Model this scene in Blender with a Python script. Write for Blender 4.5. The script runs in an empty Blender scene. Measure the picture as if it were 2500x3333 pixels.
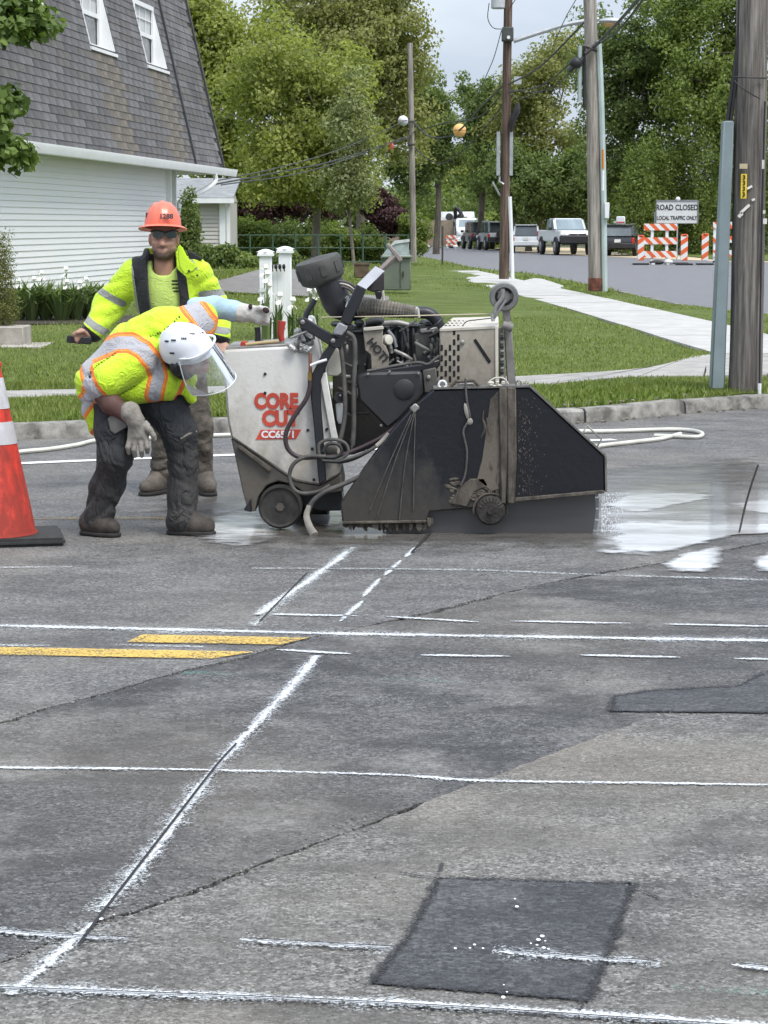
import bpy, bmesh, math, random
import numpy as np
from mathutils import Vector, Matrix, geometry

random.seed(7)
RNG = np.random.default_rng(7)
SC = bpy.context.scene
COL = SC.collection
PI = math.pi

# ---------------------------------------------------------------- camera
F, CX, CY, HZ, CAMH = 7000.0, 1250.0, 1666.5, 733.0, 1.65
PITCH = math.atan((CY - HZ) / F)
cp, sp = math.cos(PITCH), math.sin(PITCH)
cam_data = bpy.data.cameras.new('camera')
cam = bpy.data.objects.new('camera', cam_data)
COL.objects.link(cam)
cam.location = (0, 0, CAMH)
cam.rotation_euler = (PI / 2 - PITCH, 0, 0)
cam_data.sensor_fit = 'VERTICAL'
cam_data.sensor_height = 36.0
cam_data.lens = 36.0 * F / 3333.0
cam_data.clip_start = 0.1
cam_data.clip_end = 3000
SC.camera = cam

# ---------------------------------------------------------------- world: bright overcast
SUN_EL, SUN_AZ = math.radians(58), math.radians(140)   # azimuth clockwise from +Y
world = bpy.data.worlds.new('World')
SC.world = world
world.use_nodes = True
wn, wl = world.node_tree.nodes, world.node_tree.links
wn.clear()
w_out = wn.new('ShaderNodeOutputWorld')
w_bg = wn.new('ShaderNodeBackground')
w_sky = wn.new('ShaderNodeTexSky')
w_sky.sky_type = 'NISHITA'
w_sky.sun_disc = False
w_sky.sun_elevation = SUN_EL
w_sky.sun_rotation = SUN_AZ
w_tc = wn.new('ShaderNodeTexCoord')
w_map = wn.new('ShaderNodeMapping')
w_map.inputs['Scale'].default_value = (1.2, 1.2, 3.0)
w_no = wn.new('ShaderNodeTexNoise')
w_no.inputs['Scale'].default_value = 3.2
w_no.inputs['Detail'].default_value = 5
w_no.inputs['Roughness'].default_value = 0.55
w_ramp = wn.new('ShaderNodeValToRGB')
w_ramp.color_ramp.elements[0].position = 0.36
w_ramp.color_ramp.elements[0].color = (4.3, 4.9, 5.9, 1)      # grey-blue underside of the cloud layer
w_ramp.color_ramp.elements[1].position = 0.68
w_ramp.color_ramp.elements[1].color = (6.9, 7.3, 7.9, 1)       # bright thin cloud
w_mix = wn.new('ShaderNodeMixRGB')
w_mix.inputs['Fac'].default_value = 0.86
wl.new(w_tc.outputs['Generated'], w_map.inputs['Vector'])
wl.new(w_map.outputs['Vector'], w_no.inputs['Vector'])
wl.new(w_no.outputs['Fac'], w_ramp.inputs['Fac'])
wl.new(w_sky.outputs['Color'], w_mix.inputs['Color1'])
wl.new(w_ramp.outputs['Color'], w_mix.inputs['Color2'])
# overcast skies brighten towards the zenith (CIE overcast: horizon about a third to a half of the zenith)
w_sep = wn.new('ShaderNodeSeparateXYZ')
wl.new(w_tc.outputs['Generated'], w_sep.inputs[0])
w_el = wn.new('ShaderNodeMath'); w_el.operation = 'MULTIPLY_ADD'; w_el.use_clamp = False
w_cl = wn.new('ShaderNodeMath'); w_cl.operation = 'MAXIMUM'; w_cl.inputs[1].default_value = 0.0
wl.new(w_sep.outputs['Z'], w_cl.inputs[0])
wl.new(w_cl.outputs[0], w_el.inputs[0]); w_el.inputs[1].default_value = 1.0; w_el.inputs[2].default_value = 0.75
w_mul = wn.new('ShaderNodeVectorMath'); w_mul.operation = 'SCALE'
wl.new(w_mix.outputs['Color'], w_mul.inputs[0]); wl.new(w_el.outputs[0], w_mul.inputs['Scale'])
wl.new(w_mul.outputs[0], w_bg.inputs['Color'])
w_bg.inputs['Strength'].default_value = 0.112
wl.new(w_bg.outputs['Background'], w_out.inputs['Surface'])

sun_data = bpy.data.lights.new('sun', 'SUN')
sun_data.energy = 2.0
sun_data.angle = math.radians(22)
sun_data.color = (1.0, 0.96, 0.9)
sun = bpy.data.objects.new('sun', sun_data)
COL.objects.link(sun)
sun_dir = Vector((math.sin(SUN_AZ) * math.cos(SUN_EL), math.cos(SUN_AZ) * math.cos(SUN_EL), math.sin(SUN_EL)))
sun.rotation_euler = sun_dir.to_track_quat('Z', 'Y').to_euler()

SC.view_settings.view_transform = 'Standard'
SC.view_settings.look = 'None'
SC.view_settings.exposure = 0.62
SC.view_settings.gamma = 1.0
SC.view_settings.use_curve_mapping = False
SC.cycles.max_bounces = 6
SC.cycles.diffuse_bounces = 4
SC.cycles.glossy_bounces = 3
SC.cycles.transmission_bounces = 4
SC.cycles.transparent_max_bounces = 12
SC.cycles.use_adaptive_sampling = True
SC.cycles.adaptive_threshold = 0.03
SC.cycles.use_denoising = True
SC.cycles.caustics_reflective = False
SC.cycles.caustics_refractive = False

# ---------------------------------------------------------------- helpers: placement
def ray(u, v):
    x, y = (u - CX) / F, (CY - v) / F
    return Vector((x, cp + y * sp, -sp + y * cp))

def W(u, v, Y):
    d = ray(u, v)
    return d * (Y / d.y) + Vector((0, 0, CAMH))

def G(u, v, z=0.0):
    d = ray(u, v)
    return d * ((z - CAMH) / d.z) + Vector((0, 0, CAMH))

# ---------------------------------------------------------------- helpers: objects
def empty(name, loc):
    o = bpy.data.objects.new(name, None)
    o.empty_display_size = 0.2
    COL.objects.link(o)
    o.location = loc
    return o

def tag(o, label=None, cat=None, group=None, kind=None):
    if label: o['label'] = label
    if cat: o['category'] = cat
    if group: o['group'] = group
    if kind: o['kind'] = kind
    return o

def thing(name, label, cat, loc=(0, 0, 0), group=None):
    return tag(empty(name, loc), label, cat, group)

def attach(o, parent):
    o.parent = parent
    if parent.type == 'EMPTY':
        o.matrix_parent_inverse = Matrix.Translation(-Vector(parent.location))

def link(name, me, mat, parent=None):
    o = bpy.data.objects.new(name, me)
    COL.objects.link(o)
    if mat is not None:
        mats = mat if isinstance(mat, (list, tuple)) else [mat]
        for m in mats:
            me.materials.append(m)
    if parent is not None:
        attach(o, parent)
    return o

def copy_tree(o, parent=None):
    c = o.copy()
    COL.objects.link(c)
    if parent is not None:
        c.parent = parent
    for ch in [x for x in o.children]:
        copy_tree(ch, c)
    return c

def spline(pts, n=6):
    """Catmull-Rom through pts"""
    pts = [Vector(p) for p in pts]
    if len(pts) < 3:
        return pts
    out = []
    P = [pts[0] * 2 - pts[1]] + pts + [pts[-1] * 2 - pts[-2]]
    for i in range(1, len(P) - 2):
        a, b, c, d = P[i - 1], P[i], P[i + 1], P[i + 2]
        for k in range(n):
            t = k / n
            out.append(0.5 * ((2 * b) + (c - a) * t + (2 * a - 5 * b + 4 * c - d) * t * t + (3 * b - a - 3 * c + d) * t ** 3))
    out.append(pts[-1])
    return out

class MB:
    def __init__(self):
        self.v, self.f, self.uv, self.mi = [], [], None, []
        self.cur = 0

    def add(self, vs, fs):
        b = len(self.v)
        self.v += [tuple(x) for x in vs]
        self.f += [tuple(i + b for i in f) for f in fs]
        self.mi += [self.cur] * len(fs)
        return self

    def box(self, c, s, R=None):
        c = Vector(c)
        vs = []
        for z in (-1, 1):
            for x, y in ((-1, -1), (1, -1), (1, 1), (-1, 1)):
                p = Vector((x * s[0] / 2, y * s[1] / 2, z * s[2] / 2))
                vs.append(c + (R @ p if R is not None else p))
        return self.add(vs, [(3, 2, 1, 0), (4, 5, 6, 7), (0, 1, 5, 4), (1, 2, 6, 5), (2, 3, 7, 6), (3, 0, 4, 7)])

    def prism(self, pts, d):
        pts = [Vector(p) for p in pts]
        d = Vector(d)
        n = len(pts)
        nrm = Vector((0, 0, 0))
        for i in range(n):
            nrm += pts[i].cross(pts[(i + 1) % n])
        if nrm.dot(d) > 0:
            pts.reverse()
        fs = [tuple(range(n)), tuple(range(2 * n - 1, n - 1, -1))]
        for i in range(n):
            j = (i + 1) % n
            fs.append((i, i + n, j + n, j))
        return self.add(pts + [p + d for p in pts], fs)

    def tube(self, pts, r, n=8, cap=True, smooth=0, flat=None):
        """r: number or list; flat: (vector, factor) squashes the section along vector"""
        pts = [Vector(p) for p in pts]
        m0 = len(pts)
        if smooth:
            q = spline(pts, smooth)
            if isinstance(r, (list, tuple)):
                rr = []
                for i in range(m0 - 1):
                    for k in range(smooth):
                        rr.append(r[i] + (r[i + 1] - r[i]) * k / smooth)
                rr.append(r[-1])
                r = rr
            pts = q
        m = len(pts)
        if not isinstance(r, (list, tuple)):
            r = [r] * m
        vs, fs = [], []
        up = None
        for i in range(m):
            t = (pts[min(i + 1, m - 1)] - pts[max(i - 1, 0)])
            if t.length < 1e-9: t = Vector((0, 0, 1))
            t.normalize()
            if up is None:
                up = Vector((0, 0, 1)) if abs(t.z) < 0.9 else Vector((1, 0, 0))
            up = (up - t * up.dot(t))
            if up.length < 1e-6:
                up = Vector((1, 0, 0)) - t * t.x
            up.normalize()
            si = t.cross(up)
            for k in range(n):
                a = 2 * PI * k / n
                o = (si * math.cos(a) + up * math.sin(a)) * r[i]
                if flat:
                    fv = Vector(flat[0]).normalized()
                    o = o - fv * o.dot(fv) * (1 - flat[1])
                vs.append(pts[i] + o)
        for i in range(m - 1):
            for k in range(n):
                k2 = (k + 1) % n
                fs.append((i * n + k, i * n + k2, (i + 1) * n + k2, (i + 1) * n + k))
        if cap:
            fs.append(tuple(range(n - 1, -1, -1)))
            fs.append(tuple((m - 1) * n + k for k in range(n)))
        return self.add(vs, fs)

    def lathe(self, prof, o, axis=(0, 0, 1), n=24, cap=True):
        """prof: list of (radius, height along axis)"""
        o, ax = Vector(o), Vector(axis).normalized()
        q = Vector((0, 0, 1)).rotation_difference(ax)
        vs, fs = [], []
        for r, h in prof:
            for k in range(n):
                a = 2 * PI * k / n
                vs.append(o + q @ Vector((r * math.cos(a), r * math.sin(a), h)))
        m = len(prof)
        for i in range(m - 1):
            for k in range(n):
                k2 = (k + 1) % n
                fs.append((i * n + k, i * n + k2, (i + 1) * n + k2, (i + 1) * n + k))
        if cap:
            fs.append(tuple(range(n - 1, -1, -1)))
            fs.append(tuple((m - 1) * n + k for k in range(n)))
        return self.add(vs, fs)

    def ell(self, c, r, R=None, n=12, m=8):
        c = Vector(c)
        if not isinstance(r, (list, tuple)): r = (r, r, r)
        vs, fs = [], []
        for i in range(m + 1):
            th = PI * i / m
            for k in range(n):
                a = 2 * PI * k / n
                p = Vector((r[0] * math.sin(th) * math.cos(a), r[1] * math.sin(th) * math.sin(a), r[2] * math.cos(th)))
                vs.append(c + (R @ p if R is not None else p))
        for i in range(m):
            for k in range(n):
                k2 = (k + 1) % n
                fs.append((i * n + k, (i + 1) * n + k, (i + 1) * n + k2, i * n + k2))
        return self.add(vs, fs)

    def sheet(self, pts):
        return self.add(pts, [tuple(range(len(pts)))])

    def mesh(self, name, sharp=40, bevel=0.0, segs=1):
        me = bpy.data.meshes.new(name)
        me.from_pydata(self.v, [], self.f)
        me.polygons.foreach_set('material_index', self.mi)
        if bevel:
            bm = bmesh.new(); bm.from_mesh(me)
            bmesh.ops.remove_doubles(bm, verts=bm.verts, dist=1e-5)
            es = [e for e in bm.edges if len(e.link_faces) == 2 and e.calc_face_angle(0) > 0.5]
            bmesh.ops.bevel(bm, geom=es, offset=bevel, segments=segs, affect='EDGES', clamp_overlap=True)
            bm.to_mesh(me); bm.free()
        if sharp is not None:
            me.shade_smooth()
            me.set_sharp_from_angle(angle=math.radians(sharp))
        return me

    def build(self, name, mat, parent=None, sharp=40, bevel=0.0, segs=1):
        return link(name, self.mesh(name, sharp, bevel, segs), mat, parent)

# ---------------------------------------------------------------- helpers: materials
MATS = {}
class NT:
    def __init__(self, m):
        m.use_nodes = True
        self.n, self.l = m.node_tree.nodes, m.node_tree.links
        self.n.clear()
        self.out = self.n.new('ShaderNodeOutputMaterial')

    def node(self, t, **kw):
        x = self.n.new('ShaderNode' + t)
        for k, val in kw.items():
            if hasattr(x, k) and k not in x.inputs: setattr(x, k, val)
        for k, val in kw.items():
            kk = k.replace('_', ' ')
            if kk in x.inputs:
                if hasattr(val, 'is_output'): self.l.new(val, x.inputs[kk])
                else: x.inputs[kk].default_value = val
        return x

    def math(self, op, a, b=None, clamp=False):
        x = self.n.new('ShaderNodeMath'); x.operation = op; x.use_clamp = clamp
        for i, val in enumerate((a, b)):
            if val is None: continue
            if hasattr(val, 'is_output'): self.l.new(val, x.inputs[i])
            else: x.inputs[i].default_value = val
        return x.outputs[0]

    def mix(self, fac, a, b, mode='MIX'):
        x = self.n.new('ShaderNodeMixRGB'); x.blend_type = mode
        for k, val in (('Fac', fac), ('Color1', a), ('Color2', b)):
            if hasattr(val, 'is_output'): self.l.new(val, x.inputs[k])
            else:
                if k != 'Fac' and len(val) == 3: val = (*val, 1)
                x.inputs[k].default_value = val
        return x.outputs[0]

    def coord(self, kind='Object'):
        return self.n.new('ShaderNodeTexCoord').outputs[kind]

    def mapping(self, vec, scale=(1, 1, 1), rot=(0, 0, 0), loc=(0, 0, 0)):
        x = self.n.new('ShaderNodeMapping')
        self.l.new(vec, x.inputs['Vector'])
        x.inputs['Scale'].default_value = scale; x.inputs['Rotation'].default_value = rot; x.inputs['Location'].default_value = loc
        return x.outputs[0]

    def noise(self, scale, vec=None, detail=4, rough=0.55, col=False):
        x = self.n.new('ShaderNodeTexNoise')
        x.inputs['Scale'].default_value = scale; x.inputs['Detail'].default_value = detail; x.inputs['Roughness'].default_value = rough
        if vec is not None: self.l.new(vec, x.inputs['Vector'])
        return x.outputs['Color' if col else 'Fac']

    def ramp(self, fac, stops, const=False):
        x = self.n.new('ShaderNodeValToRGB')
        cr = x.color_ramp
        if const: cr.interpolation = 'CONSTANT'
        while len(cr.elements) < len(stops): cr.elements.new(0.5)
        for e, (p, c) in zip(cr.elements, stops):
            e.position = p
            e.color = (c, c, c, 1) if not isinstance(c, (tuple, list)) else (*c[:3], 1)
        self.l.new(fac, x.inputs['Fac'])
        return x.outputs['Color']

    def bsdf(self, col, rough=0.6, metal=0.0, normal=None, spec=0.5, coat=0.0):
        x = self.n.new('ShaderNodeBsdfPrincipled')
        for k, val in (('Base Color', col), ('Roughness', rough), ('Metallic', metal), ('Specular IOR Level', spec), ('Coat Weight', coat)):
            if hasattr(val, 'is_output'): self.l.new(val, x.inputs[k])
            else:
                if k == 'Base Color' and len(val) == 3: val = (*val, 1)
                x.inputs[k].default_value = val
        if normal is not None: self.l.new(normal, x.inputs['Normal'])
        return x

    def bump(self, h, strength=0.3, dist=0.01):
        x = self.n.new('ShaderNodeBump')
        x.inputs['Strength'].default_value = strength; x.inputs['Distance'].default_value = dist
        self.l.new(h, x.inputs['Height'])
        return x.outputs[0]

    def end(self, sh):
        self.l.new(sh.outputs[0] if hasattr(sh, 'outputs') else sh, self.out.inputs['Surface'])

def M(name, col=(0.5, 0.5, 0.5), rough=0.6, metal=0.0, var=0.18, scale=6.0, bump=0.0, bscale=40.0, bdist=0.01,
      col2=None, spec=0.5, coat=0.0, thr=(0.35, 0.7), stretch=(1, 1, 1)):
    if name in MATS: return MATS[name]
    m = bpy.data.materials.new(name); t = NT(m)
    v = t.mapping(t.coord(), stretch)
    n = t.noise(scale, v, 6, 0.6)
    a = tuple(c * (1 - var) for c in col)
    b = col2 if col2 else tuple(min(1, c * (1 + var)) for c in col)
    c = t.ramp(n, [(thr[0], a), (thr[1], b)])
    nr = t.bump(t.noise(bscale, v, 4), bump, bdist) if bump else None
    t.end(t.bsdf(c, rough, metal, nr, spec, coat))
    MATS[name] = m
    return m

def leaf_mat(name, dark, light, trans=0.35, rough=0.55):
    if name in MATS: return MATS[name]
    m = bpy.data.materials.new(name); t = NT(m)
    g = t.n.new('ShaderNodeNewGeometry')
    big = t.noise(0.35, t.coord(), 3)
    f = t.math('ADD', t.math('MULTIPLY', g.outputs['Random Per Island'], 0.75), t.math('MULTIPLY', big, 0.5))
    c = t.ramp(f, [(0.15, dark), (0.95, light)])
    b = t.bsdf(c, rough, spec=0.3)
    tr = t.node('BsdfTranslucent'); t.l.new(t.mix(1.0, c, (1.0, 1.1, 0.55), 'MULTIPLY'), tr.inputs['Color'])
    mx = t.n.new('ShaderNodeMixShader'); mx.inputs[0].default_value = trans
    t.l.new(b.outputs[0], mx.inputs[1]); t.l.new(tr.outputs[0], mx.inputs[2])
    t.end(mx)
    MATS[name] = m
    return m

def text_mesh(txt, size, mat, name, parent, origin, right, up, bold=0.0, depth=0.002, align='CENTER', xs=1.0):
    """flat print: text as a thin mesh lying in the plane (right, up)"""
    cu = bpy.data.curves.new(name, 'FONT')
    cu.body = txt; cu.size = size; cu.align_x = align; cu.align_y = 'CENTER'
    cu.offset = bold; cu.extrude = depth; cu.resolution_u = 3
    o = bpy.data.objects.new(name + '_tmp', cu)
    COL.objects.link(o)
    dg = bpy.context.evaluated_depsgraph_get()
    me = bpy.data.meshes.new_from_object(o.evaluated_get(dg))
    bpy.data.objects.remove(o); bpy.data.curves.remove(cu)
    r, u = Vector(right).normalized(), Vector(up).normalized()
    n = r.cross(u)
    mw = Matrix(((r.x * xs, u.x, n.x, 0), (r.y * xs, u.y, n.y, 0), (r.z * xs, u.z, n.z, 0), (0, 0, 0, 1)))
    me.transform(Matrix.Translation(Vector(origin)) @ mw)
    me.materials.clear()
    me.name = name
    return link(name, me, mat, parent)

def np_mesh(name, verts, faces, sharp=None):
    """verts (n,3), faces (m,k) arrays"""
    me = bpy.data.meshes.new(name)
    nv, (nf, k) = len(verts), faces.shape
    me.vertices.add(nv); me.vertices.foreach_set('co', np.ascontiguousarray(verts, np.float32).ravel())
    me.loops.add(nf * k); me.loops.foreach_set('vertex_index', np.ascontiguousarray(faces, np.int32).ravel())
    me.polygons.add(nf)
    me.polygons.foreach_set('loop_start', np.arange(0, nf * k, k, dtype=np.int32))
    me.update(calc_edges=True)
    if sharp is not None:
        me.shade_smooth()
    return me

def poly_mesh(name, loop, inner, zf, parent=None, mat=None):
    """constrained triangulation of a closed 2-D loop with inner points; z from zf(x, y)"""
    n = len(loop)
    vs = [Vector((p[0], p[1])) for p in loop] + [Vector((p[0], p[1])) for p in inner]
    r = geometry.delaunay_2d_cdt(vs, [], [list(range(n))], 1, 1e-4)
    me = bpy.data.meshes.new(name)
    me.from_pydata([(p.x, p.y, zf(p.x, p.y)) for p in r[0]], [], [tuple(f) for f in r[2]])
    bm = bmesh.new(); bm.from_mesh(me)
    bmesh.ops.recalc_face_normals(bm, faces=bm.faces)
    if sum(f.normal.z for f in bm.faces) < 0:
        bmesh.ops.reverse_faces(bm, faces=bm.faces)
    bm.to_mesh(me); bm.free()
    me.shade_smooth()
    return link(name, me, mat, parent)

def inside(px, py, poly):
    """vectorised point in polygon"""
    px, py = np.asarray(px), np.asarray(py)
    r = np.zeros(px.shape, bool)
    n = len(poly)
    for i in range(n):
        x1, y1 = poly[i][0], poly[i][1]; x2, y2 = poly[(i + 1) % n][0], poly[(i + 1) % n][1]
        c = ((y1 > py) != (y2 > py))
        if y1 == y2: continue
        r ^= c & (px < (x2 - x1) * (py - y1) / (y2 - y1) + x1)
    return r

def resample(pts, n):
    pts = [Vector(p) for p in pts]
    L = [0]
    for a, b in zip(pts, pts[1:]): L.append(L[-1] + (b - a).length)
    out = []
    for i in range(n):
        s = L[-1] * i / (n - 1)
        k = 0
        while k < len(pts) - 2 and L[k + 1] < s: k += 1
        t = (s - L[k]) / max(1e-9, L[k + 1] - L[k])
        out.append(pts[k].lerp(pts[k + 1], t))
    return out
# ================================================================ GROUND, ROAD, LAWN
def asphalt(name, tone, tint=(1, 1, 1), dust=0.25, coarse=1.0, seed=0.0, wear=0.35, light=0.5):
    m = bpy.data.materials.new(name); t = NT(m)
    co = t.mapping(t.coord(), loc=(seed, seed * 1.7, 0))
    base = tuple(tone * c for c in tint)
    def stones(scale):
        vo = t.n.new('ShaderNodeTexVoronoi'); vo.inputs['Scale'].default_value = scale
        t.l.new(co, vo.inputs['Vector'])
        sp_ = t.n.new('ShaderNodeSeparateColor'); t.l.new(vo.outputs['Color'], sp_.inputs[0])
        return sp_.outputs[0], vo.outputs['Distance']
    s1, d1 = stones(95); s2, d2 = stones(210)
    mott = t.noise(2.0, co, 6, 0.68)
    mott2 = t.noise(3.6, t.mapping(co, (0.5, 1.0, 1.0), (0, 0, 0.3)), 7, 0.74)
    big = t.noise(0.5, co, 3, 0.6)
    k = t.math('ADD', t.math('MULTIPLY', s1, 0.6), t.math('MULTIPLY', s2, 0.4))
    dk, lt = 1 - 0.72 * coarse, 1 + 1.35 * coarse
    c = t.ramp(k, [(0.12, tuple(x * dk for x in base)), (0.5, base), (0.70, tuple(x * (1 + 0.35 * coarse) for x in base)), (0.9, tuple(x * lt for x in base))])
    c = t.mix(t.ramp(mott2, [(0.40, wear), (0.56, 0.0)]), c, tuple(x * 0.38 for x in base))
    c = t.mix(t.ramp(mott, [(0.48, 0.0), (0.68, light)]), c, t.mix(s1, (0.15, 0.147, 0.14), (0.31, 0.305, 0.295)))
    c = t.mix(t.ramp(big, [(0.45, 0.0), (0.66, dust)]), c, t.mix(s2, (0.14, 0.12, 0.095), (0.27, 0.24, 0.195)))
    rg = t.ramp(mott, [(0.3, 0.6), (0.7, 0.9)])
    t.end(t.bsdf(c, rg, 0, t.bump(t.math('SUBTRACT', 1.0, d1), 0.8 * coarse, 0.006), 0.35))
    MATS[name] = m
    return m

A_far = asphalt('asphalt_far', 0.122, (1.02, 1, .97), 0.3, 0.85, 3, 0.5)
A_mid = asphalt('asphalt_mid', 0.082, (1.02, 1, 1.0), 0.25, 1.0, 11, 0.75, 0.6)
A_near = asphalt('asphalt_near', 0.138, (1.03, 1, 0.94), 0.55, 0.95, 23, 0.7)
A_patch = asphalt('asphalt_patch', 0.060, (0.97, 1.0, 1.06), 0.0, 0.8, 31, 0.6, 0.25)
A_side = asphalt('asphalt_side', 0.165, (0.97, 0.98, 1.06), 0.15, 0.25, 41, 0.25)

# large ground sheet to the horizon
MB().sheet([(-900, -60, -0.09), (900, -60, -0.09), (900, 1500, -0.09), (-900, 1500, -0.09)]).build(
    'ground', M('ground_soil', (0.075, 0.09, 0.035), 0.95, var=0.5, scale=0.4, bump=0.5, bscale=4, col2=(0.12, 0.12, 0.06)))['kind'] = 'structure'

road = empty('road', (0, 8, 0)); road['kind'] = 'structure'
side = empty('side_street', (8, 50, 0)); side['kind'] = 'structure'

def jag(pts, step, amp, rnd):
    pts = [Vector((p[0], p[1], 0)) for p in pts]
    out = []
    for a, b in zip(pts, pts[1:]):
        n = max(1, int((b - a).length / step))
        t = (b - a).normalized(); nn = Vector((-t.y, t.x, 0))
        for i in range(n):
            out.append(a.lerp(b, i / n) + nn * rnd.uniform(-amp, amp))
    out.append(pts[-1])
    return out

rnd = random.Random(5)
c1px = [(0, 2352), (130, 2310), (340, 2255), (560, 2190), (800, 2135), (1000, 2075), (1110, 2055), (1400, 1990), (1700, 1915), (1900, 1872), (2130, 1835), (2300, 1800), (2500, 1762)]
c2px = [(0, 3132), (120, 3085), (200, 3050), (330, 2990), (440, 2965), (640, 2890), (900, 2790), (1100, 2720), (1300, 2640)]
c1 = [G(*p) for p in c1px]
c2 = [G(*p) for p in c2px]
def ext(pts, ylo, yhi):
    a, b = pts[0], pts[-1]
    d = (b - a)
    lo = a + d * ((ylo - a.y) / d.y)
    hi = b + d * ((yhi - b.y) / d.y)
    return [lo] + pts + [hi]
c1j = jag(ext(c1, -3, 21.5), 0.045, 0.008, rnd)
c2j = jag(ext(c2, -3, 21.5), 0.04, 0.006, rnd)
def gap(pl, wf):
    out = []
    for i, p in enumerate(pl):
        a, b = pl[max(0, i - 1)], pl[min(len(pl) - 1, i + 1)]
        t = (b - a).normalized()
        n = Vector((t.y, -t.x, 0))
        out.append(p + n * wf(p))
    return out
c1b = gap(c1j, lambda p: max(0.004, 0.024 + 0.012 * math.sin(p.x * 7.3) + rnd.uniform(-0.012, 0.012)))
c2b = gap(c2j, lambda p: 0.0015 if p.x > 0.1 else max(0.002, 0.015 + 0.006 * math.sin(p.x * 9) + rnd.uniform(-0.008, 0.008)))

def panel(loop, mat, name='asphalt_panel', top=0.0, thick=0.04):
    m = MB()
    m.prism([(p[0], p[1], top) for p in loop], (0, 0, -thick))
    o = m.build(name, mat, road, sharp=None)
    return o
panel(list(c1j) + [(-40, 21.5), (-40, -3)], A_far)
panel(list(c1b) + list(reversed(c2j)), A_mid)
panel(list(c2b) + [(60, 21.5), (60, -3)], A_near)
MB().sheet([(-40, -3, -0.043), (60, -3, -0.043), (60, 21.5, -0.043), (-40, 21.5, -0.043)]).build('road_base', M('tar_base', (0.012, 0.012, 0.012), 0.9), road)

# --- patches of newer asphalt
def flat_piece(px, name, mat, parent, z, amp=0.0028, step=0.02):
    pts = [G(u, v, 0) for u, v in px]
    loop = jag(pts + [pts[0]], step, amp, rnd)[:-1]
    m = MB(); m.sheet([(p.x, p.y, z) for p in loop])
    o = m.build(name, mat, parent, sharp=None)
    if o.data.polygons[0].normal.z < 0: o.data.flip_normals()
    return o
flat_piece([(1428, 2862), (2058, 2880), (2000, 3060), (1918, 3262), (1205, 3205), (1330, 3050)], 'asphalt_patch', A_patch, road, 0.004)
flat_piece([(1985, 2318), (2000, 2268), (2120, 2250), (2400, 2236), (2470, 2200), (2640, 2150), (2720, 2325)], 'asphalt_patch', A_patch, road, 0.004)

# --- paint
def paint(name, col, cover=0.75, soft=0.45, rough=0.7, grit=170):
    m = bpy.data.materials.new(name); t = NT(m)
    uv = t.n.new('ShaderNodeUVMap'); sep = t.n.new('ShaderNodeSeparateXYZ'); t.l.new(uv.outputs[0], sep.inputs[0])
    d = t.math('ABSOLUTE', t.math('SUBTRACT', sep.outputs['Y'], 0.5))       # 0 middle .. 0.5 edge
    co = t.coord()
    vo = t.n.new('ShaderNodeTexVoronoi'); vo.inputs['Scale'].default_value = grit; t.l.new(co, vo.inputs['Vector'])
    sp_ = t.n.new('ShaderNodeSeparateColor'); t.l.new(vo.outputs['Color'], sp_.inputs[0])
    n1 = sp_.outputs[0]; n2 = t.noise(4, co, 5, 0.7)
    e = t.math('SUBTRACT', 1.0, t.math('DIVIDE', d, 0.5))                  # 1 middle, 0 edge
    e = t.math('DIVIDE', e, soft, True)
    k = t.math('ADD', t.math('MULTIPLY', e, cover * 1.5), t.math('MULTIPLY', t.math('SUBTRACT', n2, 0.5), 1.1))
    k = t.math('SUBTRACT', k, t.math('MULTIPLY', n1, 0.75))
    k = t.math('MULTIPLY', t.math('ADD', k, 0.02), 1.7, True)
    k = t.math('MULTIPLY', k, t.math('MULTIPLY', e, 3.0, True))
    b = t.bsdf(t.mix(t.noise(30, co, 3), tuple(c * 0.8 for c in col), col), rough)
    tr = t.n.new('ShaderNodeBsdfTransparent')
    mx = t.n.new('ShaderNodeMixShader')
    t.l.new(k, mx.inputs[0]); t.l.new(tr.outputs[0], mx.inputs[1]); t.l.new(b.outputs[0], mx.inputs[2])
    t.end(mx)
    MATS[name] = m
    return m
P_spray = paint('spray_paint_white', (0.70, 0.73, 0.75), 0.64, 0.9)
P_over = paint('spray_paint_mist', (0.70, 0.74, 0.76), 0.30, 1.0)
P_faint = paint('spray_paint_faint', (0.66, 0.70, 0.70), 0.36, 0.9)
P_line = paint('traffic_paint_white', (0.80, 0.81, 0.80), 1.0, 0.35)
P_yellow = paint('traffic_paint_yellow', (0.70, 0.47, 0.105), 0.53, 0.10, grit=150)
P_green = paint('spray_paint_green', (0.16, 0.40, 0.32), 0.2, 1.0)
P_cut = M('saw_cut_dark', (0.018, 0.018, 0.02), 0.9)
P_yfaint = paint('traffic_paint_yellow_worn', (0.50, 0.33, 0.12), 0.30, 0.6)

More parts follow.
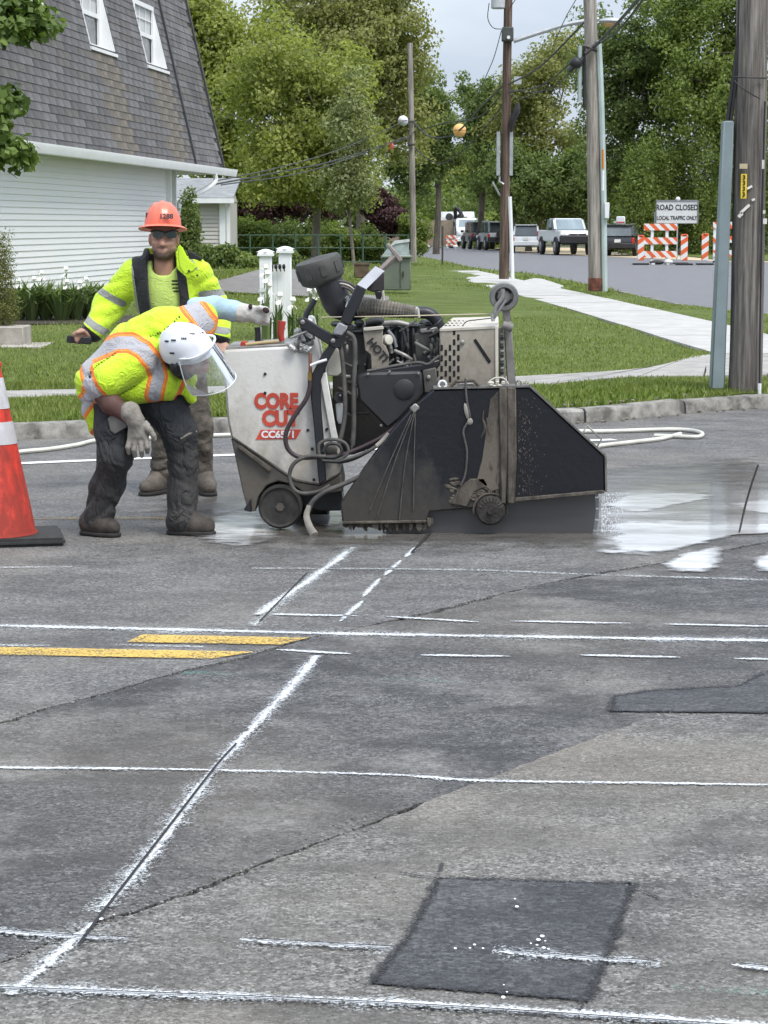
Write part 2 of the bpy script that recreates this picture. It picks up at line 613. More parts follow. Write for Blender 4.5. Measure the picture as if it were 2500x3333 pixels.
def strip(px, w, mat, name='spray_line', z=0.005, wob=0.0, parent=None, taper=False, sm=5):
    pts = spline([G(u, v, 0) for u, v in px], sm) if len(px) > 2 else resample([G(u, v, 0) for u, v in px], 10)
    n = len(pts)
    vs, uv = [], []
    L = 0
    for i, p in enumerate(pts):
        t = (pts[min(i + 1, n - 1)] - pts[max(i - 1, 0)]).normalized()
        nn = Vector((-t.y, t.x, 0))
        f = i / (n - 1)
        ww = w if not isinstance(w, (list, tuple)) else np.interp(f, np.linspace(0, 1, len(w)), w)
        if mat is P_spray: ww *= .82
        if wob: ww *= 1 + rnd.uniform(-wob, wob)
        if taper: ww *= min(1, 0.25 + 4 * min(f, 1 - f))
        if i: L += (p - pts[i - 1]).length
        vs += [(p.x + nn.x * ww / 2, p.y + nn.y * ww / 2, z), (p.x - nn.x * ww / 2, p.y - nn.y * ww / 2, z)]
        uv += [(L, 1), (L, 0)]
    me = bpy.data.meshes.new(name)
    fs = [(2 * i, 2 * i + 1, 2 * i + 3, 2 * i + 2) for i in range(n - 1)]
    me.from_pydata(vs, [], fs)
    ul = me.uv_layers.new(name='UVMap')
    for lp in me.loops: ul.data[lp.index].uv = uv[lp.vertex_index]
    if me.polygons[0].normal.z < 0: me.flip_normals()
    return link(name, me, mat, parent or road)

S = strip
P_tar = paint('tar_rim', (0.022, 0.022, 0.024), 0.52, 0.9)
for ring, w_ in (([(1428, 2862), (2058, 2880), (2000, 3060), (1918, 3262), (1205, 3205), (1330, 3050), (1428, 2862)], 0.045), ([(2600, 2160), (2470, 2200), (2400, 2236), (2120, 2250), (2000, 2268), (1985, 2318), (2600, 2323)], 0.055)):
    for a_, b_ in zip(ring, ring[1:]):
        S([a_, b_], w_, P_tar, 'tar_joint', z=0.0055, wob=0.35)
for a_, b_ in (((1300, 2845), (1440, 2866)), ((2050, 2880), (2170, 2888)), ((2058, 2890), (2150, 2930)), ((1900, 3262), (1885, 3320)), ((1440, 2815), (1415, 2885))):
    S([a_, b_], 0.02, P_tar, 'tar_joint', z=0.0058, wob=0.4)
S([(-1600, 2002), (-60, 2038), (600, 2053), (1130, 2066), (1700, 2075), (2600, 2090), (4300, 2120)], 0.11, P_spray, wob=0.15)
for a, b in (((1258, 2009), (1562, 2028)), ((1660, 2024), (2052, 2032)), ((2165, 2034), (2560, 2043)), ((2680, 2046), (3080, 2054)), ((3200, 2057), (3600, 2066))):
    S([a, b], 0.07, P_spray, taper=True)
for a, b in (((900, 2117), (1142, 2132)), ((1370, 2135), (1662, 2140)), ((1890, 2135), (2215, 2143)), ((2388, 2146), (2690, 2154)), ((2880, 2160), (3200, 2168)), ((-40, 2103), (170, 2105)), ((360, 2100), (690, 2110))):
    S([a, b], 0.075, P_spray if b[0] > 700 else P_faint, taper=True)
S([(820, 1852), (1500, 1857), (1910, 1872), (2560, 1892), (4300, 1946)], 0.09, P_faint)
S([(-40, 1850), (235, 1847)], 0.09, P_faint)
S([(1150, 1783), (1040, 1868), (930, 1950), (822, 2040)], [0.10, 0.14, 0.13, 0.10], P_faint, z=0.005)
S([(1130, 1800), (1010, 1890), (835, 2005)], 0.09, P_spray, z=0.007, wob=0.3)
for a, b in (((1357, 1782), (1318, 1816)), ((1307, 1826), (1250, 1876)), ((1238, 1886), (1180, 1945)), ((1182, 1958), (1105, 2026))):
    S([a, b], 0.06, P_spray, taper=True)
S([(832, 2001), (1170, 2008)], 0.085, P_spray, taper=True)
S([(1032, 2138), (960, 2225), (862, 2330), (705, 2500), (560, 2690)], [0.065, 0.085, 0.07, 0.06, 0.055], P_spray, z=0.006, wob=0.2)
S([(575, 2680), (500, 2760), (420, 2870), (310, 2975)], [0.03, 0.12, 0.13, 0.10], P_faint, z=0.005)
S([(570, 2685), (490, 2790), (345, 2960)], [0.045, 0.07, 0.05], P_spray, z=0.008, wob=0.3)
S([(300, 3010), (200, 3105), (30, 3245)], [0.05, 0.075, 0.06], P_spray, z=0.006, wob=0.3)
S([(-1600, 2480), (-40, 2502), (300, 2505), (620, 2509), (1250, 2525), (1560, 2545), (2050, 2552), (2580, 2561), (4300, 2596)], 0.045, P_spray, wob=0.25)
for px, w in (([(-40, 3038), (190, 3056), (420, 3066)], 0.06), ([(780, 3068), (1020, 3082), (1265, 3096)], 0.065), ([(1630, 3108), (1880, 3128), (2110, 3142)], 0.07), ([(2380, 3150), (2600, 3172)], 0.06)):
    S(px, w, P_spray, taper=True, z=0.009, wob=0.2)
    q = [(u + 30, v + 2) for u, v in px]
    S(q, 0.006, P_cut, 'saw_cut', z=0.013)
S([(-1600, 3155), (-40, 3222), (260, 3236), (640, 3251), (1250, 3274), (1900, 3312), (2600, 3362), (4300, 3480)], 0.075, P_spray, wob=0.2, z=0.009)
S([(-40, 3228), (1250, 3280), (2600, 3368)], 0.006, P_cut, 'saw_cut', z=0.013)
S([(1405, 1733), (1340, 1805)], 0.014, P_cut, 'saw_cut', z=0.011)
S([(1000, 1870), (845, 2030)], 0.008, P_cut, 'saw_cut', z=0.011)
S([(770, 2430), (705, 2502), (560, 2690), (330, 2990), (258, 3088)], 0.0085, P_cut, 'saw_cut', z=0.012)
for px_, w_ in (([(1032, 2138), (862, 2330), (705, 2500), (560, 2690)], [0.10, 0.14, 0.10, 0.13]), ([(300, 3010), (200, 3105), (30, 3245)], 0.15), ([(780, 3068), (1020, 3080), (1290, 3094)], 0.13),
               ([(1600, 3104), (1880, 3124), (2150, 3142)], 0.13), ([(-40, 3218), (640, 3247), (1250, 3270), (1900, 3308), (2600, 3358)], 0.13), ([(-40, 3034), (190, 3052), (420, 3062)], 0.12), ([(-40, 2502), (300, 2505), (1250, 2525), (1560, 2545), (2580, 2561)], 0.075), ([(-60, 2038), (1130, 2066), (2600, 2090)], 0.20)):
    S(px_, w_, P_over, 'spray_mist', z=0.0045, wob=0.3)
S([(1240, 2213), (1520, 2224)], 0.12, P_green, z=0.006)
S([(2180, 3222), (2600, 3246)], 0.09, P_green, z=0.006)
S([(600, 2192), (770, 2200)], 0.1, P_green, z=0.006)
S([(100, 1690), (540, 1688), (980, 1684)], 0.11, P_yfaint, 'yellow_line')
S([(-900, 1556), (60, 1510), (760, 1482), (1500, 1452), (2000, 1432)], 0.14, P_line, 'edge_line')
def ypoly(px):
    pts = [G(u, v, 0.006) for u, v in px]
    n = 40
    a, b = resample(pts[:2], n), resample([pts[3], pts[2]], n)
    me = bpy.data.meshes.new('yellow_line')
    vs, uv = [], []
    for i in range(n):
        vs += [tuple(a[i]), tuple(b[i])]; uv += [(i / n, 1), (i / n, 0)]
    me.from_pydata(vs, [], [(2 * i, 2 * i + 1, 2 * i + 3, 2 * i + 2) for i in range(n - 1)])
    ul = me.uv_layers.new(name='UVMap')
    for lp in me.loops: ul.data[lp.index].uv = uv[lp.vertex_index]
    if me.polygons[0].normal.z < 0: me.flip_normals()
    link('yellow_line', me, P_yellow, road)
ypoly([(465, 2064), (1010, 2074), (912, 2098), (412, 2090)])
ypoly([(-900, 2087), (836, 2120), (684, 2144), (-900, 2113)])
# spatter of white paint drips on the dark patch
dm = MB()
for u, v in [(1765, 3046), (1752, 3058), (1775, 3062), (1728, 3070), (1748, 3075), (1770, 3084), (1785, 3088), (1545, 3074), (1530, 3085), (1572, 3086), (1482, 3086), (1676, 2925), (1682, 2950), (1640, 3205), (1650, 3228), (1638, 3245), (330, 2990), (372, 2976)]:
    p = G(u, v, 0.012)
    r = rnd.uniform(0.002, 0.005)
    dm.sheet([(p.x + r * math.cos(a) * rnd.uniform(.8, 1.3), p.y + r * 1.8 * math.sin(a), p.z) for a in np.linspace(0, 2 * PI, 9)[:-1]])
o = dm.build('paint_drips', M('drip_white', (0.78, 0.8, 0.8), 0.7), road); o['kind'] = 'stuff'

# --- slurry and water around the saw; pale sheets include painted sky reflection
def wet(name, col, col2, rough=0.12, cut=0.45, seed=0.0, scale=1.6, thr=(0.45, 0.62), amax=1.0, hard=3.0):
    """thin film of cutting slurry: glossy, patchy cover with a ragged soft rim"""
    m = bpy.data.materials.new(name); t = NT(m)
    uv = t.n.new('ShaderNodeUVMap'); sep = t.n.new('ShaderNodeSeparateXYZ'); t.l.new(uv.outputs[0], sep.inputs[0])
    co = t.mapping(t.coord(), (1, 1.5, 1), loc=(seed, 0, 0))
    n = t.noise(scale * 2, co, 5, 0.6)
    k = t.math('MULTIPLY', t.math('SUBTRACT', t.math('ADD', n, t.math('MULTIPLY', sep.outputs['X'], 0.9)), cut + 0.3), hard, True)
    k = t.math('MULTIPLY', k, amax)
    n2 = t.noise(scale, t.mapping(co, (0.7, 1.3, 1), loc=(3, 1, 0)), 5, 0.62)
    c = t.ramp(n2, [(thr[0], col), (thr[1], col2)])
    rr = t.ramp(n2, [(thr[0], rough * 1.6), (thr[1], rough)])
    b = t.bsdf(c, rr, 0, t.bump(t.noise(5, co, 3), 0.12, 0.01), 0.7)
    tr = t.n.new('ShaderNodeBsdfTransparent'); mx = t.n.new('ShaderNodeMixShader')
    t.l.new(k, mx.inputs[0]); t.l.new(tr.outputs[0], mx.inputs[1]); t.l.new(b.outputs[0], mx.inputs[2])
    t.end(mx); MATS[name] = m
    return m
def wet_sheet(px, name, mat, z, rings=3):
    pts = [G(u, v, z) for u, v in px]
    pts = [p for p in spline(pts + [pts[0]], 5)[:-1]]
    c = sum(pts, Vector()) / len(pts)
    n = len(pts)
    vs, uv, fs = [], [], []
    for k in range(rings + 1):
        f = 1 - 0.8 * k / rings
        for p in pts:
            vs.append(tuple(c + (p - c) * f)); uv.append((k / rings, 0))
    for k in range(rings):
        for i in range(n):
            j = (i + 1) % n
            fs.append((k * n + i, k * n + j, (k + 1) * n + j, (k + 1) * n + i))
    fs.append(tuple(rings * n + i for i in range(n)))
    me = bpy.data.meshes.new(name); me.from_pydata(vs, [], fs)
    ul = me.uv_layers.new(name='UVMap')
    for lp in me.loops: ul.data[lp.index].uv = uv[lp.vertex_index]
    if me.polygons[0].normal.z < 0: me.flip_normals()
    o = link(name, me, mat); o['kind'] = 'structure'
    return o
wet_sheet([(330, 1640), (700, 1590), (1500, 1560), (2100, 1500), (2620, 1480), (2660, 1720), (2300, 1812), (1900, 1796), (1300, 1796), (900, 1796), (560, 1770)], 'slurry_film', wet('slurry_brown', (0.085, 0.076, 0.066), (0.20, 0.185, 0.165), 0.16, 0.30, 0, 2.2, (0.4, 0.66), 0.85), 0.0035)
wet_sheet([(1925, 1740), (1945, 1600), (2100, 1548), (2400, 1560), (2640, 1580), (2680, 1690), (2420, 1735), (2240, 1792), (2060, 1806), (1940, 1795)], 'slurry_puddle', wet('slurry_white', (0.16, 0.15, 0.138), (0.50, 0.50, 0.50), 0.07, 0.26, 5, 1.1, (0.30, 0.66), 0.85), 0.0055)  # pale tone: milky slurry plus bright sky reflection put into the colour
wet_sheet([(1935, 1752), (1950, 1700), (2150, 1690), (2420, 1698), (2640, 1702), (2600, 1728), (2400, 1744), (2270, 1776), (2120, 1806), (1950, 1800)], 'slurry_puddle', wet('slurry_milk', (0.36, 0.355, 0.35), (0.62, 0.625, 0.63), 0.07, 0.26, 13, 2.2, (0.3, 0.6), .95, 5.0), 0.0078)  # whiter layer, slurry milk and painted white reflection together
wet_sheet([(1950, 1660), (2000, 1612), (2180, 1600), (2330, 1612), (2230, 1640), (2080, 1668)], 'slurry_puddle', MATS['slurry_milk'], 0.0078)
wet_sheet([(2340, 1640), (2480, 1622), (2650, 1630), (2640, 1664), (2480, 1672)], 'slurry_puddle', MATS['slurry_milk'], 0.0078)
wet_sheet([(2140, 1840), (2200, 1806), (2335, 1776), (2356, 1812), (2325, 1855), (2210, 1862)], 'slurry_puddle', wet('slurry_white2', (0.40, 0.40, 0.40), (0.66, 0.665, 0.67), 0.08, 0.24, 9, 3.0, (0.3, 0.55)), 0.0095)  # white mixes slurry with a painted glint of sky
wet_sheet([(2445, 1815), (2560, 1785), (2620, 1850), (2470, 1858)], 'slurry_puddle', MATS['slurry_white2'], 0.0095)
wet_sheet([(600, 1725), (720, 1660), (860, 1664), (920, 1745), (800, 1784), (660, 1772)], 'slurry_puddle', wet('slurry_grey', (0.17, 0.16, 0.15), (0.66, 0.66, 0.66), 0.12, 0.34, 3, 3.2, (0.40, 0.58)), 0.0075)  # light end of the ramp also paints the white wet reflection
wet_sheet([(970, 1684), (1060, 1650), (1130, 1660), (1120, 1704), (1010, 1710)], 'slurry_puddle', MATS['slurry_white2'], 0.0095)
# --- kerb
kerb = empty('kerb', (0, 17, 0)); kerb['kind'] = 'structure'
kpx = [(-1500, 1471), (72, 1431), (400, 1421), (723, 1412), (1300, 1396), (1871, 1378), (2142, 1356), (2387, 1334)]
kl = [G(u, v, 0) for u, v in kpx] + [Vector((4.4, 19.75, 0)), Vector((6.0, 20.7, 0)), Vector((7.6, 23.0, 0)), Vector((8.2, 26.5, 0)), Vector((7.8, 31, 0)), Vector((6.7, 37.5, 0)), Vector((5.84, 43, 0)), Vector((5.5, 54, 0)), Vector((4.86, 68, 0)), Vector((3.4, 79, 0)), Vector((1.85, 106, 0)), Vector((-1.5, 125, 0)), Vector((-8, 150, 0))]
kline = spline(kl, 8)
ks = resample(kline, 400)
# stones about 1.7 m long, near ones as pieces
K_mat = M('kerb_concrete', (0.165, 0.157, 0.14), 0.9, var=0.45, scale=7, bump=0.7, bscale=22, col2=(0.36, 0.345, 0.31))
L = 0; seg = []; cum = [0]
for a, b in zip(kline, kline[1:]): cum.append(cum[-1] + (b - a).length)
def kat(s):
    i = int(np.searchsorted(cum, s)) - 1
    i = max(0, min(i, len(kline) - 2))
    f = (s - cum[i]) / (cum[i + 1] - cum[i])
    p = kline[i].lerp(kline[i + 1], f)
    t = (kline[i + 1] - kline[i]).normalized()
    return p, Vector((-t.y, t.x, 0))
s = 0.0
while s < cum[-1] - 2:
    ln = rnd.choice([1.3, 1.75, 2.1]) if s < 45 else 6.0
    g = 0.012 if s < 45 else 0.0
    m = MB(); vs = []
    n = 4
    dz = rnd.uniform(-0.012, 0.010); tl = rnd.uniform(-0.012, 0.012)
    for i in range(n + 1):
        p, nn = kat(s + g + (ln - 2 * g) * i / n)
        hh = 0.125 + dz + tl * (i / n - 0.5) * 2
        for (o_, z) in ((0.0, -0.04), (0.012, hh - 0.025), (0.035, hh), (0.16, hh + 0.004), (0.16, -0.04)):
            q = p + nn * (o_ + (rnd.uniform(-.006, .006) if s < 45 else 0)); vs.append((q.x, q.y, z + (rnd.uniform(-.006, .006) if 0 < o_ < .1 else 0)))
    fs = []
    for i in range(n):
        for k in range(4):
            fs.append((i * 5 + k, (i + 1) * 5 + k, (i + 1) * 5 + k + 1, i * 5 + k + 1))
    fs += [(4, 3, 2, 1, 0), tuple(n * 5 + k for k in range(5))]
    m.add(vs, fs)
    m.build('kerb_stone', K_mat, kerb)
    s += ln

# --- lawn terrain
def lawnz(x, y):
    return 0.125 + min(1, max(0, (y - 19.5) / 13)) * 0.28 * min(1, max(0, (1 - x) / 4))
back = [kat(s_) for s_ in np.arange(0, cum[-1], 0.8)]
bl = [p + n_ * 0.155 for p, n_ in back]
lawn_loop = [(p.x, p.y) for p in bl] + [(-70, 175), (-70, 15.0)]
inner = []
for y in np.concatenate([np.arange(16.8, 36, 0.6), np.arange(36, 170, 4)]):
    st = 0.6 if y < 36 else 4
    for x in np.arange(-12 if y < 36 else -60, 10, st):
        inner.append((x + RNG.uniform(-.1, .1), y + RNG.uniform(-.1, .1)))
ins = inside([p[0] for p in inner], [p[1] for p in inner], lawn_loop)
inner = [p for p, k in zip(inner, ins) if k]
def lawn_noise(x, y):
    return lawnz(x, y) + 0.012 * math.sin(x * 2.1 + y) + 0.010 * math.sin(y * 1.7 - x * 0.8)
m = bpy.data.materials.new('lawn_turf'); t = NT(m)
co = t.coord()
c = t.ramp(t.noise(1.2, co, 6, 0.65), [(0.32, (0.10, 0.125, 0.03)), (0.52, (0.13, 0.175, 0.038)), (0.72, (0.205, 0.235, 0.075))])
c = t.mix(t.ramp(t.noise(26, t.mapping(co, (1, 0.5, 1)), 4, 0.7), [(0.35, 0.6), (0.6, 0.0)]), c, (0.05, 0.075, 0.018))
t.end(t.bsdf(c, 0.9, 0, t.bump(t.noise(38, co, 4), 0.9, 0.04), 0.2))
MATS['lawn_turf'] = m
lawn = poly_mesh('lawn', lawn_loop, inner, lawn_noise, None, m)
lawn['kind'] = 'structure'

# --- sidewalks: slabs
SW = M('sidewalk_concrete', (0.44, 0.43, 0.405), 0.85, var=0.14, scale=3, bump=0.25, bscale=60)
SW2 = M('sidewalk_concrete_old', (0.33, 0.315, 0.29), 0.9, var=0.2, scale=4, bump=0.35, bscale=60)
def walk(name, lpx, rpx, n, z, mat, extra=None):
    w = empty(name, G(*lpx[0], z)); w['kind'] = 'structure'
    a = resample(spline([G(u, v, z) for u, v in lpx], 6), n * 2 + 1)
    b = resample(spline([G(u, v, z) for u, v in rpx], 6), n * 2 + 1)
    for i in range(n):
        q = []
        for k in (0, 1, 2):
            q.append((a[2 * i + k], b[2 * i + k]))
        g = 0.011
        d0 = (q[1][0] - q[0][0]).normalized() * g; d1 = (q[2][0] - q[1][0]).normalized() * g
        loop = [q[0][0] + d0, q[1][0], q[2][0] - d1, q[2][1] - d1, q[1][1], q[0][1] + d0]
        dz = rnd.uniform(-.004, .004)
        loop = [Vector((p.x, p.y, max(z, lawnz(p.x, p.y) + 0.02) + dz)) for p in loop]
        MB().prism(loop, (0, 0, -0.12)).build('slab', mat, w)
walk('sidewalk', [(2330, 1150), (2142, 1094), (2007, 1051), (1833, 999), (1692, 961), (1560, 925), (1408, 882)],
     [(2760, 1150), (2500, 1089), (2316, 1045), (2142, 1007), (1980, 972), (1833, 940), (1553, 880)], 22, 0.15, SW)
walk('front_sidewalk', [(-900, 1306), (60, 1293), (723, 1281), (1200, 1268), (1687, 1254), (1871, 1241), (2061, 1226), (2340, 1222), (2700, 1215)],
     [(-900, 1283), (60, 1272), (723, 1259), (1200, 1243), (1687, 1224), (1980, 1208), (2142, 1190), (2320, 1152), (2740, 1145)], 16, 0.143, SW2)
# apron of the driveway beside the wooden pole
MB().prism([G(u, v, 0.15) for u, v in [(1690, 948), (1815, 941), (1835, 930), (1768, 908), (1740, 905), (1650, 925)]], (0, 0, -0.1)).build('driveway_apron', SW)['kind'] = 'structure'
MB().prism([G(u, v, 0.1445) for u, v in [(2296, 1163), (2322, 1146), (2800, 1140), (2800, 1214), (2300, 1216)]], (0, 0, -0.1)).build('corner_slab', SW2)['kind'] = 'structure'
# driveway of the house
dl = [(-3.9, 41), (-3.6, 50), (-3.4, 62), (-1.7, 62), (-1.25, 50), (-0.9, 43.5), (0.1, 43.8), (0.1, 41.3)]
MB().sheet([(x, y, lawnz(x, y) + 0.035) for x, y in dl]).build('driveway', M('driveway_asphalt', (0.19, 0.18, 0.17), 0.9, var=0.25, scale=3, bump=0.3))['kind'] = 'structure'

# --- side street and sandy verge
sl = [(p.x, p.y) for p in [kat(s_)[0] + kat(s_)[1] * 0.02 for s_ in np.arange(18, cum[-1], 1.5)] if p.y > 19.0]
loop = [(60, 20.5)] + [(4.2, 19.7)] + sl + [(-10, 165), (0, 172), (6.0, 160), (8.3, 137), (11.2, 118), (16, 98), (60, 90)]
me = MB().sheet([(x, y, -0.004) for x, y in loop]).build('street_surface', A_side, side, sharp=None)
if me.data.polygons[0].normal.z < 0: me.data.flip_normals()
loop = [(60, 89.5), (16, 97.5), (11.2, 117.5), (8.3, 136.5), (8, 160), (14, 160), (16, 122), (22, 106), (60, 98)]
o = MB().sheet([(x, y, 0.004) for x, y in loop]).build('sandy_verge', M('sand', (0.52, 0.42, 0.27), 0.95, var=0.25, scale=1.5, bump=0.4), sharp=None)
o['kind'] = 'structure'
loop = [(60, 93), (22, 98), (15.8, 101), (16.2, 122), (24, 128), (80, 140)]
MB().sheet([(x, y, 0.03) for x, y in loop]).build('far_verge', MATS['lawn_turf'], sharp=None)['kind'] = 'structure'

# --- grass blades (stuff)
def grass(name, pts, hmin, hmax, mat, seed=0, wid=0.006, lean=0.5):
    r = np.random.default_rng(seed)
    P = np.asarray(pts, np.float32); n = len(P)
    h = r.uniform(hmin, hmax, n); a = r.uniform(0, 2 * PI, n); l = r.uniform(0, lean, n) * h
    la = r.uniform(0, 2 * PI, n)
    w = wid * r.uniform(.7, 1.4, n)
    dx, dy = np.cos(a) * w, np.sin(a) * w
    v0 = P + np.stack([dx, dy, 0 * h - .01], 1); v1 = P - np.stack([dx, dy, 0 * h + .01], 1)
    v2 = P + np.stack([np.cos(la) * l, np.sin(la) * l, h], 1)
    V = np.stack([v0, v1, v2], 1).reshape(-1, 3)
    o = link(name, np_mesh(name, V, np.arange(3 * n).reshape(-1, 3)), mat)
    o['kind'] = 'stuff'
    return o
GR = leaf_mat('grass_blade', (0.10, 0.14, 0.028), (0.27, 0.315, 0.09), 0.3)
walks = []
for lp, rp, z in (([(2330, 1150), (2142, 1094), (2007, 1051), (1833, 999), (1692, 961), (1560, 925), (1408, 882)], [(2760, 1150), (2500, 1089), (2316, 1045), (2142, 1007), (1980, 972), (1833, 940), (1553, 880)], .15),
                  ([(-900, 1306), (60, 1293), (723, 1281), (1200, 1268), (1687, 1254), (1871, 1241), (2061, 1226), (2340, 1222), (2700, 1215)], [(-900, 1283), (60, 1272), (723, 1259), (1200, 1243), (1687, 1224), (1980, 1208), (2142, 1190), (2320, 1152), (2740, 1145)], .143)):
    walks.append([(p.x, p.y) for p in [G(u, v, z) for u, v in lp] + [G(u, v, z) for u, v in reversed(rp)]])
walks.append(dl)
walks.append([(p.x, p.y) for p in [G(u, v, 0.15) for u, v in [(1690, 948), (1815, 941), (1835, 930), (1768, 908), (1740, 905), (1650, 925)]]])
def scatter(n, y0, y1, power, seed):
    r = np.random.default_rng(seed)
    y = y0 + (y1 - y0) * r.random(n) ** power
    x = (r.random(n) * 2700 - 100 - CX) / F * y
    k = inside(x, y, lawn_loop)
    for w in walks: k &= ~inside(x, y, w)
    x, y = x[k], y[k]
    return [(a, b, lawn_noise(a, b)) for a, b in zip(x, y)]
grass('grass_verge', scatter(60000, 16.6, 20.5, 1.0, 1), 0.02, 0.065, GR, 1, 0.0065, 1.1)
grass('grass_lawn', scatter(130000, 18.5, 60, 1.7, 2), 0.015, 0.042, GR, 2, 0.009, 1.0)
grass('grass_far', scatter(30000, 50, 110, 1.2, 3), 0.05, 0.10, GR, 3, 0.02, 0.8)
# broad-leaved weeds on the verge
wd = []
for i in range(260):
    x, y = 0, 0
    u = rnd.uniform(60, 2300); v = rnd.uniform(1300, 1385) if u < 1650 else rnd.uniform(1245, 1320)
    p = G(u, v, 0.14)
    for k in range(rnd.randint(6, 14)):
        wd.append((p.x + rnd.gauss(0, .07), p.y + rnd.gauss(0, .07), 0.13))
k = inside([p[0] for p in wd], [p[1] for p in wd], lawn_loop)
wd = [p for p, q in zip(wd, k) if q and not any(inside([p[0]], [p[1]], w)[0] for w in walks)]
grass('verge_weeds', wd, 0.03, 0.075, leaf_mat('weed_leaf', (0.07, 0.12, 0.02), (0.2, 0.27, 0.05), 0.3), 4, 0.017, 1.5)
# soil line between kerb and verge
sm = MB()
for i in range(420):
    s_ = rnd.uniform(6, 26); p, nn = kat(s_); q = p + nn * rnd.uniform(-0.10, -0.005) if rnd.random() < .5 else p + nn * rnd.uniform(.16, .26)
    z = 0.004 if (q - p).dot(nn) < 0 else 0.135
    r_ = rnd.uniform(.006, .022)
    sm.ell((q.x, q.y, z + r_ * .3), (r_, r_ * rnd.uniform(.6, 1.2), r_ * .6), None, 5, 3)
o = sm.build('gutter_grit', M('grit', (0.2, 0.18, 0.15), 0.95, var=0.5, scale=30)); o['kind'] = 'stuff'

# loose grit lying on the road, thicker along the cracks
gm_ = MB(); r_ = random.Random(12)
def grit_at(p, s_):
    gm_.ell((p.x, p.y, s_ * .4), (s_, s_ * r_.uniform(.7, 1.2), s_ * .6), Matrix.Rotation(r_.uniform(0, 3), 3, 'Z'), 5, 3)
for i in range(700):
    grit_at(G(r_.uniform(-20, 2520), 1780 + 1550 * r_.random() ** .8), r_.uniform(.0015, .0045))
for pl_ in (c1, c2):
    for i in range(240):
        k = r_.randrange(len(pl_) - 1); q = pl_[k].lerp(pl_[k + 1], r_.random())
        grit_at(q + Vector((r_.gauss(0, .03), r_.gauss(0, .03), 0)), r_.uniform(.002, .006))
o = gm_.build('road_grit', M('road_grit_stone', (.20, .195, .185), .9, var=.6, scale=40)); o['kind'] = 'stuff'
# ================================================================ HOUSE
WHITE = M('white_trim', (0.78, 0.79, 0.79), 0.5, var=0.05, scale=2)
SIDING = M('white_siding', (0.79, 0.80, 0.81), 0.55, var=0.05, scale=0.7, col2=(.79, .78, .75), bump=0.1, bscale=30)
GLASS = bpy.data.materials.new('window_glass'); t = NT(GLASS)
t.end(t.bsdf(t.ramp(t.noise(2.5, t.coord(), 3), [(0.35, (0.05, 0.06, 0.065)), (0.7, (0.16, 0.18, 0.19))]), 0.08, 0, None, 0.8)); MATS['window_glass'] = GLASS
CURTAIN = M('curtain', (0.55, 0.56, 0.56), 0.9, var=0.2, scale=12, stretch=(3, 3, .2))
HD = Vector((0.1157, 1, 0)).normalized()
HN = Vector((HD.y, -HD.x, 0))
TL = 0.2235                                     # lean of the mansard
EZ = 2.92
def hp(t_, off, z):                             # t along the wall, off outward (+) from the eave line, z
    return Vector((-5.72, 34, 0)) + HD * t_ + HN * off + Vector((0, 0, z))
def sl_(t_, z, out=0.0):                        # point on the mansard slope
    return hp(t_, -(z - EZ) * TL + out, z)
house = thing('mansard_house', 'white sided house with steep grey shingled mansard roof behind the lawn', 'house', hp(6, 0, 0.35))
T0, T1, ZT = -5.0, 17.0, 8.2
wins = [(1.75, 3.6, 4.97, 6.27), (6.45, 8.3, 4.97, 6.27), (11.15, 13.0, 4.97, 6.27)]
# wall backing, clapboards
wb = MB(); wb.prism([hp(T0, -0.36, 0.2), hp(12.44, -0.36, 0.2), hp(12.44, -0.36, EZ), hp(T0, -0.36, EZ)], -HN * 0.2); wb.build('wall', M('wall_backing', (0.4, 0.4, 0.4)), house)
z = 0.42
while z < EZ - 0.14:
    m = MB()
    a, b = hp(T0, -0.357, z), hp(12.40, -0.357, z)
    o1, o2 = HN * 0.020, HN * 0.004
    h = Vector((0, 0, 0.1016))
    vs = [a, a + o1, a + o2 + h, a + h, b, b + o1, b + o2 + h, b + h]
    m.add(vs, [(0, 1, 5, 4), (1, 2, 6, 5), (2, 3, 7, 6), (0, 3, 2, 1), (4, 5, 6, 7)])
    m.build('clapboard', SIDING, house, sharp=20)
    z += 0.1016
MB().box(hp(12.46, -0.33, (EZ + 0.3) / 2), (0.16, 0.16, EZ - 0.3)).build('corner_board', WHITE, house)
MB().box(hp(13.3, -0.40, (EZ + 0.3) / 2), (0.15, 0.15, EZ - 0.3)).build('porch_post', WHITE, house)
# recessed porch wall behind the posts
pw = MB(); pw.prism([hp(12.6, -1.6, 0.2), hp(17, -1.6, 0.2), hp(17, -1.6, EZ), hp(12.6, -1.6, EZ)], -HN * 0.15); pw.build('porch_wall', SIDING, house)
# soffit, fascia, gutter
sf = MB(); sf.prism([hp(T0, 0.05, EZ - 0.07), hp(T1 + 0.2, 0.05, EZ - 0.07), hp(T1 + 0.2, -1.7, EZ - 0.07), hp(T0, -1.7, EZ - 0.07)], (0, 0, -0.03)); sf.build('soffit', M('soffit', (0.62, 0.62, 0.6), 0.7), house)
gm = MB()
sec = [(0.0, -0.15), (0.0, 0.0), (0.02, 0.0), (0.02, -0.11), (0.10, -0.11), (0.13, -0.02), (0.13, 0.01), (0.15, 0.01), (0.15, -0.03), (0.115, -0.15)]
vs = []
for t_ in (T0, T1 + 0.75):
    for o_, z_ in sec: vs.append(hp(t_, o_ + 0.06, EZ + z_ + 0.02))
n = len(sec)
gm.add(vs, [(i, (i + 1) % n, n + (i + 1) % n, n + i) for i in range(n)] + [tuple(range(n - 1, -1, -1)), tuple(range(n, 2 * n))])
gm.build('gutter', WHITE, house)
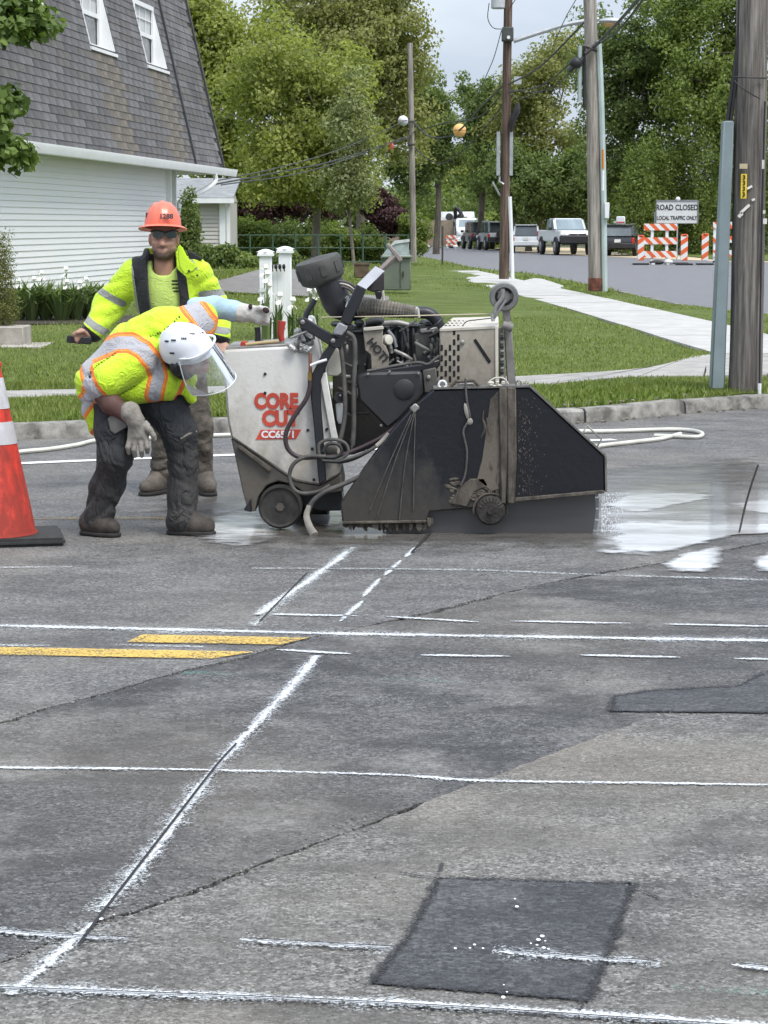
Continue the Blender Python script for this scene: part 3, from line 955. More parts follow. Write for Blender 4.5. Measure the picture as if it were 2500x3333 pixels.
dm = MB(); dm.tube([hp(15.3, 0.14, EZ - 0.12), hp(15.3, 0.14, EZ - 0.3), hp(14.9, -0.05, EZ - 0.5), hp(13.7, -0.28, EZ - 0.72), hp(13.5, -0.3, EZ - 1.0), hp(13.5, -0.3, 0.4)], 0.055, 8, smooth=4)
dm.build('downspout', WHITE, house)
# mansard backing with openings
RB = M('roof_felt', (0.05, 0.05, 0.052), 0.95)
ts = sorted({T0, T1} | {w[0] for w in wins} | {w[1] for w in wins}); zs = [EZ, 4.97, 6.27, ZT]
rb = MB()
for i in range(len(ts) - 1):
    for k in range(3):
        tm, zm = (ts[i] + ts[i + 1]) / 2, (zs[k] + zs[k + 1]) / 2
        if any(w[0] < tm < w[1] and w[2] < zm < w[3] for w in wins): continue
        rb.add([sl_(ts[i], zs[k]), sl_(ts[i + 1], zs[k]), sl_(ts[i + 1], zs[k + 1]), sl_(ts[i], zs[k + 1])], [(0, 1, 2, 3)])
# far end and the roof top so the volume is closed
e = MB(); 
rb.add([sl_(T1, EZ), sl_(T1, ZT), hp(T1, -8, ZT), hp(T1, -8, EZ)], [(0, 3, 2, 1)])
rb.add([sl_(T0, ZT), sl_(T1, ZT), hp(T1, -8, ZT + .3), hp(T0, -8, ZT + .3)], [(0, 1, 2, 3)])
roof = rb.build('roof', RB, house, sharp=20)
# shingles
SH = [M('shingle_%s' % n_, c_, 0.95, var=0.4, scale=3.4, bump=0.6, bscale=70, stretch=(1, 1, .35)) for n_, c_ in (('slate', (0.122, 0.119, 0.121)), ('dark', (0.102, 0.100, 0.103)), ('grey', (0.138, 0.135, 0.136)), ('brown', (0.120, 0.113, 0.108)), ('pale', (0.146, 0.144, 0.145)))]
SHB = M('shingle_tan', (0.155, 0.138, 0.115), 0.95, var=0.35, scale=5, bump=0.7, bscale=60)
upv = (Vector((0, 0, 1)) - HN * TL).normalized()
snv = (HN + Vector((0, 0, TL))).normalized()
ex, wd_ = 0.15, 0.95
sd = MB(); hw = wd_ / 2 - 0.006
a = [(-hw, 0), (hw, 0), (hw, ex + 0.05), (-hw, ex + 0.05)]
vs = []
for x, y in a: vs.append(HD * x + upv * y + snv * (0.018 if y == 0 else 0.004))
for x, y in a: vs.append(HD * x + upv * y + snv * 0.002)
sd.add(vs, [(0, 1, 2, 3), (0, 4, 5, 1), (1, 5, 6, 2), (3, 7, 4, 0)])
lst = []
row = 0; h = 0.0
while EZ + h * upv.z < 7.4:
    z = EZ + h * upv.z
    t_ = T0 + (0.5 if row % 2 else 0.25) * wd_ + (row * 0.31) % 0.4
    while t_ < T1:
        lst.append((t_, h, row)); t_ += wd_
    row += 1; h += ex
def in_view(t_, h):
    p = sl_(t_, EZ) + upv * h
    d = p - Vector((0, 0, CAMH))
    yc = d.y * cp - d.z * sp
    u = CX + F * d.x / yc; v = CY - F * (d.z * cp + d.y * sp) / yc
    return -80 < u < 760 and -60 < v < 620, p.y
cand = []
for (t_, h, r_) in lst:
    z = EZ + h * upv.z
    clip = None
    bad = False
    for w in wins:
        if w[2] - 0.16 < z < w[3] - 0.02 and w[0] - hw - .02 < t_ < w[1] + hw + .02: bad = True
    vis, y = in_view(t_, h)
    cand.append((not vis, bad, y, t_, h, r_))
full = [c for c in cand if not c[1]]
full.sort(key=lambda c: (c[0], c[2]))
meshes = {}
def shm(kind):
    if kind not in meshes:
        me = sd.mesh('shingle', sharp=20); me.materials.append(kind); meshes[kind] = me
    return meshes[kind]
rest = {}
for i, (nv, bad, y, t_, h, r_) in enumerate(full):
    z = EZ + h * upv.z
    tan = any(w[0] + 0.3 < t_ < w[1] + 0.1 and z < w[2] for w in wins[1:])
    km = SHB if tan else SH[(r_ * 7 + int(t_ * 3.7) * 5 + int(t_ * 13) + r_ * r_) % 5]
    p = sl_(t_, EZ) + upv * h
    if i < 296:
        o = bpy.data.objects.new('shingle', shm(km)); COL.objects.link(o)
        o.location = p
        o.parent = roof
    else:
        mm = rest.setdefault(km.name, (MB(), km))[0]
        mm.add([p + q for q in vs], [(0, 1, 2, 3), (0, 4, 5, 1), (1, 5, 6, 2), (3, 7, 4, 0)])
rm = MB(); mats = []
for k_, (mm, km) in rest.items():
    rm.cur = len(mats); mats.append(km); rm.add(mm.v, mm.f)
for (nv, bad, y, t_, h, r_) in cand:           # clipped shingles beside the windows
    if not bad: continue
    z = EZ + h * upv.z
    for w in wins:
        if not (w[2] - 0.16 < z < w[3] - 0.02): continue
        for lo, hi in ((t_ - hw, min(t_ + hw, w[0] - 0.03)), (max(t_ - hw, w[1] + 0.03), t_ + hw)):
            if hi - lo < 0.08 or hi - lo > 2 * hw + 0.01: continue
            if not (w[0] - 2 * hw < (lo + hi) / 2 < w[1] + 2 * hw): continue
            rm.cur = 0
            q = []
            for x, yy in ((lo, 0), (hi, 0), (hi, ex + .05), (lo, ex + .05)):
                q.append(sl_(x, EZ) + upv * (h + yy) + snv * (0.017 if yy == 0 else 0.0035))
            rm.add(q, [(0, 1, 2, 3)])
o = rm.build('shingle_field', mats, roof, sharp=20); o['kind'] = 'stuff'
# hip flashing lines near the corner and the roof edge
for t_ in (13.75, T1 - 0.02):
    fm = MB(); fm.prism([sl_(t_, EZ, .02), sl_(t_ + .1, EZ, .02), sl_(t_ + .1, ZT, .02), sl_(t_, ZT, .02)], snv * 0.04)
    fm.build('ridge_flashing', M('flashing', (0.05, 0.05, 0.055), 0.6), roof)
# windows set upright into the slope
for (ta, tb, za, zb) in wins:
    off = -(zb - EZ) * TL
    wroot = MB()
    wroot.prism([hp(ta, off - 0.03, za), hp(tb, off - 0.03, za), hp(tb, off - 0.03, zb), hp(ta, off - 0.03, zb)], -HN * 0.05)
    win = wroot.build('window', WHITE, house)
    gp = MB(); gp.prism([hp(ta + .10, off - .015, za + .1), hp(tb - .10, off - .015, za + .1), hp(tb - .10, off - .015, zb - .09), hp(ta + .10, off - .015, zb - .09)], -HN * 0.01)
    gp.build('pane', GLASS, win)
    cu = MB(); cu.prism([hp(ta + .42, off - .010, za + .62), hp(tb - .12, off - .010, za + .62), hp(tb - .12, off - .010, zb - .1), hp(ta + .3, off - .010, zb - .1)], -HN * 0.003)
    cu.build('curtain', CURTAIN, win)
    fr = MB()
    def bar(t1, t2, z1, z2, d=0.045):
        fr.prism([hp(t1, off + .0, z1), hp(t2, off + .0, z1), hp(t2, off + .0, z2), hp(t1, off + .0, z2)], HN * d)
    bar(ta, ta + .10, za, zb); bar(tb - .10, tb, za, zb); bar(ta + .1, tb - .1, zb - .09, zb); bar(ta + .1, tb - .1, za, za + .1)
    zm = (za + zb) / 2
    bar(ta + .1, tb - .1, zm - .04, zm + .04, .035)
    for f_ in (1 / 3, 2 / 3):
        tt = ta + .1 + (tb - ta - .2) * f_
        bar(tt - .012, tt + .012, zm + .04, zb - .09, .012)
    bar(ta + .1, tb - .1, (zm + zb) / 2 - .012, (zm + zb) / 2 + .012, .013)
    fr.build('frame', WHITE, win)
    for tt, dd in ((tb, 1), (ta, -1)):
        ck = MB(); ck.prism([hp(tt, off - .03, za), hp(tt, -(za - EZ) * TL + .03, za), hp(tt, off + .01, zb)], HD * 0.03 * dd)
        ck.build('cheek', WHITE, win)
    sl2 = MB(); sl2.prism([hp(ta - .06, off - .02, za - .02), hp(tb + .1, off - .02, za - .02), hp(tb + .1, -(za - EZ) * TL + .07, za - .05), hp(ta - .06, -(za - EZ) * TL + .07, za - .05)], (0, 0, -0.06))
    sl2.build('sill', WHITE, win)

# --- garage behind
gar = thing('garage', 'low beige sided garage with grey roof seen past the house corner', 'garage', (-6.2, 66, 0.35))
gx0, gx1, gy = -9.0, -4.85, 66.0
BEI = M('beige_siding', (0.50, 0.475, 0.44), 0.6, var=0.05, scale=1)
MB().box(((gx0 + gx1) / 2, gy + 3, 1.3), (gx1 - gx0 - .04, 6, 2.3)).build('wall', BEI, gar)
z = 0.4
while z < 2.32:
    m = MB()
    m.add([(gx0, gy, z), (gx1, gy, z), (gx1, gy - .035, z), (gx0, gy - .035, z), (gx0, gy - .006, z + .12), (gx1, gy - .006, z + .12), (gx1, gy + .0, z + .12), (gx0, gy, z + .12)],
          [(0, 1, 2, 3), (3, 2, 5, 4), (4, 5, 6, 7)])
    m.build('clapboard', BEI, gar, sharp=20); z += .12
MB().box((gx1 - .06, gy - .05, 1.35), (.18, .08, 2.1)).build('corner_board', WHITE, gar)
MB().box((gx1 + .12, gy - .02, 1.3), (.1, .1, 2.1)).build('downspout', WHITE, gar)
rm_ = MB(); rm_.prism([(gx0 - .3, gy - .35, 2.42), (gx1 + .3, gy - .35, 2.42), (gx1 + .3, gy + 3, 3.05), (gx0 - .3, gy + 3, 3.05)], (0, 0.05, .08))
rm_.build('roof', M('garage_roof', (0.24, 0.25, 0.25), 0.9, var=.2, scale=3), gar)
MB().box(((gx0 + gx1) / 2, gy - .37, 2.38), (gx1 - gx0 + .64, .12, .14)).build('gutter', WHITE, gar)
MB().prism([(gx1, gy, 2.4), (gx1, gy + 6, 2.4), (gx1, gy + 3, 3.0)], (-.1, 0, 0)).build('gable', BEI, gar)

# --- white yard post sign with picket panel
ps = thing('yard_sign_posts', 'pair of white capped posts holding a white picket panel on the lawn', 'post', W(905, 1090, 27))
def post(u, v_top, v_bot, Y, w):
    c = W(u, v_bot, Y); top = W(u, v_top, Y)
    m = MB(); m.box((c.x, Y, (c.z + top.z) / 2), (w, w, top.z - c.z)); o = m.build('post', WHITE, ps, bevel=.008)
    m = MB(); m.box((c.x, Y, top.z + .01), (w * 1.35, w * 1.35, .03)); m.box((c.x, Y, top.z + .035), (w * 1.2, w * 1.2, .02))
    m.lathe([(w * .78, 0.045), (w * .3, .075), (0.001, .082)], (c.x, Y, top.z), n=4)
    m.build('post_cap', WHITE, o)
post(867, 832, 1130, 27, 0.15); post(930, 822, 1130, 27.6, 0.16)
for i, u in enumerate((885, 898, 911, 924)):
    a, b = W(u, 1100, 27.3), W(u, 862, 27.3)
    m = MB(); m.box((a.x, 27.3, (a.z + b.z) / 2), (.047, .02, b.z - a.z)); m.build('picket', WHITE, ps)
    k = W(u, 868, 27.22); m = MB(); m.ell(k, (.022, .03, .035), None, 8, 6); m.tube([k, k + Vector((.01, 0, -.06))], .008, 5)
    m.build('clip', M('black_plastic', (0.018, 0.018, 0.02), 0.45), ps)

# --- planter box with shrub at the left edge
pl = thing('stone_planter', 'weathered pale stone planter block at the left lawn edge', 'planter', G(30, 1080, .3))
STONE = M('pale_stone', (0.36, 0.33, 0.29), .9, var=.25, scale=6, bump=.4)
p = W(30, 1045, 25.5)
MB().box((p.x - .1, 25.5, .36), (.62, .6, .22)).build('block', STONE, pl, bevel=.01)
MB().box((p.x + .0, 25.3, .22), (.95, .9, .09)).build('step', STONE, pl, bevel=.01)

# --- utility cabinets on the lawn
UG = M('cabinet_green', (0.135, 0.155, 0.12), .6, var=.12, scale=3)
uc = thing('utility_cabinet', 'olive green metal utility cabinet on the lawn behind the saw', 'cabinet', W(1290, 945, 47))
a, b = W(1246, 945, 47), W(1337, 838, 47)
MB().prism([(a.x, 47, a.z), (b.x, 47, a.z), (b.x, 47, b.z), (a.x, 47, b.z)], (0, .6, 0)).build('body', UG, uc, bevel=.02)
MB().box(((a.x + b.x) / 2, 47.28, b.z + .015), (b.x - a.x + .06, .7, .05)).build('lid', M('cabinet_lid', (.2, .23, .19), .5), uc, bevel=.015)
MB().box(((a.x + b.x) / 2 + .08, 46.99, (a.z + b.z) / 2), (.012, .02, .62)).build('door_seam', M('seam', (.05, .06, .05)), uc)
MB().box(((a.x + b.x) / 2 + .14, 46.98, (a.z + b.z) / 2), (.02, .03, .12)).build('handle', M('black_plastic'), uc)
uc2 = thing('cable_pedestal', 'rusty brown cable pedestal left of the green cabinet', 'cabinet', W(1175, 905, 50))
a, b = W(1153, 905, 50), W(1202, 860, 50)
MB().prism([(a.x, 50, a.z), (b.x, 50, a.z), (b.x, 50, b.z), (a.x, 50, b.z)], (0, .3, 0)).build('body', M('rust_box', (.12, .085, .055), .8, var=.4), uc2, bevel=.02)
MB().box(((a.x + b.x) / 2, 50.15, b.z + .01), (b.x - a.x + .04, .34, .04)).build('lid', M('rust_box'), uc2)
uc3 = thing('glass_topped_box', 'pale grey box with slanted clear cover above the green cabinet', 'cabinet', W(1290, 850, 56))
pts = [(1238, 840), (1268, 800), (1285, 788), (1330, 783), (1332, 840)]
MB().prism([W(u, v, 56) for u, v in pts], (0, .6, 0)).build('cover', M('pale_cover', (.36, .42, .42), .25, var=.25, scale=3), uc3, bevel=.01)
a, b = W(1240, 905, 56.1), W(1331, 841, 56.1)
MB().prism([(a.x, 56.1, .1), (b.x, 56.1, .1), (b.x, 56.1, b.z - .005), (a.x, 56.1, b.z - .005)], (0, .45, 0)).build('base', UG, uc3)
MB().prism([W(u, v, 55.97) for u, v in [(1262, 808), (1286, 784), (1333, 779), (1333, 787), (1290, 793)]], (0, .66, 0)).build('lid', M('pale_lid', (.6, .63, .63), .5), uc3)
sp_ = thing('sign_post', 'short thin dark steel post standing in grass by the street edge', 'post', G(1440, 862, .15))
p = G(1440, 862, .15); MB().box((p.x, p.y, .15 + .72), (.07, .06, 1.5)).build('post', M('dark_steel', (.06, .055, .05), .6), sp_)
# ================================================================ TREES AND PLANTS
BARK = M('bark', (0.10, 0.085, 0.065), 0.95, var=.4, scale=7, bump=.7, bscale=25, stretch=(1, 1, .25))
BARKL = M('bark_pale', (0.19, 0.165, 0.13), 0.95, var=.35, scale=7, bump=.6, bscale=25, stretch=(1, 1, .25))
LEAFPTS = {}
def leaves(P, D, size, seed, aspect=.62, updown=0.35):
    """P positions (n,3), D outward dirs (n,3) -> diamond leaves"""
    r = np.random.default_rng(seed)
    n = len(P)
    nrm = D * .8 + r.normal(0, .65, (n, 3)); nrm[:, 2] += updown
    nrm /= np.linalg.norm(nrm, axis=1)[:, None]
    tan = np.cross(nrm, r.normal(0, 1, (n, 3))); tan /= np.linalg.norm(tan, axis=1)[:, None]
    bi = np.cross(nrm, tan)
    s = (size * r.uniform(.6, 1.35, n))[:, None]
    v0 = P - tan * s * .5; v2 = P + tan * s * .5 - nrm * s * .12
    v1 = P + bi * s * aspect * .5 + tan * s * .05; v3 = P - bi * s * aspect * .5 + tan * s * .05
    V = np.stack([v0, v1, v2, v3], 1).reshape(-1, 3)
    return V, np.arange(4 * n).reshape(-1, 4)

def crown_points(blobs, n, clump, seed, hollow=.55, flat=.75, rag=.25):
    """blobs: list of (centre, (rx,ry,rz)); leaves gathered in clumps near the blob surfaces"""
    r = np.random.default_rng(seed)
    vol = np.array([b[1][0] * b[1][1] * b[1][2] for b in blobs]) ** .72
    nc = max(8, int(sum(b[1][0] * b[1][2] * 4 for b in blobs) / (clump * clump) * 2.2))
    bi = r.choice(len(blobs), nc, p=vol / vol.sum())
    C = np.array([b[0] for b in blobs], float)[bi]; R = np.array([b[1] for b in blobs], float)[bi]
    d = r.normal(0, 1, (nc, 3)); d /= np.linalg.norm(d, axis=1)[:, None]
    rad = hollow + (1 - hollow) * r.random(nc) ** .6 + r.normal(0, rag * .35, nc)
    cc = C + d * R * rad[:, None]
    cs = clump * r.uniform(.55, 1.25, nc)
    w = cs ** 2; ci = r.choice(nc, n, p=w / w.sum())
    e = r.normal(0, 1, (n, 3)); e /= np.linalg.norm(e, axis=1)[:, None]
    e2 = e * (r.random(n) ** .45)[:, None]; e2[:, 2] *= flat
    P = cc[ci] + e2 * cs[ci][:, None]
    out = e * .5 + d[ci] * .6
    return P, out, cc

def tree(name, label, base, blobs, n, size, mat, seed, clump=.8, trunk_r=.2, bark=None, limbs=10, hollow=.5, cat='tree', group=None, trunk_top=None, updown=.35, aspect=.62, flat=.75, rag=.25):
    t_ = thing(name, label, cat, base, group)
    P, D, cc = crown_points(blobs, int(n * 1.5), clump, seed, hollow, flat, rag)
    V, Fc = leaves(P, D, size * .74, seed + 1, aspect, updown)
    link('crown', np_mesh('crown', V, Fc), mat, t_)
    if trunk_r:
        r = random.Random(seed)
        base = Vector(base)
        c0 = Vector(blobs[0][0])
        top = Vector(trunk_top) if trunk_top else c0
        mid = base.lerp(top, .5) + Vector((r.uniform(-.2, .2), 0, 0))
        tb = MB()
        tb.tube([base - Vector((0, 0, .1)), base + Vector((0, 0, .3)), mid, top], [trunk_r * 1.3, trunk_r, trunk_r * .8, trunk_r * .4], 9, smooth=4)
        for i in range(limbs):
            e = Vector(cc[r.randrange(len(cc))])
            f = r.uniform(.45, .95)
            a = base.lerp(top, f)
            if (e.z - a.z) < .2: a = base.lerp(top, .45)
            m1 = a.lerp(e, .5) + Vector((r.uniform(-.3, .3), r.uniform(-.3, .3), r.uniform(.0, .5)))
            tb.tube([a, m1, e], [trunk_r * .38, trunk_r * .22, trunk_r * .07], 6, smooth=4)
        tb.build('trunk', bark or BARK, t_, sharp=60)
    return t_

def B(u, v, ru, rv, Y, dy=None):
    """crown blob from its place and apparent size at depth Y"""
    p = W(u, v, Y); k = Y / F
    return (tuple(p), (ru * k, (dy if dy else ru * k * .8), rv * k))

L_maple = leaf_mat('leaf_spring_maple', (0.138, 0.178, 0.04), (0.425, 0.448, 0.138), 0.55)
L_olive = leaf_mat('leaf_olive', (0.146, 0.162, 0.05), (0.403, 0.403, 0.162), 0.55)
L_dark = leaf_mat('leaf_dark', (0.07, 0.108, 0.036), (0.228, 0.288, 0.09), 0.48)
L_mid = leaf_mat('leaf_mid', (0.103, 0.149, 0.037), (0.299, 0.362, 0.103), 0.51)
L_purple = leaf_mat('leaf_purple', (0.036, 0.02, 0.023), (0.12, 0.055, 0.062), .3)
L_pale = leaf_mat('leaf_pale', (0.15, 0.19, 0.045), (0.36, 0.40, 0.12), .45)
L_cedar = leaf_mat('leaf_cedar', (0.086, 0.132, 0.034), (0.27, 0.333, 0.092), 0.44)
L_pear = leaf_mat('leaf_pale_underside', (0.10, 0.135, 0.04), (0.36, 0.38, 0.19), .4)

# centre left: spring-green maple with slim trunk
tree('maple_tree', 'light green maple with slim grey trunk left of the far wooden pole', (W(1028, 838, 78).x, 78, .3),
     [B(1040, 420, 200, 210, 78), B(920, 330, 210, 230, 78), B(1120, 560, 150, 120, 77), B(960, 560, 190, 110, 77), B(1060, 250, 150, 110, 79), B(1150, 400, 110, 130, 77)],
     26000, .22, L_maple, 11, .75, .17, BARKL, 16, .35)
tree('maple_tree', 'broad yellow green maple right beside the mansard roof edge', (W(735, 850, 86).x, 86, .3),
     [B(760, 330, 190, 300, 86), B(680, 160, 150, 190, 86), B(840, 180, 150, 160, 86), B(740, 520, 130, 110, 86), B(620, 60, 120, 130, 87)],
     26000, .24, L_maple, 12, .85, .2, BARK, 12, .35)
tree('oak_tree', 'tall olive oak with thin airy top against the sky', (W(1180, 850, 105).x, 105, .2),
     [B(1180, 150, 220, 230, 105), B(1300, 260, 110, 190, 105), B(1100, 20, 200, 130, 106), B(1250, 60, 120, 120, 105), B(1310, 440, 90, 120, 105), B(1000, 60, 140, 120, 106)],
     25000, .27, L_olive, 13, 1.0, .3, BARK, 22, .35, rag=.5)
tree('pear_tree', 'small tree with pale flickering leaves beside the slim maple trunk', (W(1150, 845, 74).x, 74, .25),
     [B(1150, 420, 75, 180, 74), B(1130, 600, 90, 90, 74)], 4200, .17, L_pear, 14, .5, .06, BARKL, 6, .3)
tree('dark_tree', 'dark green tree just right of the far wooden pole', (W(1420, 830, 125).x, 125, 0),
     [B(1415, 400, 75, 130, 125), B(1370, 330, 70, 90, 126), B(1450, 520, 70, 70, 125), B(1330, 560, 60, 70, 126)], 12000, .28, L_dark, 15, .9, .2, BARK, 8, .35)
tree('purple_plum', 'dark purple leaved plum shrub beside the far wooden pole', (W(1240, 800, 84).x, 84, .2),
     [B(1240, 700, 68, 62, 84), B(1215, 660, 45, 35, 84)], 6000, .17, L_purple, 16, .5, .07, BARK, 5, .3, cat='shrub')
tree('purple_plum', 'wide dark purple tree shaded under the spring green maple', (W(880, 840, 92).x, 92, .2),
     [B(800, 660, 170, 75, 92), B(960, 640, 130, 90, 92), B(1080, 600, 90, 70, 92), B(650, 680, 90, 60, 92)], 15000, .2, L_purple, 17, .7, .12, BARK, 8, .3)
tree('pale_thicket', 'pale yellow green trees closing the view at the street end', (W(1500, 800, 215).x, 215, 0),
     [B(1470, 640, 130, 110, 215, 5), B(1580, 620, 110, 130, 216, 5), B(1370, 680, 90, 90, 214, 5), B(1500, 560, 80, 60, 217, 5)], 14000, .5, L_pale, 18, 1.6, .25, BARK, 8, .3)
tree('dark_tree', 'dark tree with open leaf gaps left of the middle rusty pole', (W(1560, 820, 150).x, 150, 0),
     [B(1575, 420, 75, 110, 150), B(1530, 340, 55, 90, 151), B(1620, 330, 70, 90, 150), B(1600, 560, 80, 70, 150)], 13000, .3, L_dark, 19, 1.0, .25, BARK, 10, .35, rag=.5)
tree('locust_tree', 'pale topped airy tree between the two middle poles', (W(1760, 820, 145).x, 145, 0),
     [B(1760, 300, 130, 130, 145), B(1830, 190, 95, 80, 145), B(1690, 420, 90, 110, 145), B(1800, 480, 120, 110, 145)], 14000, .32, L_olive, 20, 1.1, .25, BARK, 16, .4, rag=.6)
tree('pine_tree', 'dark drooping evergreen above the parked cars', (W(1720, 815, 138).x, 138, 0),
     [B(1720, 620, 150, 110, 138), B(1850, 600, 130, 120, 138), B(1650, 560, 80, 90, 138), B(1920, 640, 100, 90, 137)], 20000, .3, L_dark, 21, 1.0, .22, BARK, 8, .35)
tree('dark_tree', 'tall dense dark tree behind the grey middle pole', (W(2030, 815, 128).x, 128, 0),
     [B(2030, 330, 170, 270, 128), B(2130, 150, 150, 170, 128), B(1960, 200, 100, 130, 129), B(2060, 560, 150, 110, 128), B(2200, 380, 120, 150, 128)], 26000, .29, L_dark, 22, 1.0, .3, BARK, 14, .3, rag=.35)
tree('dark_tree', 'tall mid green tree with bright crown above the hedge', (W(2330, 815, 124).x, 124, 0),
     [B(2330, 130, 190, 200, 124), B(2240, 20, 150, 110, 125), B(2440, 300, 150, 180, 124), B(2300, 330, 150, 140, 123), B(2450, 60, 120, 120, 124)], 24000, .29, L_mid, 23, 1.0, .3, BARK, 14, .3, rag=.35)
# arborvitae hedge right, each tree its own
hx = [2085, 2150, 2225, 2300, 2375, 2450, 2525]
ht = [505, 455, 470, 430, 440, 400, 430]
for i, (u, v0) in enumerate(zip(hx, ht)):
    Y = 121.5 + (i % 3) * .8
    bl = []
    for k in range(6):
        f = k / 5
        bl.append(B(u + random.uniform(-8, 8), v0 + 30 + (800 - v0 - 30) * f, 34 + 34 * math.sin(min(1, .25 + f) * PI * .62), 62, Y))
    tree('hedge_arborvitae', ['arborvitae in the right hedge, leftmost one, beside the black car', 'arborvitae in the right hedge, second from the left', 'arborvitae in the right hedge, behind the road sign left half',
          'arborvitae in the right hedge, behind the road sign right half', 'arborvitae in the right hedge, behind the striped panels', 'arborvitae in the right hedge, just left of the near pole', 'arborvitae in the right hedge, right of the near pole'][i],
         (W(u, 815, Y).x, Y, 0), bl, 6500, .22, L_cedar, 40 + i, .55, .1, BARK, 0, .45, group='arborvitae hedge along the far verge', flat=1.5, updown=.0, aspect=.5)
# shrubs along the back lawn
for i, (u, v, ru, rv, Y, mt, lab) in enumerate([(810, 770, 70, 70, 82, L_mid, 'leafy green shrub beside the beige garage'), (930, 790, 90, 65, 83, L_dark, 'dark green shrub left of the slim maple trunk'),
        (1085, 790, 80, 60, 82, L_mid, 'leafy green shrub right of the slim maple trunk'), (1200, 800, 70, 55, 82, L_dark, 'dark green shrub under the purple plum'), (1340, 760, 42, 70, 83, L_mid, 'small shrub at the foot of the far wooden pole'),
        (700, 845, 60, 34, 63, L_dark, 'low dark bush in front of the garage'), (800, 870, 75, 26, 64, L_mid, 'low spreading bush beside the driveway'), (900, 862, 60, 24, 66, L_dark, 'low dark bush at the driveway end'),
        (1600, 760, 60, 60, 160, L_mid, 'green roadside bush behind the far vehicles'), (1995, 790, 60, 60, 135, L_dark, 'dark bush behind the black car')]):
    tree('shrub', lab, tuple(W(u, v + rv, Y)), [B(u, v, ru, rv, Y), B(u + ru * .5, v + rv * .2, ru * .6, rv * .7, Y)], 3800, .16 if Y < 100 else .3, mt, 60 + i, .4 if Y < 100 else .7, .03, BARK, 4, .3, cat='shrub')
# dense wood closing the background: one mass
r9 = np.random.default_rng(9)
def mass(name, label_blobs, n, size, mat, seed):
    P, D, cc = crown_points(label_blobs, n, 1.2, seed, .2)
    V, Fc = leaves(P, D, size, seed + 1)
    o = link(name, np_mesh(name, V, Fc), mat); o['kind'] = 'stuff'
mass('far_woods', [B(u, 690 + 25 * math.sin(u), 110, 120, 170, 4) for u in range(480, 1420, 90)] + [B(u, 690, 100, 110, 190, 4) for u in range(1500, 2560, 90)], 26000, .42, L_dark, 130)
# narrow arborvitae at the house corner
bl = [B(615, 830 - i * 26, 30 - i * 2.4, 30, 44) for i in range(8)]
tree('arborvitae', 'narrow dark arborvitae at the house corner behind the standing worker', tuple(W(615, 850, 44)), bl, 5000, .09, L_dark, 80, .18, .04, BARK, 0, .4, cat='shrub', flat=1.5, updown=0)
# pale conifer at left edge
bl = [B(5, 1040 - i * 34, 62 - i * 5, 42, 25.6) for i in range(8)]
tree('dwarf_conifer', 'small yellow green conifer in the stone planter at left edge', tuple(W(5, 1050, 25.6)), bl, 5200, .045, leaf_mat('leaf_conifer', (.07, .085, .02), (.25, .25, .085), .3), 81, .12, .03, BARK, 0, .4, cat='shrub', flat=1.3, updown=.1, aspect=.35)

# near maple reaching in from the left
nt = thing('street_maple', 'leafy maple branches reaching in from the left frame edge', 'tree', (-5.6, 21, .15))
tb = MB(); tb.tube([(-5.6, 21, 0), (-5.65, 21, 1.5), (-5.5, 21, 3.0), (-5.3, 21, 4.6)], [.2, .16, .14, .08], 10, smooth=4); tb.build('trunk', BARK, nt)
cl = [(20, 30, 85, 55), (95, 60, 70, 45), (130, 95, 40, 28), (25, 105, 55, 30), (-40, 60, 90, 80), (20, 320, 45, 45), (-20, 350, 60, 60), (15, 375, 30, 18), (10, 480, 50, 35), (70, 475, 55, 28), (40, 510, 60, 30), (-50, 490, 70, 50), (-120, 200, 120, 120)]
bl = [B(u, v, a_, b_, 20.5 + .15 * (i % 3), .28) for i, (u, v, a_, b_) in enumerate(cl)]
P, D, cc = crown_points(bl, 3000, .16, 90, .1, .8)
V, Fc = leaves(P, D, .095, 91, .85, .5)
link('crown', np_mesh('crown', V, Fc), leaf_mat('leaf_near_maple', (.055, .10, .022), (.21, .29, .08), .4), nt)
br = MB()
for e in ((60, 60), (20, 330), (50, 485)):
    q = W(e[0], e[1], 20.6)
    br.tube([(-5.5, 21, q.z - .5), ((q.x - 5.5) / 2, 20.8, q.z - .1), q], [.05, .03, .008], 6, smooth=4)
br.build('branch', BARK, nt)

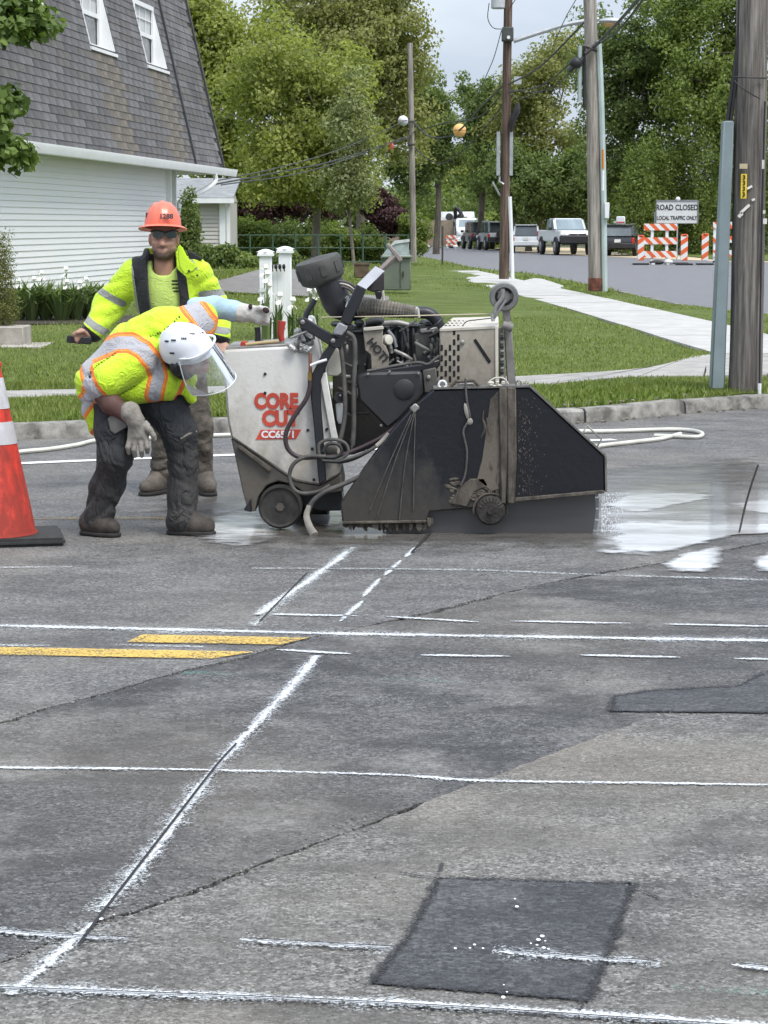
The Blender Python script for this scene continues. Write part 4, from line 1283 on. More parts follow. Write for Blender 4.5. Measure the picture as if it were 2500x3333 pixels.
# irises along the wall: each clump a plant
IRL = leaf_mat('iris_leaf', (.07, .115, .035), (.22, .29, .11), .3)
IRF = M('iris_petal', (.82, .82, .76), .6, var=.1, scale=20)
def iris(base, n, h, spread, fl, label, seed, cat='plant', group='white irises in the flower bed'):
    r = random.Random(seed)
    t_ = thing('iris_plant', label, cat, base, group)
    m = MB(); base = Vector(base)
    for i in range(n):
        a = r.uniform(0, 2 * PI); s_ = r.uniform(.1, 1) * spread; hh = h * r.uniform(.6, 1.1)
        d = Vector((math.cos(a), math.sin(a), 0)); w = Vector((-d.y, d.x, 0)) * r.uniform(.012, .022)
        p0 = base + d * .05; p1 = base + d * s_ * .45 + Vector((0, 0, hh * .75)); p2 = base + d * s_ + Vector((0, 0, hh * r.uniform(.55, 1.05)))
        m.add([p0 - w, p0 + w, p1 - w, p1 + w, p2], [(0, 1, 3, 2), (2, 3, 4)])
    m.build('leaves', IRL, t_)
    for i in range(fl):
        a = r.uniform(0, 2 * PI); s_ = r.uniform(0, .5) * spread
        c = base + Vector((math.cos(a) * s_, math.sin(a) * s_, h * r.uniform(.85, 1.2)))
        f = MB()
        f.tube([base, c], .006, 5)
        st = f
        f2 = MB()
        for k in range(6):
            b_ = k * PI / 3 + r.uniform(-.2, .2); up_ = 1 if k % 2 else -1
            d = Vector((math.cos(b_), math.sin(b_), 0)); w = Vector((-d.y, d.x, 0)) * .035
            q1 = c + d * .035 + Vector((0, 0, .035 * up_ + .01)); q2 = c + d * (.055 if up_ < 0 else .02) + Vector((0, 0, .085 if up_ > 0 else -.055))
            f2.add([c, q1 - w, q1 + w, q2 - w * .7, q2 + w * .7], [(0, 1, 2), (1, 3, 4, 2)])
        fo = f2.build('flower', IRF, t_); st.build('stem', IRL, fo)
    return t_
spots = [(60, 29.5, 2), (105, 29.5, 0), (150, 29.6, 2), (200, 29.4, 1), (245, 29.6, 2), (290, 29.8, 0), (325, 29.9, 1)]
names = ['iris clump nearest the stone planter', 'second iris clump from the planter', 'third iris clump from the planter', 'fourth iris clump from the planter', 'iris clump left of the standing worker sleeve', 'iris clump behind the standing worker elbow', 'last iris clump by the standing worker']
for i, (u, Y, fl) in enumerate(spots):
    p = W(u, 1060, Y)
    iris((p.x, Y, lawnz(p.x, Y)), 130, .56, .55, fl, names[i] + ', white flowers against the siding' if fl else names[i] + ', leaves only', 200 + i)
for i, (u, v, Y, lab, fl, h) in enumerate([(865, 1130, 24, 'tall white iris stalk left of the saw handle', 4, .80), (905, 1135, 24.2, 'iris leaves between handle and red lever', 1, .62), (955, 1135, 24.1, 'iris right of the red lever', 1, .6), (1015, 1140, 24.3, 'white iris stalk beside the black air cleaner', 4, .78)]):
    p = W(u, v, Y)
    iris((p.x, Y, lawnz(p.x, Y)), 34, h, .16, fl, lab, 300 + i, group='white irises around the yard posts')
MB().prism([(x, y, lawnz(x, y) + .03) for x, y in [(-5.5, 28.6), (-3.2, 28.8), (-3.0, 30.4), (-5.5, 30.4)]], (0, 0, -.03)).build('flower_bed', M('mulch', (.05, .04, .03), .95, var=.5, scale=20, bump=.6))['kind'] = 'structure'
# green wire fence behind
wf = thing('wire_fence', 'low green wire fence along the back shrubs', 'fence', (-2, 72, .3))
for i in range(9):
    x = -5.2 + i * .75
    MB().tube([(x, 72, .2), (x, 72, 1.35)], .035, 6).build('fence_post', M('fence_green', (.04, .09, .06), .6), wf)
for z in (.45, .9, 1.32):
    MB().tube([(-5.2, 72, z), (.8, 72, z)], .018, 5).build('rail', M('fence_green'), wf)
# ================================================================ POLES, CABLES, SIGNS, VEHICLES
def wood(name, a, b, streak=30):
    m = bpy.data.materials.new(name); t = NT(m)
    co = t.coord()
    n1 = t.noise(streak, t.mapping(co, (1, 1, .045)), 5, .7)
    n2 = t.noise(2.0, t.mapping(co, (1, 1, .3)), 4)
    c = t.ramp(n1, [(.33, tuple(x * .35 for x in a)), (.5, a), (.68, b)])
    c = t.mix(t.ramp(n2, [(.45, 0), (.7, .5)]), c, tuple(x * .55 for x in a))
    t.end(t.bsdf(c, .92, 0, t.bump(n1, .8, .012), .25)); MATS[name] = m
    return m
WD_near = wood('pole_wood_near', (.16, .145, .13), (.30, .28, .255))
WD_grey = wood('pole_wood_grey', (.30, .27, .235), (.46, .43, .39), 18)
WD_brown = wood('pole_wood_brown', (.13, .09, .07), (.24, .19, .155), 18)
RISER = M('riser_grey', (.20, .25, .26), .5, var=.12, scale=3)
PVC = M('pvc_white', (.75, .77, .78), .4, var=.04)
PALE = M('conduit_pale', (.42, .50, .48), .5, var=.12, scale=2)
BLK = M('black_rubber', (.016, .016, .018), .55, var=.2)
GALV = M('galvanised', (.42, .44, .45), .45, .4, var=.15)

def pole(name, label, axis, radii, mat, Y, n=14):
    pts = [W(u, v, Y) for u, v in axis]
    t_ = thing(name, label, 'pole', (pts[0].x, Y, .1))
    m = MB(); m.tube(pts, radii, n, smooth=3); m.build('shaft', mat, t_, sharp=60)
    return t_
# near pole
pD = pole('utility_pole', 'thick weathered dark wooden pole with grey riser at right edge', [(2424, 1296), (2430, 1100), (2437, 700), (2444, 300), (2450, -60)], [.157, .152, .150, .146, .142], WD_near, 19.82, 20)
def ch(u1, v1, u2, v2, Y, w1, w2, dep, name, mat, par):
    a, b = W(u1, v1, Y), W(u2, v2, Y)
    m = MB(); m.add([(a.x - w1 / 2, Y, a.z), (a.x + w1 / 2, Y, a.z), (a.x + w1 / 2, Y + dep, a.z), (a.x - w1 / 2, Y + dep, a.z),
                     (b.x - w2 / 2, Y, b.z), (b.x + w2 / 2, Y, b.z), (b.x + w2 / 2, Y + dep, b.z), (b.x - w2 / 2, Y + dep, b.z)],
                    [(3, 2, 1, 0), (4, 5, 6, 7), (0, 1, 5, 4), (1, 2, 6, 5), (2, 3, 7, 6), (3, 0, 4, 7)])
    return m.build(name, mat, par, bevel=.012)
ch(2337, 1268, 2373, 393, 19.72, .125, .092, .16, 'riser', RISER, pD)
for i, (a, b) in enumerate((((2366, 400), (2400, 150)), ((2378, 400), (2405, 150)))):
    MB().tube([W(*a, 19.77), W(*b, 19.77), W(b[0] + 8, 0, 19.77), W(b[0] + 10, -60, 19.77)], .017, 7, smooth=4).build('cable', BLK, pD)
rb = MB()
q = [W(2388, 250, 19.64), W(2400, 251, 19.62), W(2440, 252, 19.60), W(2495, 254, 19.67)]
rb.tube(q, .008, 6, smooth=3); rb.tube([W(2390, 262, 19.62), W(2420, 290, 19.60), W(2474, 322, 19.64)], .006, 6, smooth=3)
rb.tube([W(2490, 330, 19.67), W(2480, 700, 19.66), W(2472, 1260, 19.65), W(2474, 1290, 19.62)], .009, 6, smooth=3)
rb.build('cable_tie', BLK, pD)
a, b = W(2408, 533, 19.65), W(2432, 549, 19.65)
MB().box(((a.x + b.x) / 2, 19.65, (a.z + b.z) / 2), (.07, .012, .045)).build('tag_plate', M('tag_tan', (.5, .42, .26), .6), pD)
a, b = W(2412, 566, 19.64), W(2431, 646, 19.64)
tg = MB().box(((a.x + b.x) / 2, 19.65, (a.z + b.z) / 2), (.052, .012, a.z - b.z)).build('tag_plate', M('tag_yellow', (.75, .55, .03), .5), pD)
for i in range(4):
    text_mesh('3', .055, BLK, 'tag_digit', tg, ((a.x + b.x) / 2, 19.64, a.z - .033 - i * .051), (1, 0, 0), (0, 0, 1), .002, .001)
for u, v, w, h, r_ in ((2440, 610, .05, .02, .5), (2425, 680, .11, .025, .75), (2410, 700, .05, .03, .8), (2452, 650, .03, .02, .4), (2484, 535, .02, .08, 0), (2486, 690, .03, .03, 0), (2490, 720, .035, .05, 0)):
    p = W(u, v, 19.66); MB().box(p, (w, .008, h), Matrix.Rotation(-r_, 3, 'Y')).build('paper_scrap', M('paper', (.7, .68, .62), .8), pD)
p = W(2472, 1270, 19.62); MB().tube([p - Vector((0, 0, .06)), p + Vector((0, 0, .06))], .018, 6).build('clamp', PVC, pD)

# middle grey pole
pC = pole('utility_pole', 'grey wooden pole with pale conduit behind the pulley wheel', [(1938, 948), (1934, 600), (1926, 200), (1918, -60)], [.155, .150, .145, .14], WD_grey, 47.5)
MB().tube([W(1968, 948, 47.4), W(1964, 600, 47.4), W(1956, 300, 47.4), W(1948, 130, 47.4)], .065, 8, smooth=3).build('conduit', PALE, pC)
MB().tube([W(1902, 350, 47.3), W(1901, 150, 47.3)], .035, 7).build('cable', BLK, pC)
MB().tube([W(1886, 330, 47.3), W(1888, 150, 47.3)], .045, 7).build('conduit', PALE, pC)
p = W(1975, 685, 47.3); MB().box(p, (.1, .12, .34)).build('meter_box', PVC, pC, bevel=.01)
MB().tube([W(1962, 620, 47.25), W(1963, 555, 47.25)], .03, 6).build('marker_stick', PVC, pC)
MB().tube([W(1963, 550, 47.25), W(1962, 487, 47.25)], .028, 6).build('marker_stick', M('marker_orange', (.55, .2, .04), .6), pC)
m = MB(); m.ell(W(1875, 205, 47.2), (.14, .12, .13), None, 8, 6); m.tube([W(1850, 232, 47.2), W(1880, 205, 47.2), W(1900, 190, 47.3)], .06, 7, smooth=3); m.build('splice_box', BLK, pC)
rs = MB(); rs.tube([W(1938, 945, 47.45), W(1938, 905, 47.45)], .160, 14); rs.build('base_collar', M('rust_stain', (.14, .05, .03), .9, var=.6, scale=9), pC)
for k, (a, b) in enumerate((((1908, 150), (1945, 165)), ((1905, 175), (1945, 140)))):
    MB().tube([W(*a, 47.2), W(*b, 47.2)], .05, 6).build('bracket', M('dark_steel'), pC)

# middle brown pole with lamp arm and transformer
pB = pole('utility_pole', 'rusty brown wooden pole with transformer and lamp arm', [(1640, 908), (1646, 500), (1652, 120), (1656, -60)], [.135, .125, .115, .11], WD_brown, 58)
MB().tube([W(1668, 906, 57.9), W(1664, 760, 57.9), W(1659, 640, 57.9)], .055, 8).build('conduit', PVC, pB)
p = W(1652, 112, 57.8); MB().box(p, (.30, .34, .36)).build('junction_box', M('box_dark', (.06, .065, .06), .6), pB, bevel=.02)
p = W(1655, 122, 57.62); MB().lathe([(.04, 0), (.045, .06)], p, (0, -1, 0), 10).build('fuse_cap', PVC, pB)
p = W(1622, 8, 58); MB().lathe([(.17, -.16), (.19, -.14), (.19, .5), (.16, .56)], p, (0, 0, 1), 16).build('transformer', M('transformer_grey', (.45, .47, .48), .5), pB)
MB().tube([W(1672, 134, 57.9), W(1760, 105, 57.9), W(1850, 78, 57.9), W(1950, 62, 57.9)], .058, 8, smooth=3).build('lamp_arm', GALV, pB)
m = MB(); m.ell(W(1990, 68, 57.8), (.34, .17, .09), None, 12, 6); m.build('lamp_head', GALV, pB)
MB().ell(W(1985, 78, 57.8), (.2, .13, .09), None, 10, 6).build('lamp_lens', M('lamp_lens', (.55, .33, .12), .3), pB)
for u, s_ in ((1622, .09), (1664, .09)):
    p = W(u, 500, 57.95); MB().box(p, (s_, .1, 1.15)).build('riser', M('riser_dull', (.33, .36, .37), .6), pB)
MB().tube([W(1628, 637, 58), W(1603, 592, 58)], .03, 6).build('brace', GALV, pB)
MB().tube([W(1626, 575, 57.9), W(1625, 590, 57.9), W(1640, 600, 57.9)], .03, 6).build('bracket', GALV, pB)
m = MB(); m.tube([W(1685, 335, 57.8), W(1682, 360, 57.8), W(1668, 395, 57.8), W(1664, 430, 57.8)], [.05, .1, .08, .03], 7, smooth=3); m.build('splice_box', BLK, pB)
p = W(1685, 262, 57.8); MB().box(p, (.2, .1, .2)).build('cable_box', GALV, pB)

# far pole
pA = pole('utility_pole', 'pale slim far wooden pole at the end of the lawn', [(1346, 852), (1342, 600), (1335, 140)], [.125, .115, .095], WD_grey, 81)
for v in (395, 470):
    MB().tube([W(1328, v, 80.8), W(1350, v, 80.8)], .05, 6).build('bracket', M('dark_steel'), pA)

def cable(label, pts, r=.02, mat=None, group='overhead cables'):
    c = [W(u, v, Y) for u, v, Y in pts]
    o = MB().tube(c, r, 5, smooth=6).build('overhead_cable', mat or BLK)
    tag(o, label, 'cable', group)
    return o
DK = M('cable_sheath', (.045, .05, .05), .7)
cable('upper cable sagging from grey pole to brown pole', [(1900, 75, 47.6), (1760, 215, 52), (1655, 275, 57.8)], .022, DK)
cable('second cable sagging from grey pole to brown pole', [(1905, 160, 47.6), (1770, 275, 52), (1655, 300, 57.8)], .018, DK)
cable('lowest cable looping between grey and brown pole', [(1902, 170, 47.5), (1820, 270, 50), (1740, 300, 54), (1660, 290, 57.8)], .013, DK)
cable('cable loop hanging off the brown pole', [(1655, 290, 57.8), (1690, 320, 56), (1760, 300, 54)], .012, DK)
cable('thick cable from brown pole to far pole carrying the orange ball', [(1650, 265, 58), (1570, 345, 63), (1480, 435, 70), (1400, 445, 76), (1345, 395, 81)], .03, DK)
cable('thin cable from brown pole down to far pole', [(1650, 285, 58), (1560, 380, 63), (1450, 400, 70), (1345, 430, 81)], .02, DK)
cable('low cable drooping right of the far pole', [(1350, 480, 81), (1390, 515, 80), (1450, 530, 78), (1560, 440, 66), (1645, 330, 58.5)], .02, DK)
cable('upper service cable from far pole to the house eave', [(1335, 385, 81), (1150, 470, 72), (950, 535, 62), (700, 590, 52)], .016, DK)
cable('middle service cable from far pole to the house eave', [(1340, 440, 81), (1100, 520, 70), (900, 562, 60), (700, 600, 52)], .022, DK)
cable('lower service cable passing the red ball to the house', [(1342, 445, 81), (1270, 470, 78), (1000, 558, 64), (720, 602, 52)], .016, DK)
cable('heavy cable rising right from the grey pole to the sky', [(1935, 150, 47.3), (1990, 95, 38), (2050, 30, 30), (2110, -40, 24)], .026, DK)
cable('second cable rising right from the grey pole', [(1945, 145, 47.3), (2000, 110, 38), (2070, 30, 30), (2130, -60, 24)], .018, DK)
cable('thin wire dropping left from the brown pole box', [(1632, 100, 58), (1610, 180, 60), (1590, 230, 62), (1545, 330, 66)], .012, DK)
cable('loose wire curling under the transformer', [(1592, 10, 58), (1588, 60, 58), (1605, 90, 58), (1632, 95, 58)], .012, DK)
cable('short wire rising right of the brown pole', [(1660, 25, 58), (1690, -20, 56)], .012, DK)
cable('thin wire slanting down right of the sky gap', [(1880, -10, 50), (1840, 60, 52), (1800, 150, 55)], .010, DK)
def ball(label, u, v, Y, r, col):
    t_ = thing('marker_ball', label, 'ball', W(u, v, Y), 'marker balls on the overhead cables')
    m = MB(); m.ell(W(u, v, Y), r, None, 20, 14); b = m.build('shell', M('ball_' + str(col), col, .5, var=.08), t_)
    MB().tube([W(u - 1, v, Y) + Vector((-r * .2, 0, r)), W(u, v, Y) + Vector((r * .2, 0, r))], r * .14, 6).build('clamp', M('dark_steel'), t_)
    q = MB()
    for a in np.linspace(0, PI * 2, 25)[:-1]:
        pass
    q.tube([Vector(W(u, v, Y)) + Vector((math.cos(a) * r * 1.005, math.sin(a) * r * 1.005, 0)) for a in np.linspace(0, 2 * PI, 25)], r * .03, 4, cap=False)
    q.build('seam', M('ball_seam', (.12, .06, .05), .7), t_)
ball('red marker ball on the service cable left of the far pole', 1267, 476, 78, .17, (.62, .10, .09))
ball('white marker ball beside the far pole', 1312, 393, 80.5, .19, (.72, .74, .78))
ball('orange marker ball on the cable between far and brown pole', 1496, 424, 69, .21, (.80, .45, .16))

# ---------------------------------------------------------------- vehicles
def paintm(name, col=(.5, .5, .5), rough=.3):
    return M(name, col, rough, 0, var=.06, scale=2, coat=.5)
TYRE = M('tyre', (.018, .018, .018), .8, var=.3); RIM = M('rim', (.3, .31, .32), .35, .8); CHROME = M('chrome', (.55, .56, .57), .2, .9)
VGL = M('vehicle_glass', (.055, .068, .074), .08, 0, var=.3, scale=1.5, spec=.9); VGLP = M('vehicle_glass_pale', (.20, .26, .29), .15, 0, var=.3, scale=1.2, spec=.9)
TAIL = M('tail_light', (.45, .03, .025), .3); HEAD = M('head_light', (.7, .72, .72), .15); PLATE = M('plate', (.68, .69, .66), .5); TRIM = M('black_trim', (.02, .02, .022), .55)
def vehicle(name, label, pos, rot, cat, body_m, L, Wd, ground, belt, roof, nose, tail, ws_base, ws_top, rw_top, rw_base, wr, glass=VGL, front=True, hood=None, inset=.14, bumper=None, bed=None):
    """y forward; ground: sill height, belt: beltline, nose/tail: +-y ends; windscreen/rear window stations along y"""
    x, y = pos
    t_ = thing(name, label, cat, (x, y, 0), 'vehicles parked along the far verge')
    R = Matrix.Rotation(rot, 4, 'Z')
    X = Matrix.Translation((x, y, 0)) @ R
    def bld(m, nm, mat, par=None, **kw):
        m.v = [tuple(X @ Vector(p)) for p in m.v]
        return m.build(nm, mat, par or t_, **kw)
    h = Wd / 2
    hd = hood or belt - .06
    prof = [(tail, ground + .12), (tail - .02, belt - .25), (tail + .06, belt), (rw_base, belt), (ws_base, belt), (nose - .35, hd), (nose - .05, hd - .14), (nose, ground + .35), (nose - .04, ground + .05), (nose - .4, ground), (tail + .4, ground)]
    if bed: prof = [(tail, ground + .12), (tail, belt - .05), (tail + .02, belt)] + prof[3:]
    m = MB(); m.prism([(-h, a, b) for a, b in prof], (Wd, 0, 0))
    def shape(q):
        x_, y_, z_ = q
        f = 1 - .08 * max(0, (z_ - ground) / (belt - ground)) ** 2
        if y_ > nose - .7: f *= 1 - .12 * ((y_ - nose + .7) / .7) ** 2
        if y_ < tail + .5 and not bed: f *= 1 - .07 * ((tail + .5 - y_) / .5) ** 2
        return (x_ * f, y_, z_)
    m.v = [shape(q) for q in m.v]; body = bld(m, 'body', body_m, bevel=.11, segs=4)
    i = inset
    c = [(-h + .09, rw_base, belt - .02), (h - .09, rw_base, belt - .02), (h - .08, ws_base, belt - .02), (-h + .08, ws_base, belt - .02),
         (-h + i, rw_top, roof), (h - i, rw_top, roof), (h - i, ws_top, roof), (-h + i, ws_top, roof)]
    m = MB(); m.add(c, [(3, 2, 1, 0), (4, 5, 6, 7), (0, 1, 5, 4), (1, 2, 6, 5), (2, 3, 7, 6), (3, 0, 4, 7)]); cab = bld(m, 'cabin', body_m, bevel=.09, segs=4)
    c = [Vector(q) for q in c]
    def pane(a, b, cc, d, nm, e=.012, s0=.14):
        cen = (a + b + cc + d) / 4
        n = (b - a).cross(d - a).normalized()
        if n.dot(cen - Vector((0, (rw_top + ws_top) / 2, (belt + roof) / 2))) < 0: n = -n
        q = [cen + (p - cen) * (1 - s0) + n * e for p in (a, b, cc, d)]
        m = MB(); m.prism([p - n * .01 for p in q], n * .012); bld(m, nm, glass, cab, sharp=None)
    pane(c[3], c[2], c[6], c[7], 'windscreen'); pane(c[0], c[1], c[5], c[4], 'rear_window')
    for s_ in (0, 1):
        a, b, cc, d = (c[0], c[3], c[7], c[4]) if s_ == 0 else (c[1], c[2], c[6], c[5])
        f = .48
        pane(a, a.lerp(b, f), d.lerp(cc, f), d, 'side_window'); pane(a.lerp(b, f), b, cc, d.lerp(cc, f), 'side_window')
    for yy in (nose - L * .19, tail + L * .19):
        for s_ in (-1, 1):
            m = MB(); m.lathe([(wr * .7, -.12), (wr, -.1), (wr, .1), (wr * .7, .12)], (s_ * (h - .08), yy, wr), (1, 0, 0), 18); w_ = bld(m, 'wheel', TYRE)
            m = MB(); m.lathe([(wr * .62, 0), (wr * .55, .02), (.04, .03)], (s_ * (h + .035), yy, wr), (s_, 0, 0), 14); bld(m, 'rim', RIM, w_)
    for s_ in (-1, 1):
        m = MB(); m.box((s_ * (h - .18), nose - .02, hd - .22), (.32, .08, .17)); bld(m, 'headlight', HEAD, bevel=.02)
        m = MB(); m.box((s_ * (h - .10), tail + .01, belt - .22), (.17, .06, .30)); bld(m, 'tail_light', TAIL, bevel=.015)
        m = MB(); m.box((s_ * (h + .13), ws_base - .2, belt + .08), (.2, .1, .16)); bld(m, 'mirror', TRIM, bevel=.02)
    for yy in (nose - L * .19, tail + L * .19):
        for s_ in (-1, 1):
            m = MB(); m.tube([(s_ * (h - .03), yy + math.cos(a_) * (wr + .07), wr + math.sin(a_) * (wr + .07)) for a_ in np.linspace(0, PI, 9)], .05, 6); bld(m, 'wheel_arch', TRIM)
    if not bed:
        for s_ in (-1, 1):
            m = MB(); m.tube([(s_ * (h - inset - .08), rw_top + .1, roof + .03), (s_ * (h - inset - .08), ws_top - .1, roof + .03)], .025, 6); bld(m, 'roof_rail', GALV, cab)
        m = MB(); m.box((0, rw_top - .08, roof - .02), (Wd - 2 * inset - .1, .22, .05)); bld(m, 'spoiler', body_m, cab, bevel=.015)
        m = MB(); m.box((0, tail - .01, belt - .42), (Wd * .55, .04, .05)); bld(m, 'tailgate_strip', CHROME)
    bm_ = bumper or TRIM
    m = MB(); m.box((0, nose + .02, ground + .22), (Wd * .98, .14, .26)); bld(m, 'front_bumper', bm_, bevel=.03)
    m = MB(); m.box((0, tail - .03, ground + .20), (Wd * .98, .14, .26)); bld(m, 'rear_bumper', bm_, bevel=.03)
    m = MB(); m.box((0, tail - .045 if not bed else tail - .02, ground + .46), (.34, .03, .17)); bld(m, 'licence_plate', PLATE)
    m = MB(); m.box((0, nose + .0, hd - .24), (Wd * .5, .06, .2)); g_ = bld(m, 'grille', CHROME, bevel=.02)
    m = MB()
    for s_ in (-1, 1):
        for z_ in (-1, 1):
            m.box((s_ * Wd * .12, nose + .032, hd - .24 + z_ * .05), (Wd * .2, .02, .06))
    bld(m, 'grille_opening', TRIM, g_)
    return t_, bld
t_, bl_ = vehicle('pickup_truck', 'lifted white pickup truck with black bumper facing the camera', (10.25, 122), math.radians(189), 'truck', paintm('white_paint', (.76, .77, .78)), 5.6, 2.0, .75, 1.38, 2.03, 2.6, -3.0, 1.05, .45, -.9, -1.1, .46, VGLP, bed=True, hood=1.34)
m = MB(); m.box((0, 2.64, .86), (2.05, .16, .42)); bl_(m, 'brush_guard', TRIM, bevel=.04)
m = MB(); m.box((0, 2.0, .7), (1.5, 1.2, .2)); bl_(m, 'skid_plate', TRIM)
vehicle('parked_suv', 'white station wagon seen from behind left of the white pickup', (8.6, 131), math.radians(-4), 'car', paintm('white_paint2', (.66, .68, .70)), 4.5, 1.75, .38, 1.0, 1.68, 2.2, -2.3, 1.0, .35, -1.95, -2.24, .34, VGL, inset=.17, bumper=paintm('white_paint2'))
t_, bl_ = vehicle('parked_suv', 'black car with roof sign seen from behind beside the barricade', (12.95, 118), math.radians(-12), 'car', paintm('black_paint', (.03, .032, .036)), 4.6, 1.85, .36, 1.05, 1.68, 2.3, -2.3, 1.0, .4, -1.9, -2.24, .36, M('vehicle_glass_mid', (.11, .13, .135), .1, var=.3, scale=1.2, spec=.9), inset=.17)  # glass colour lightened to paint in a grey-blue reflection
m = MB(); m.prism([(-.25, -.9, 1.69), (.25, -.9, 1.69), (.22, -.9, 2.12), (-.22, -.9, 2.12)], (0, .25, 0)); s_ = bl_(m, 'roof_sign', PVC, bevel=.03)
m = MB(); m.box((0, -.905, 1.80), (.42, .012, .09)); bl_(m, 'sign_band', M('sign_red', (.5, .12, .1), .5), s_)
jp = paintm('grey_paint', (.14, .15, .16)); jp2 = paintm('silver_paint', (.33, .36, .38))
for px_, Y, pm, lab in ((1553, 152, jp, 'dark grey jeep behind the white work truck'), (1606, 145, jp2, 'silver boxy jeep just left of the brown pole')):
    t_, bl_ = vehicle('parked_jeep', lab, ((px_ - CX) / F * Y, Y), math.radians(8), 'car', pm, 4.2, 1.75, .55, 1.15, 1.88, 2.0, -2.1, .8, .55, -1.95, -2.02, .42, VGL, inset=.08)
    m = MB(); m.lathe([(.2, 0), (.38, .02), (.38, .2), (.2, .22)], (.1, -2.14, 1.05), (0, -1, 0), 18); bl_(m, 'spare_wheel', TYRE)
# black utility trailer body behind the brown pole
tr = thing('box_truck', 'dark flat topped truck box right behind the brown pole', 'truck', (9.4, 152, 0), 'vehicles parked along the far verge')
m = MB(); m.box((9.35, 153, 1.35), (2.1, 4, 1.5)); m.build('body', M('dark_box', (.045, .05, .045), .6), tr, bevel=.04)
for sx in (-.85, .85):
    for sy in (-1.3, 1.3):
        MB().lathe([(.25, -.12), (.42, -.1), (.42, .1), (.25, .12)], (9.35 + sx, 153 + sy, .42), (1, 0, 0), 16).build('wheel', TYRE, tr)
MB().box((9.35, 151.0, 2.02), (2.14, .06, .14)).build('rear_sill', TRIM, tr)
# white work truck with tank
wt = thing('work_truck', 'white work truck with tank body facing the camera at street end', 'truck', (6.3, 166, 0), 'vehicles parked along the far verge')
WP = paintm('white_paint'); X0 = 6.45; Y0 = 164
m = MB(); m.prism([(X0 - .95, Y0, .55), (X0 - .95, Y0, 1.25), (X0 - .95, Y0 + 1.1, 1.45), (X0 - .95, Y0 + 1.5, 2.15), (X0 - .95, Y0 + 3.0, 2.2), (X0 - .95, Y0 + 3.0, .55)], (1.9, 0, 0)); m.build('cab', WP, wt, bevel=.08, segs=2)
m = MB(); m.prism([(X0 - .78, Y0 + 1.1, 1.5), (X0 + .78, Y0 + 1.1, 1.5), (X0 + .7, Y0 + 1.47, 2.05), (X0 - .7, Y0 + 1.47, 2.05)], (0, -.05, .02)); m.build('windscreen', VGLP, wt)
MB().box((X0, Y0 - .03, 1.0), (.75, .08, .5)).build('grille', M('grille_grey', (.3, .3, .3), .4), wt)
MB().box((X0, Y0 - .08, .55), (2.0, .2, .25)).build('front_bumper', WP, wt, bevel=.03)
for sx in (-.72, .72):
    MB().box((X0 + sx, Y0 - .03, 1.0), (.25, .08, .18)).build('headlight', HEAD, wt, bevel=.02)
    MB().lathe([(.25, -.14), (.46, -.12), (.46, .12), (.25, .14)], (X0 + sx * 1.15, Y0 + .9, .46), (1, 0, 0), 16).build('wheel', TYRE, wt)
    MB().box((X0 + sx * 1.55, Y0 + 1.3, 1.75), (.15, .1, .35)).build('mirror', TRIM, wt)
m = MB(); m.lathe([(.3, -1.4), (.75, -1.3), (.75, 1.3), (.3, 1.4)], (X0 - .75, Y0 + 5, 1.95), (1, 0, 0), 20); m.build('tank', M('tank_grey', (.55, .57, .58), .5, var=.2), wt)
for sx in (-1.3, -.2): MB().lathe([(.28, 0), (.26, .05), (.05, .06)], (X0 - .35 + sx * .8, Y0 + 4.28, 2.3), (0, -1, 0), 14).build('hatch', M('dark_steel'), wt)
MB().tube([(X0 - .9, Y0 + 4.2, 2.0), (X0 - .9, Y0 + 4.0, 2.95), (X0 - .5, Y0 + 3.9, 2.6), (X0 - .5, Y0 + 3.8, 2.2)], .14, 8, smooth=3).build('suction_hose', BLK, wt)
MB().box((X0, Y0 + 5, .85), (2.1, 4.5, .5)).build('chassis', M('dark_box'), wt)

# ---------------------------------------------------------------- barricades, panels, sign
def stripes(name, per, ang, orange=(.72, .13, .035), white=(.74, .74, .72)):
    m = bpy.data.materials.new(name); t = NT(m)
    sep = t.n.new('ShaderNodeSeparateXYZ'); t.l.new(t.coord(), sep.inputs[0])
    k = t.math('ADD', t.math('MULTIPLY', sep.outputs['X'], math.cos(ang) / per), t.math('MULTIPLY', sep.outputs['Z'], math.sin(ang) / per))
    f = t.math('GREATER_THAN', t.math('FRACT', k), .5)
    t.end(t.bsdf(t.mix(f, white, orange), .45)); MATS[name] = m
    return m
ST1 = stripes('stripe_sheeting', .30, math.radians(45)); ST2 = stripes('stripe_sheeting_steep', .34, math.radians(-55))
def barricade(label, u0, u1, vs_, vb, Y, ups):
    a, b = W(u0, vb, Y), W(u1, vb, Y)
    t_ = thing('road_barricade', label, 'barricade', (a.lerp(b, .5).x, Y, 0), 'striped road barricades')
    for v1, v2 in vs_:
        p, q = W(u0, v1, Y), W(u1, v2, Y)
        MB().box(((p.x + q.x) / 2, Y, (p.z + q.z) / 2), (q.x - p.x, .03, p.z - q.z)).build('board', ST1, t_)
    for u in ups:
        p, q = W(u, vs_[0][0] + 8, Y), W(u, vb, Y)
        MB().box((p.x, Y + .05, (p.z + .06) / 2), (.12, .05, p.z - .06)).build('upright', PVC, t_)
        MB().box((p.x, Y, .03), (.14, 1.0, .06)).build('foot', PVC, t_)
    p = W(ups[0] + 12, vb, Y); MB().ell((p.x, Y - .2, .09), (.32, .22, .1), None, 10, 6).build('sandbag', M('sandbag_dark', (.05, .05, .048), .9), t_)
    p = W(ups[-1], vb, Y); MB().ell((p.x, Y - .35, .10), (.20, .18, .12), None, 10, 6).build('sandbag', M('sandbag_white', (.6, .6, .58), .9), t_)
barricade('three board striped barricade under the road closed sign', 2096, 2204, [(728, 750), (773, 795), (817, 838)], 860, 92, (2124, 2172))
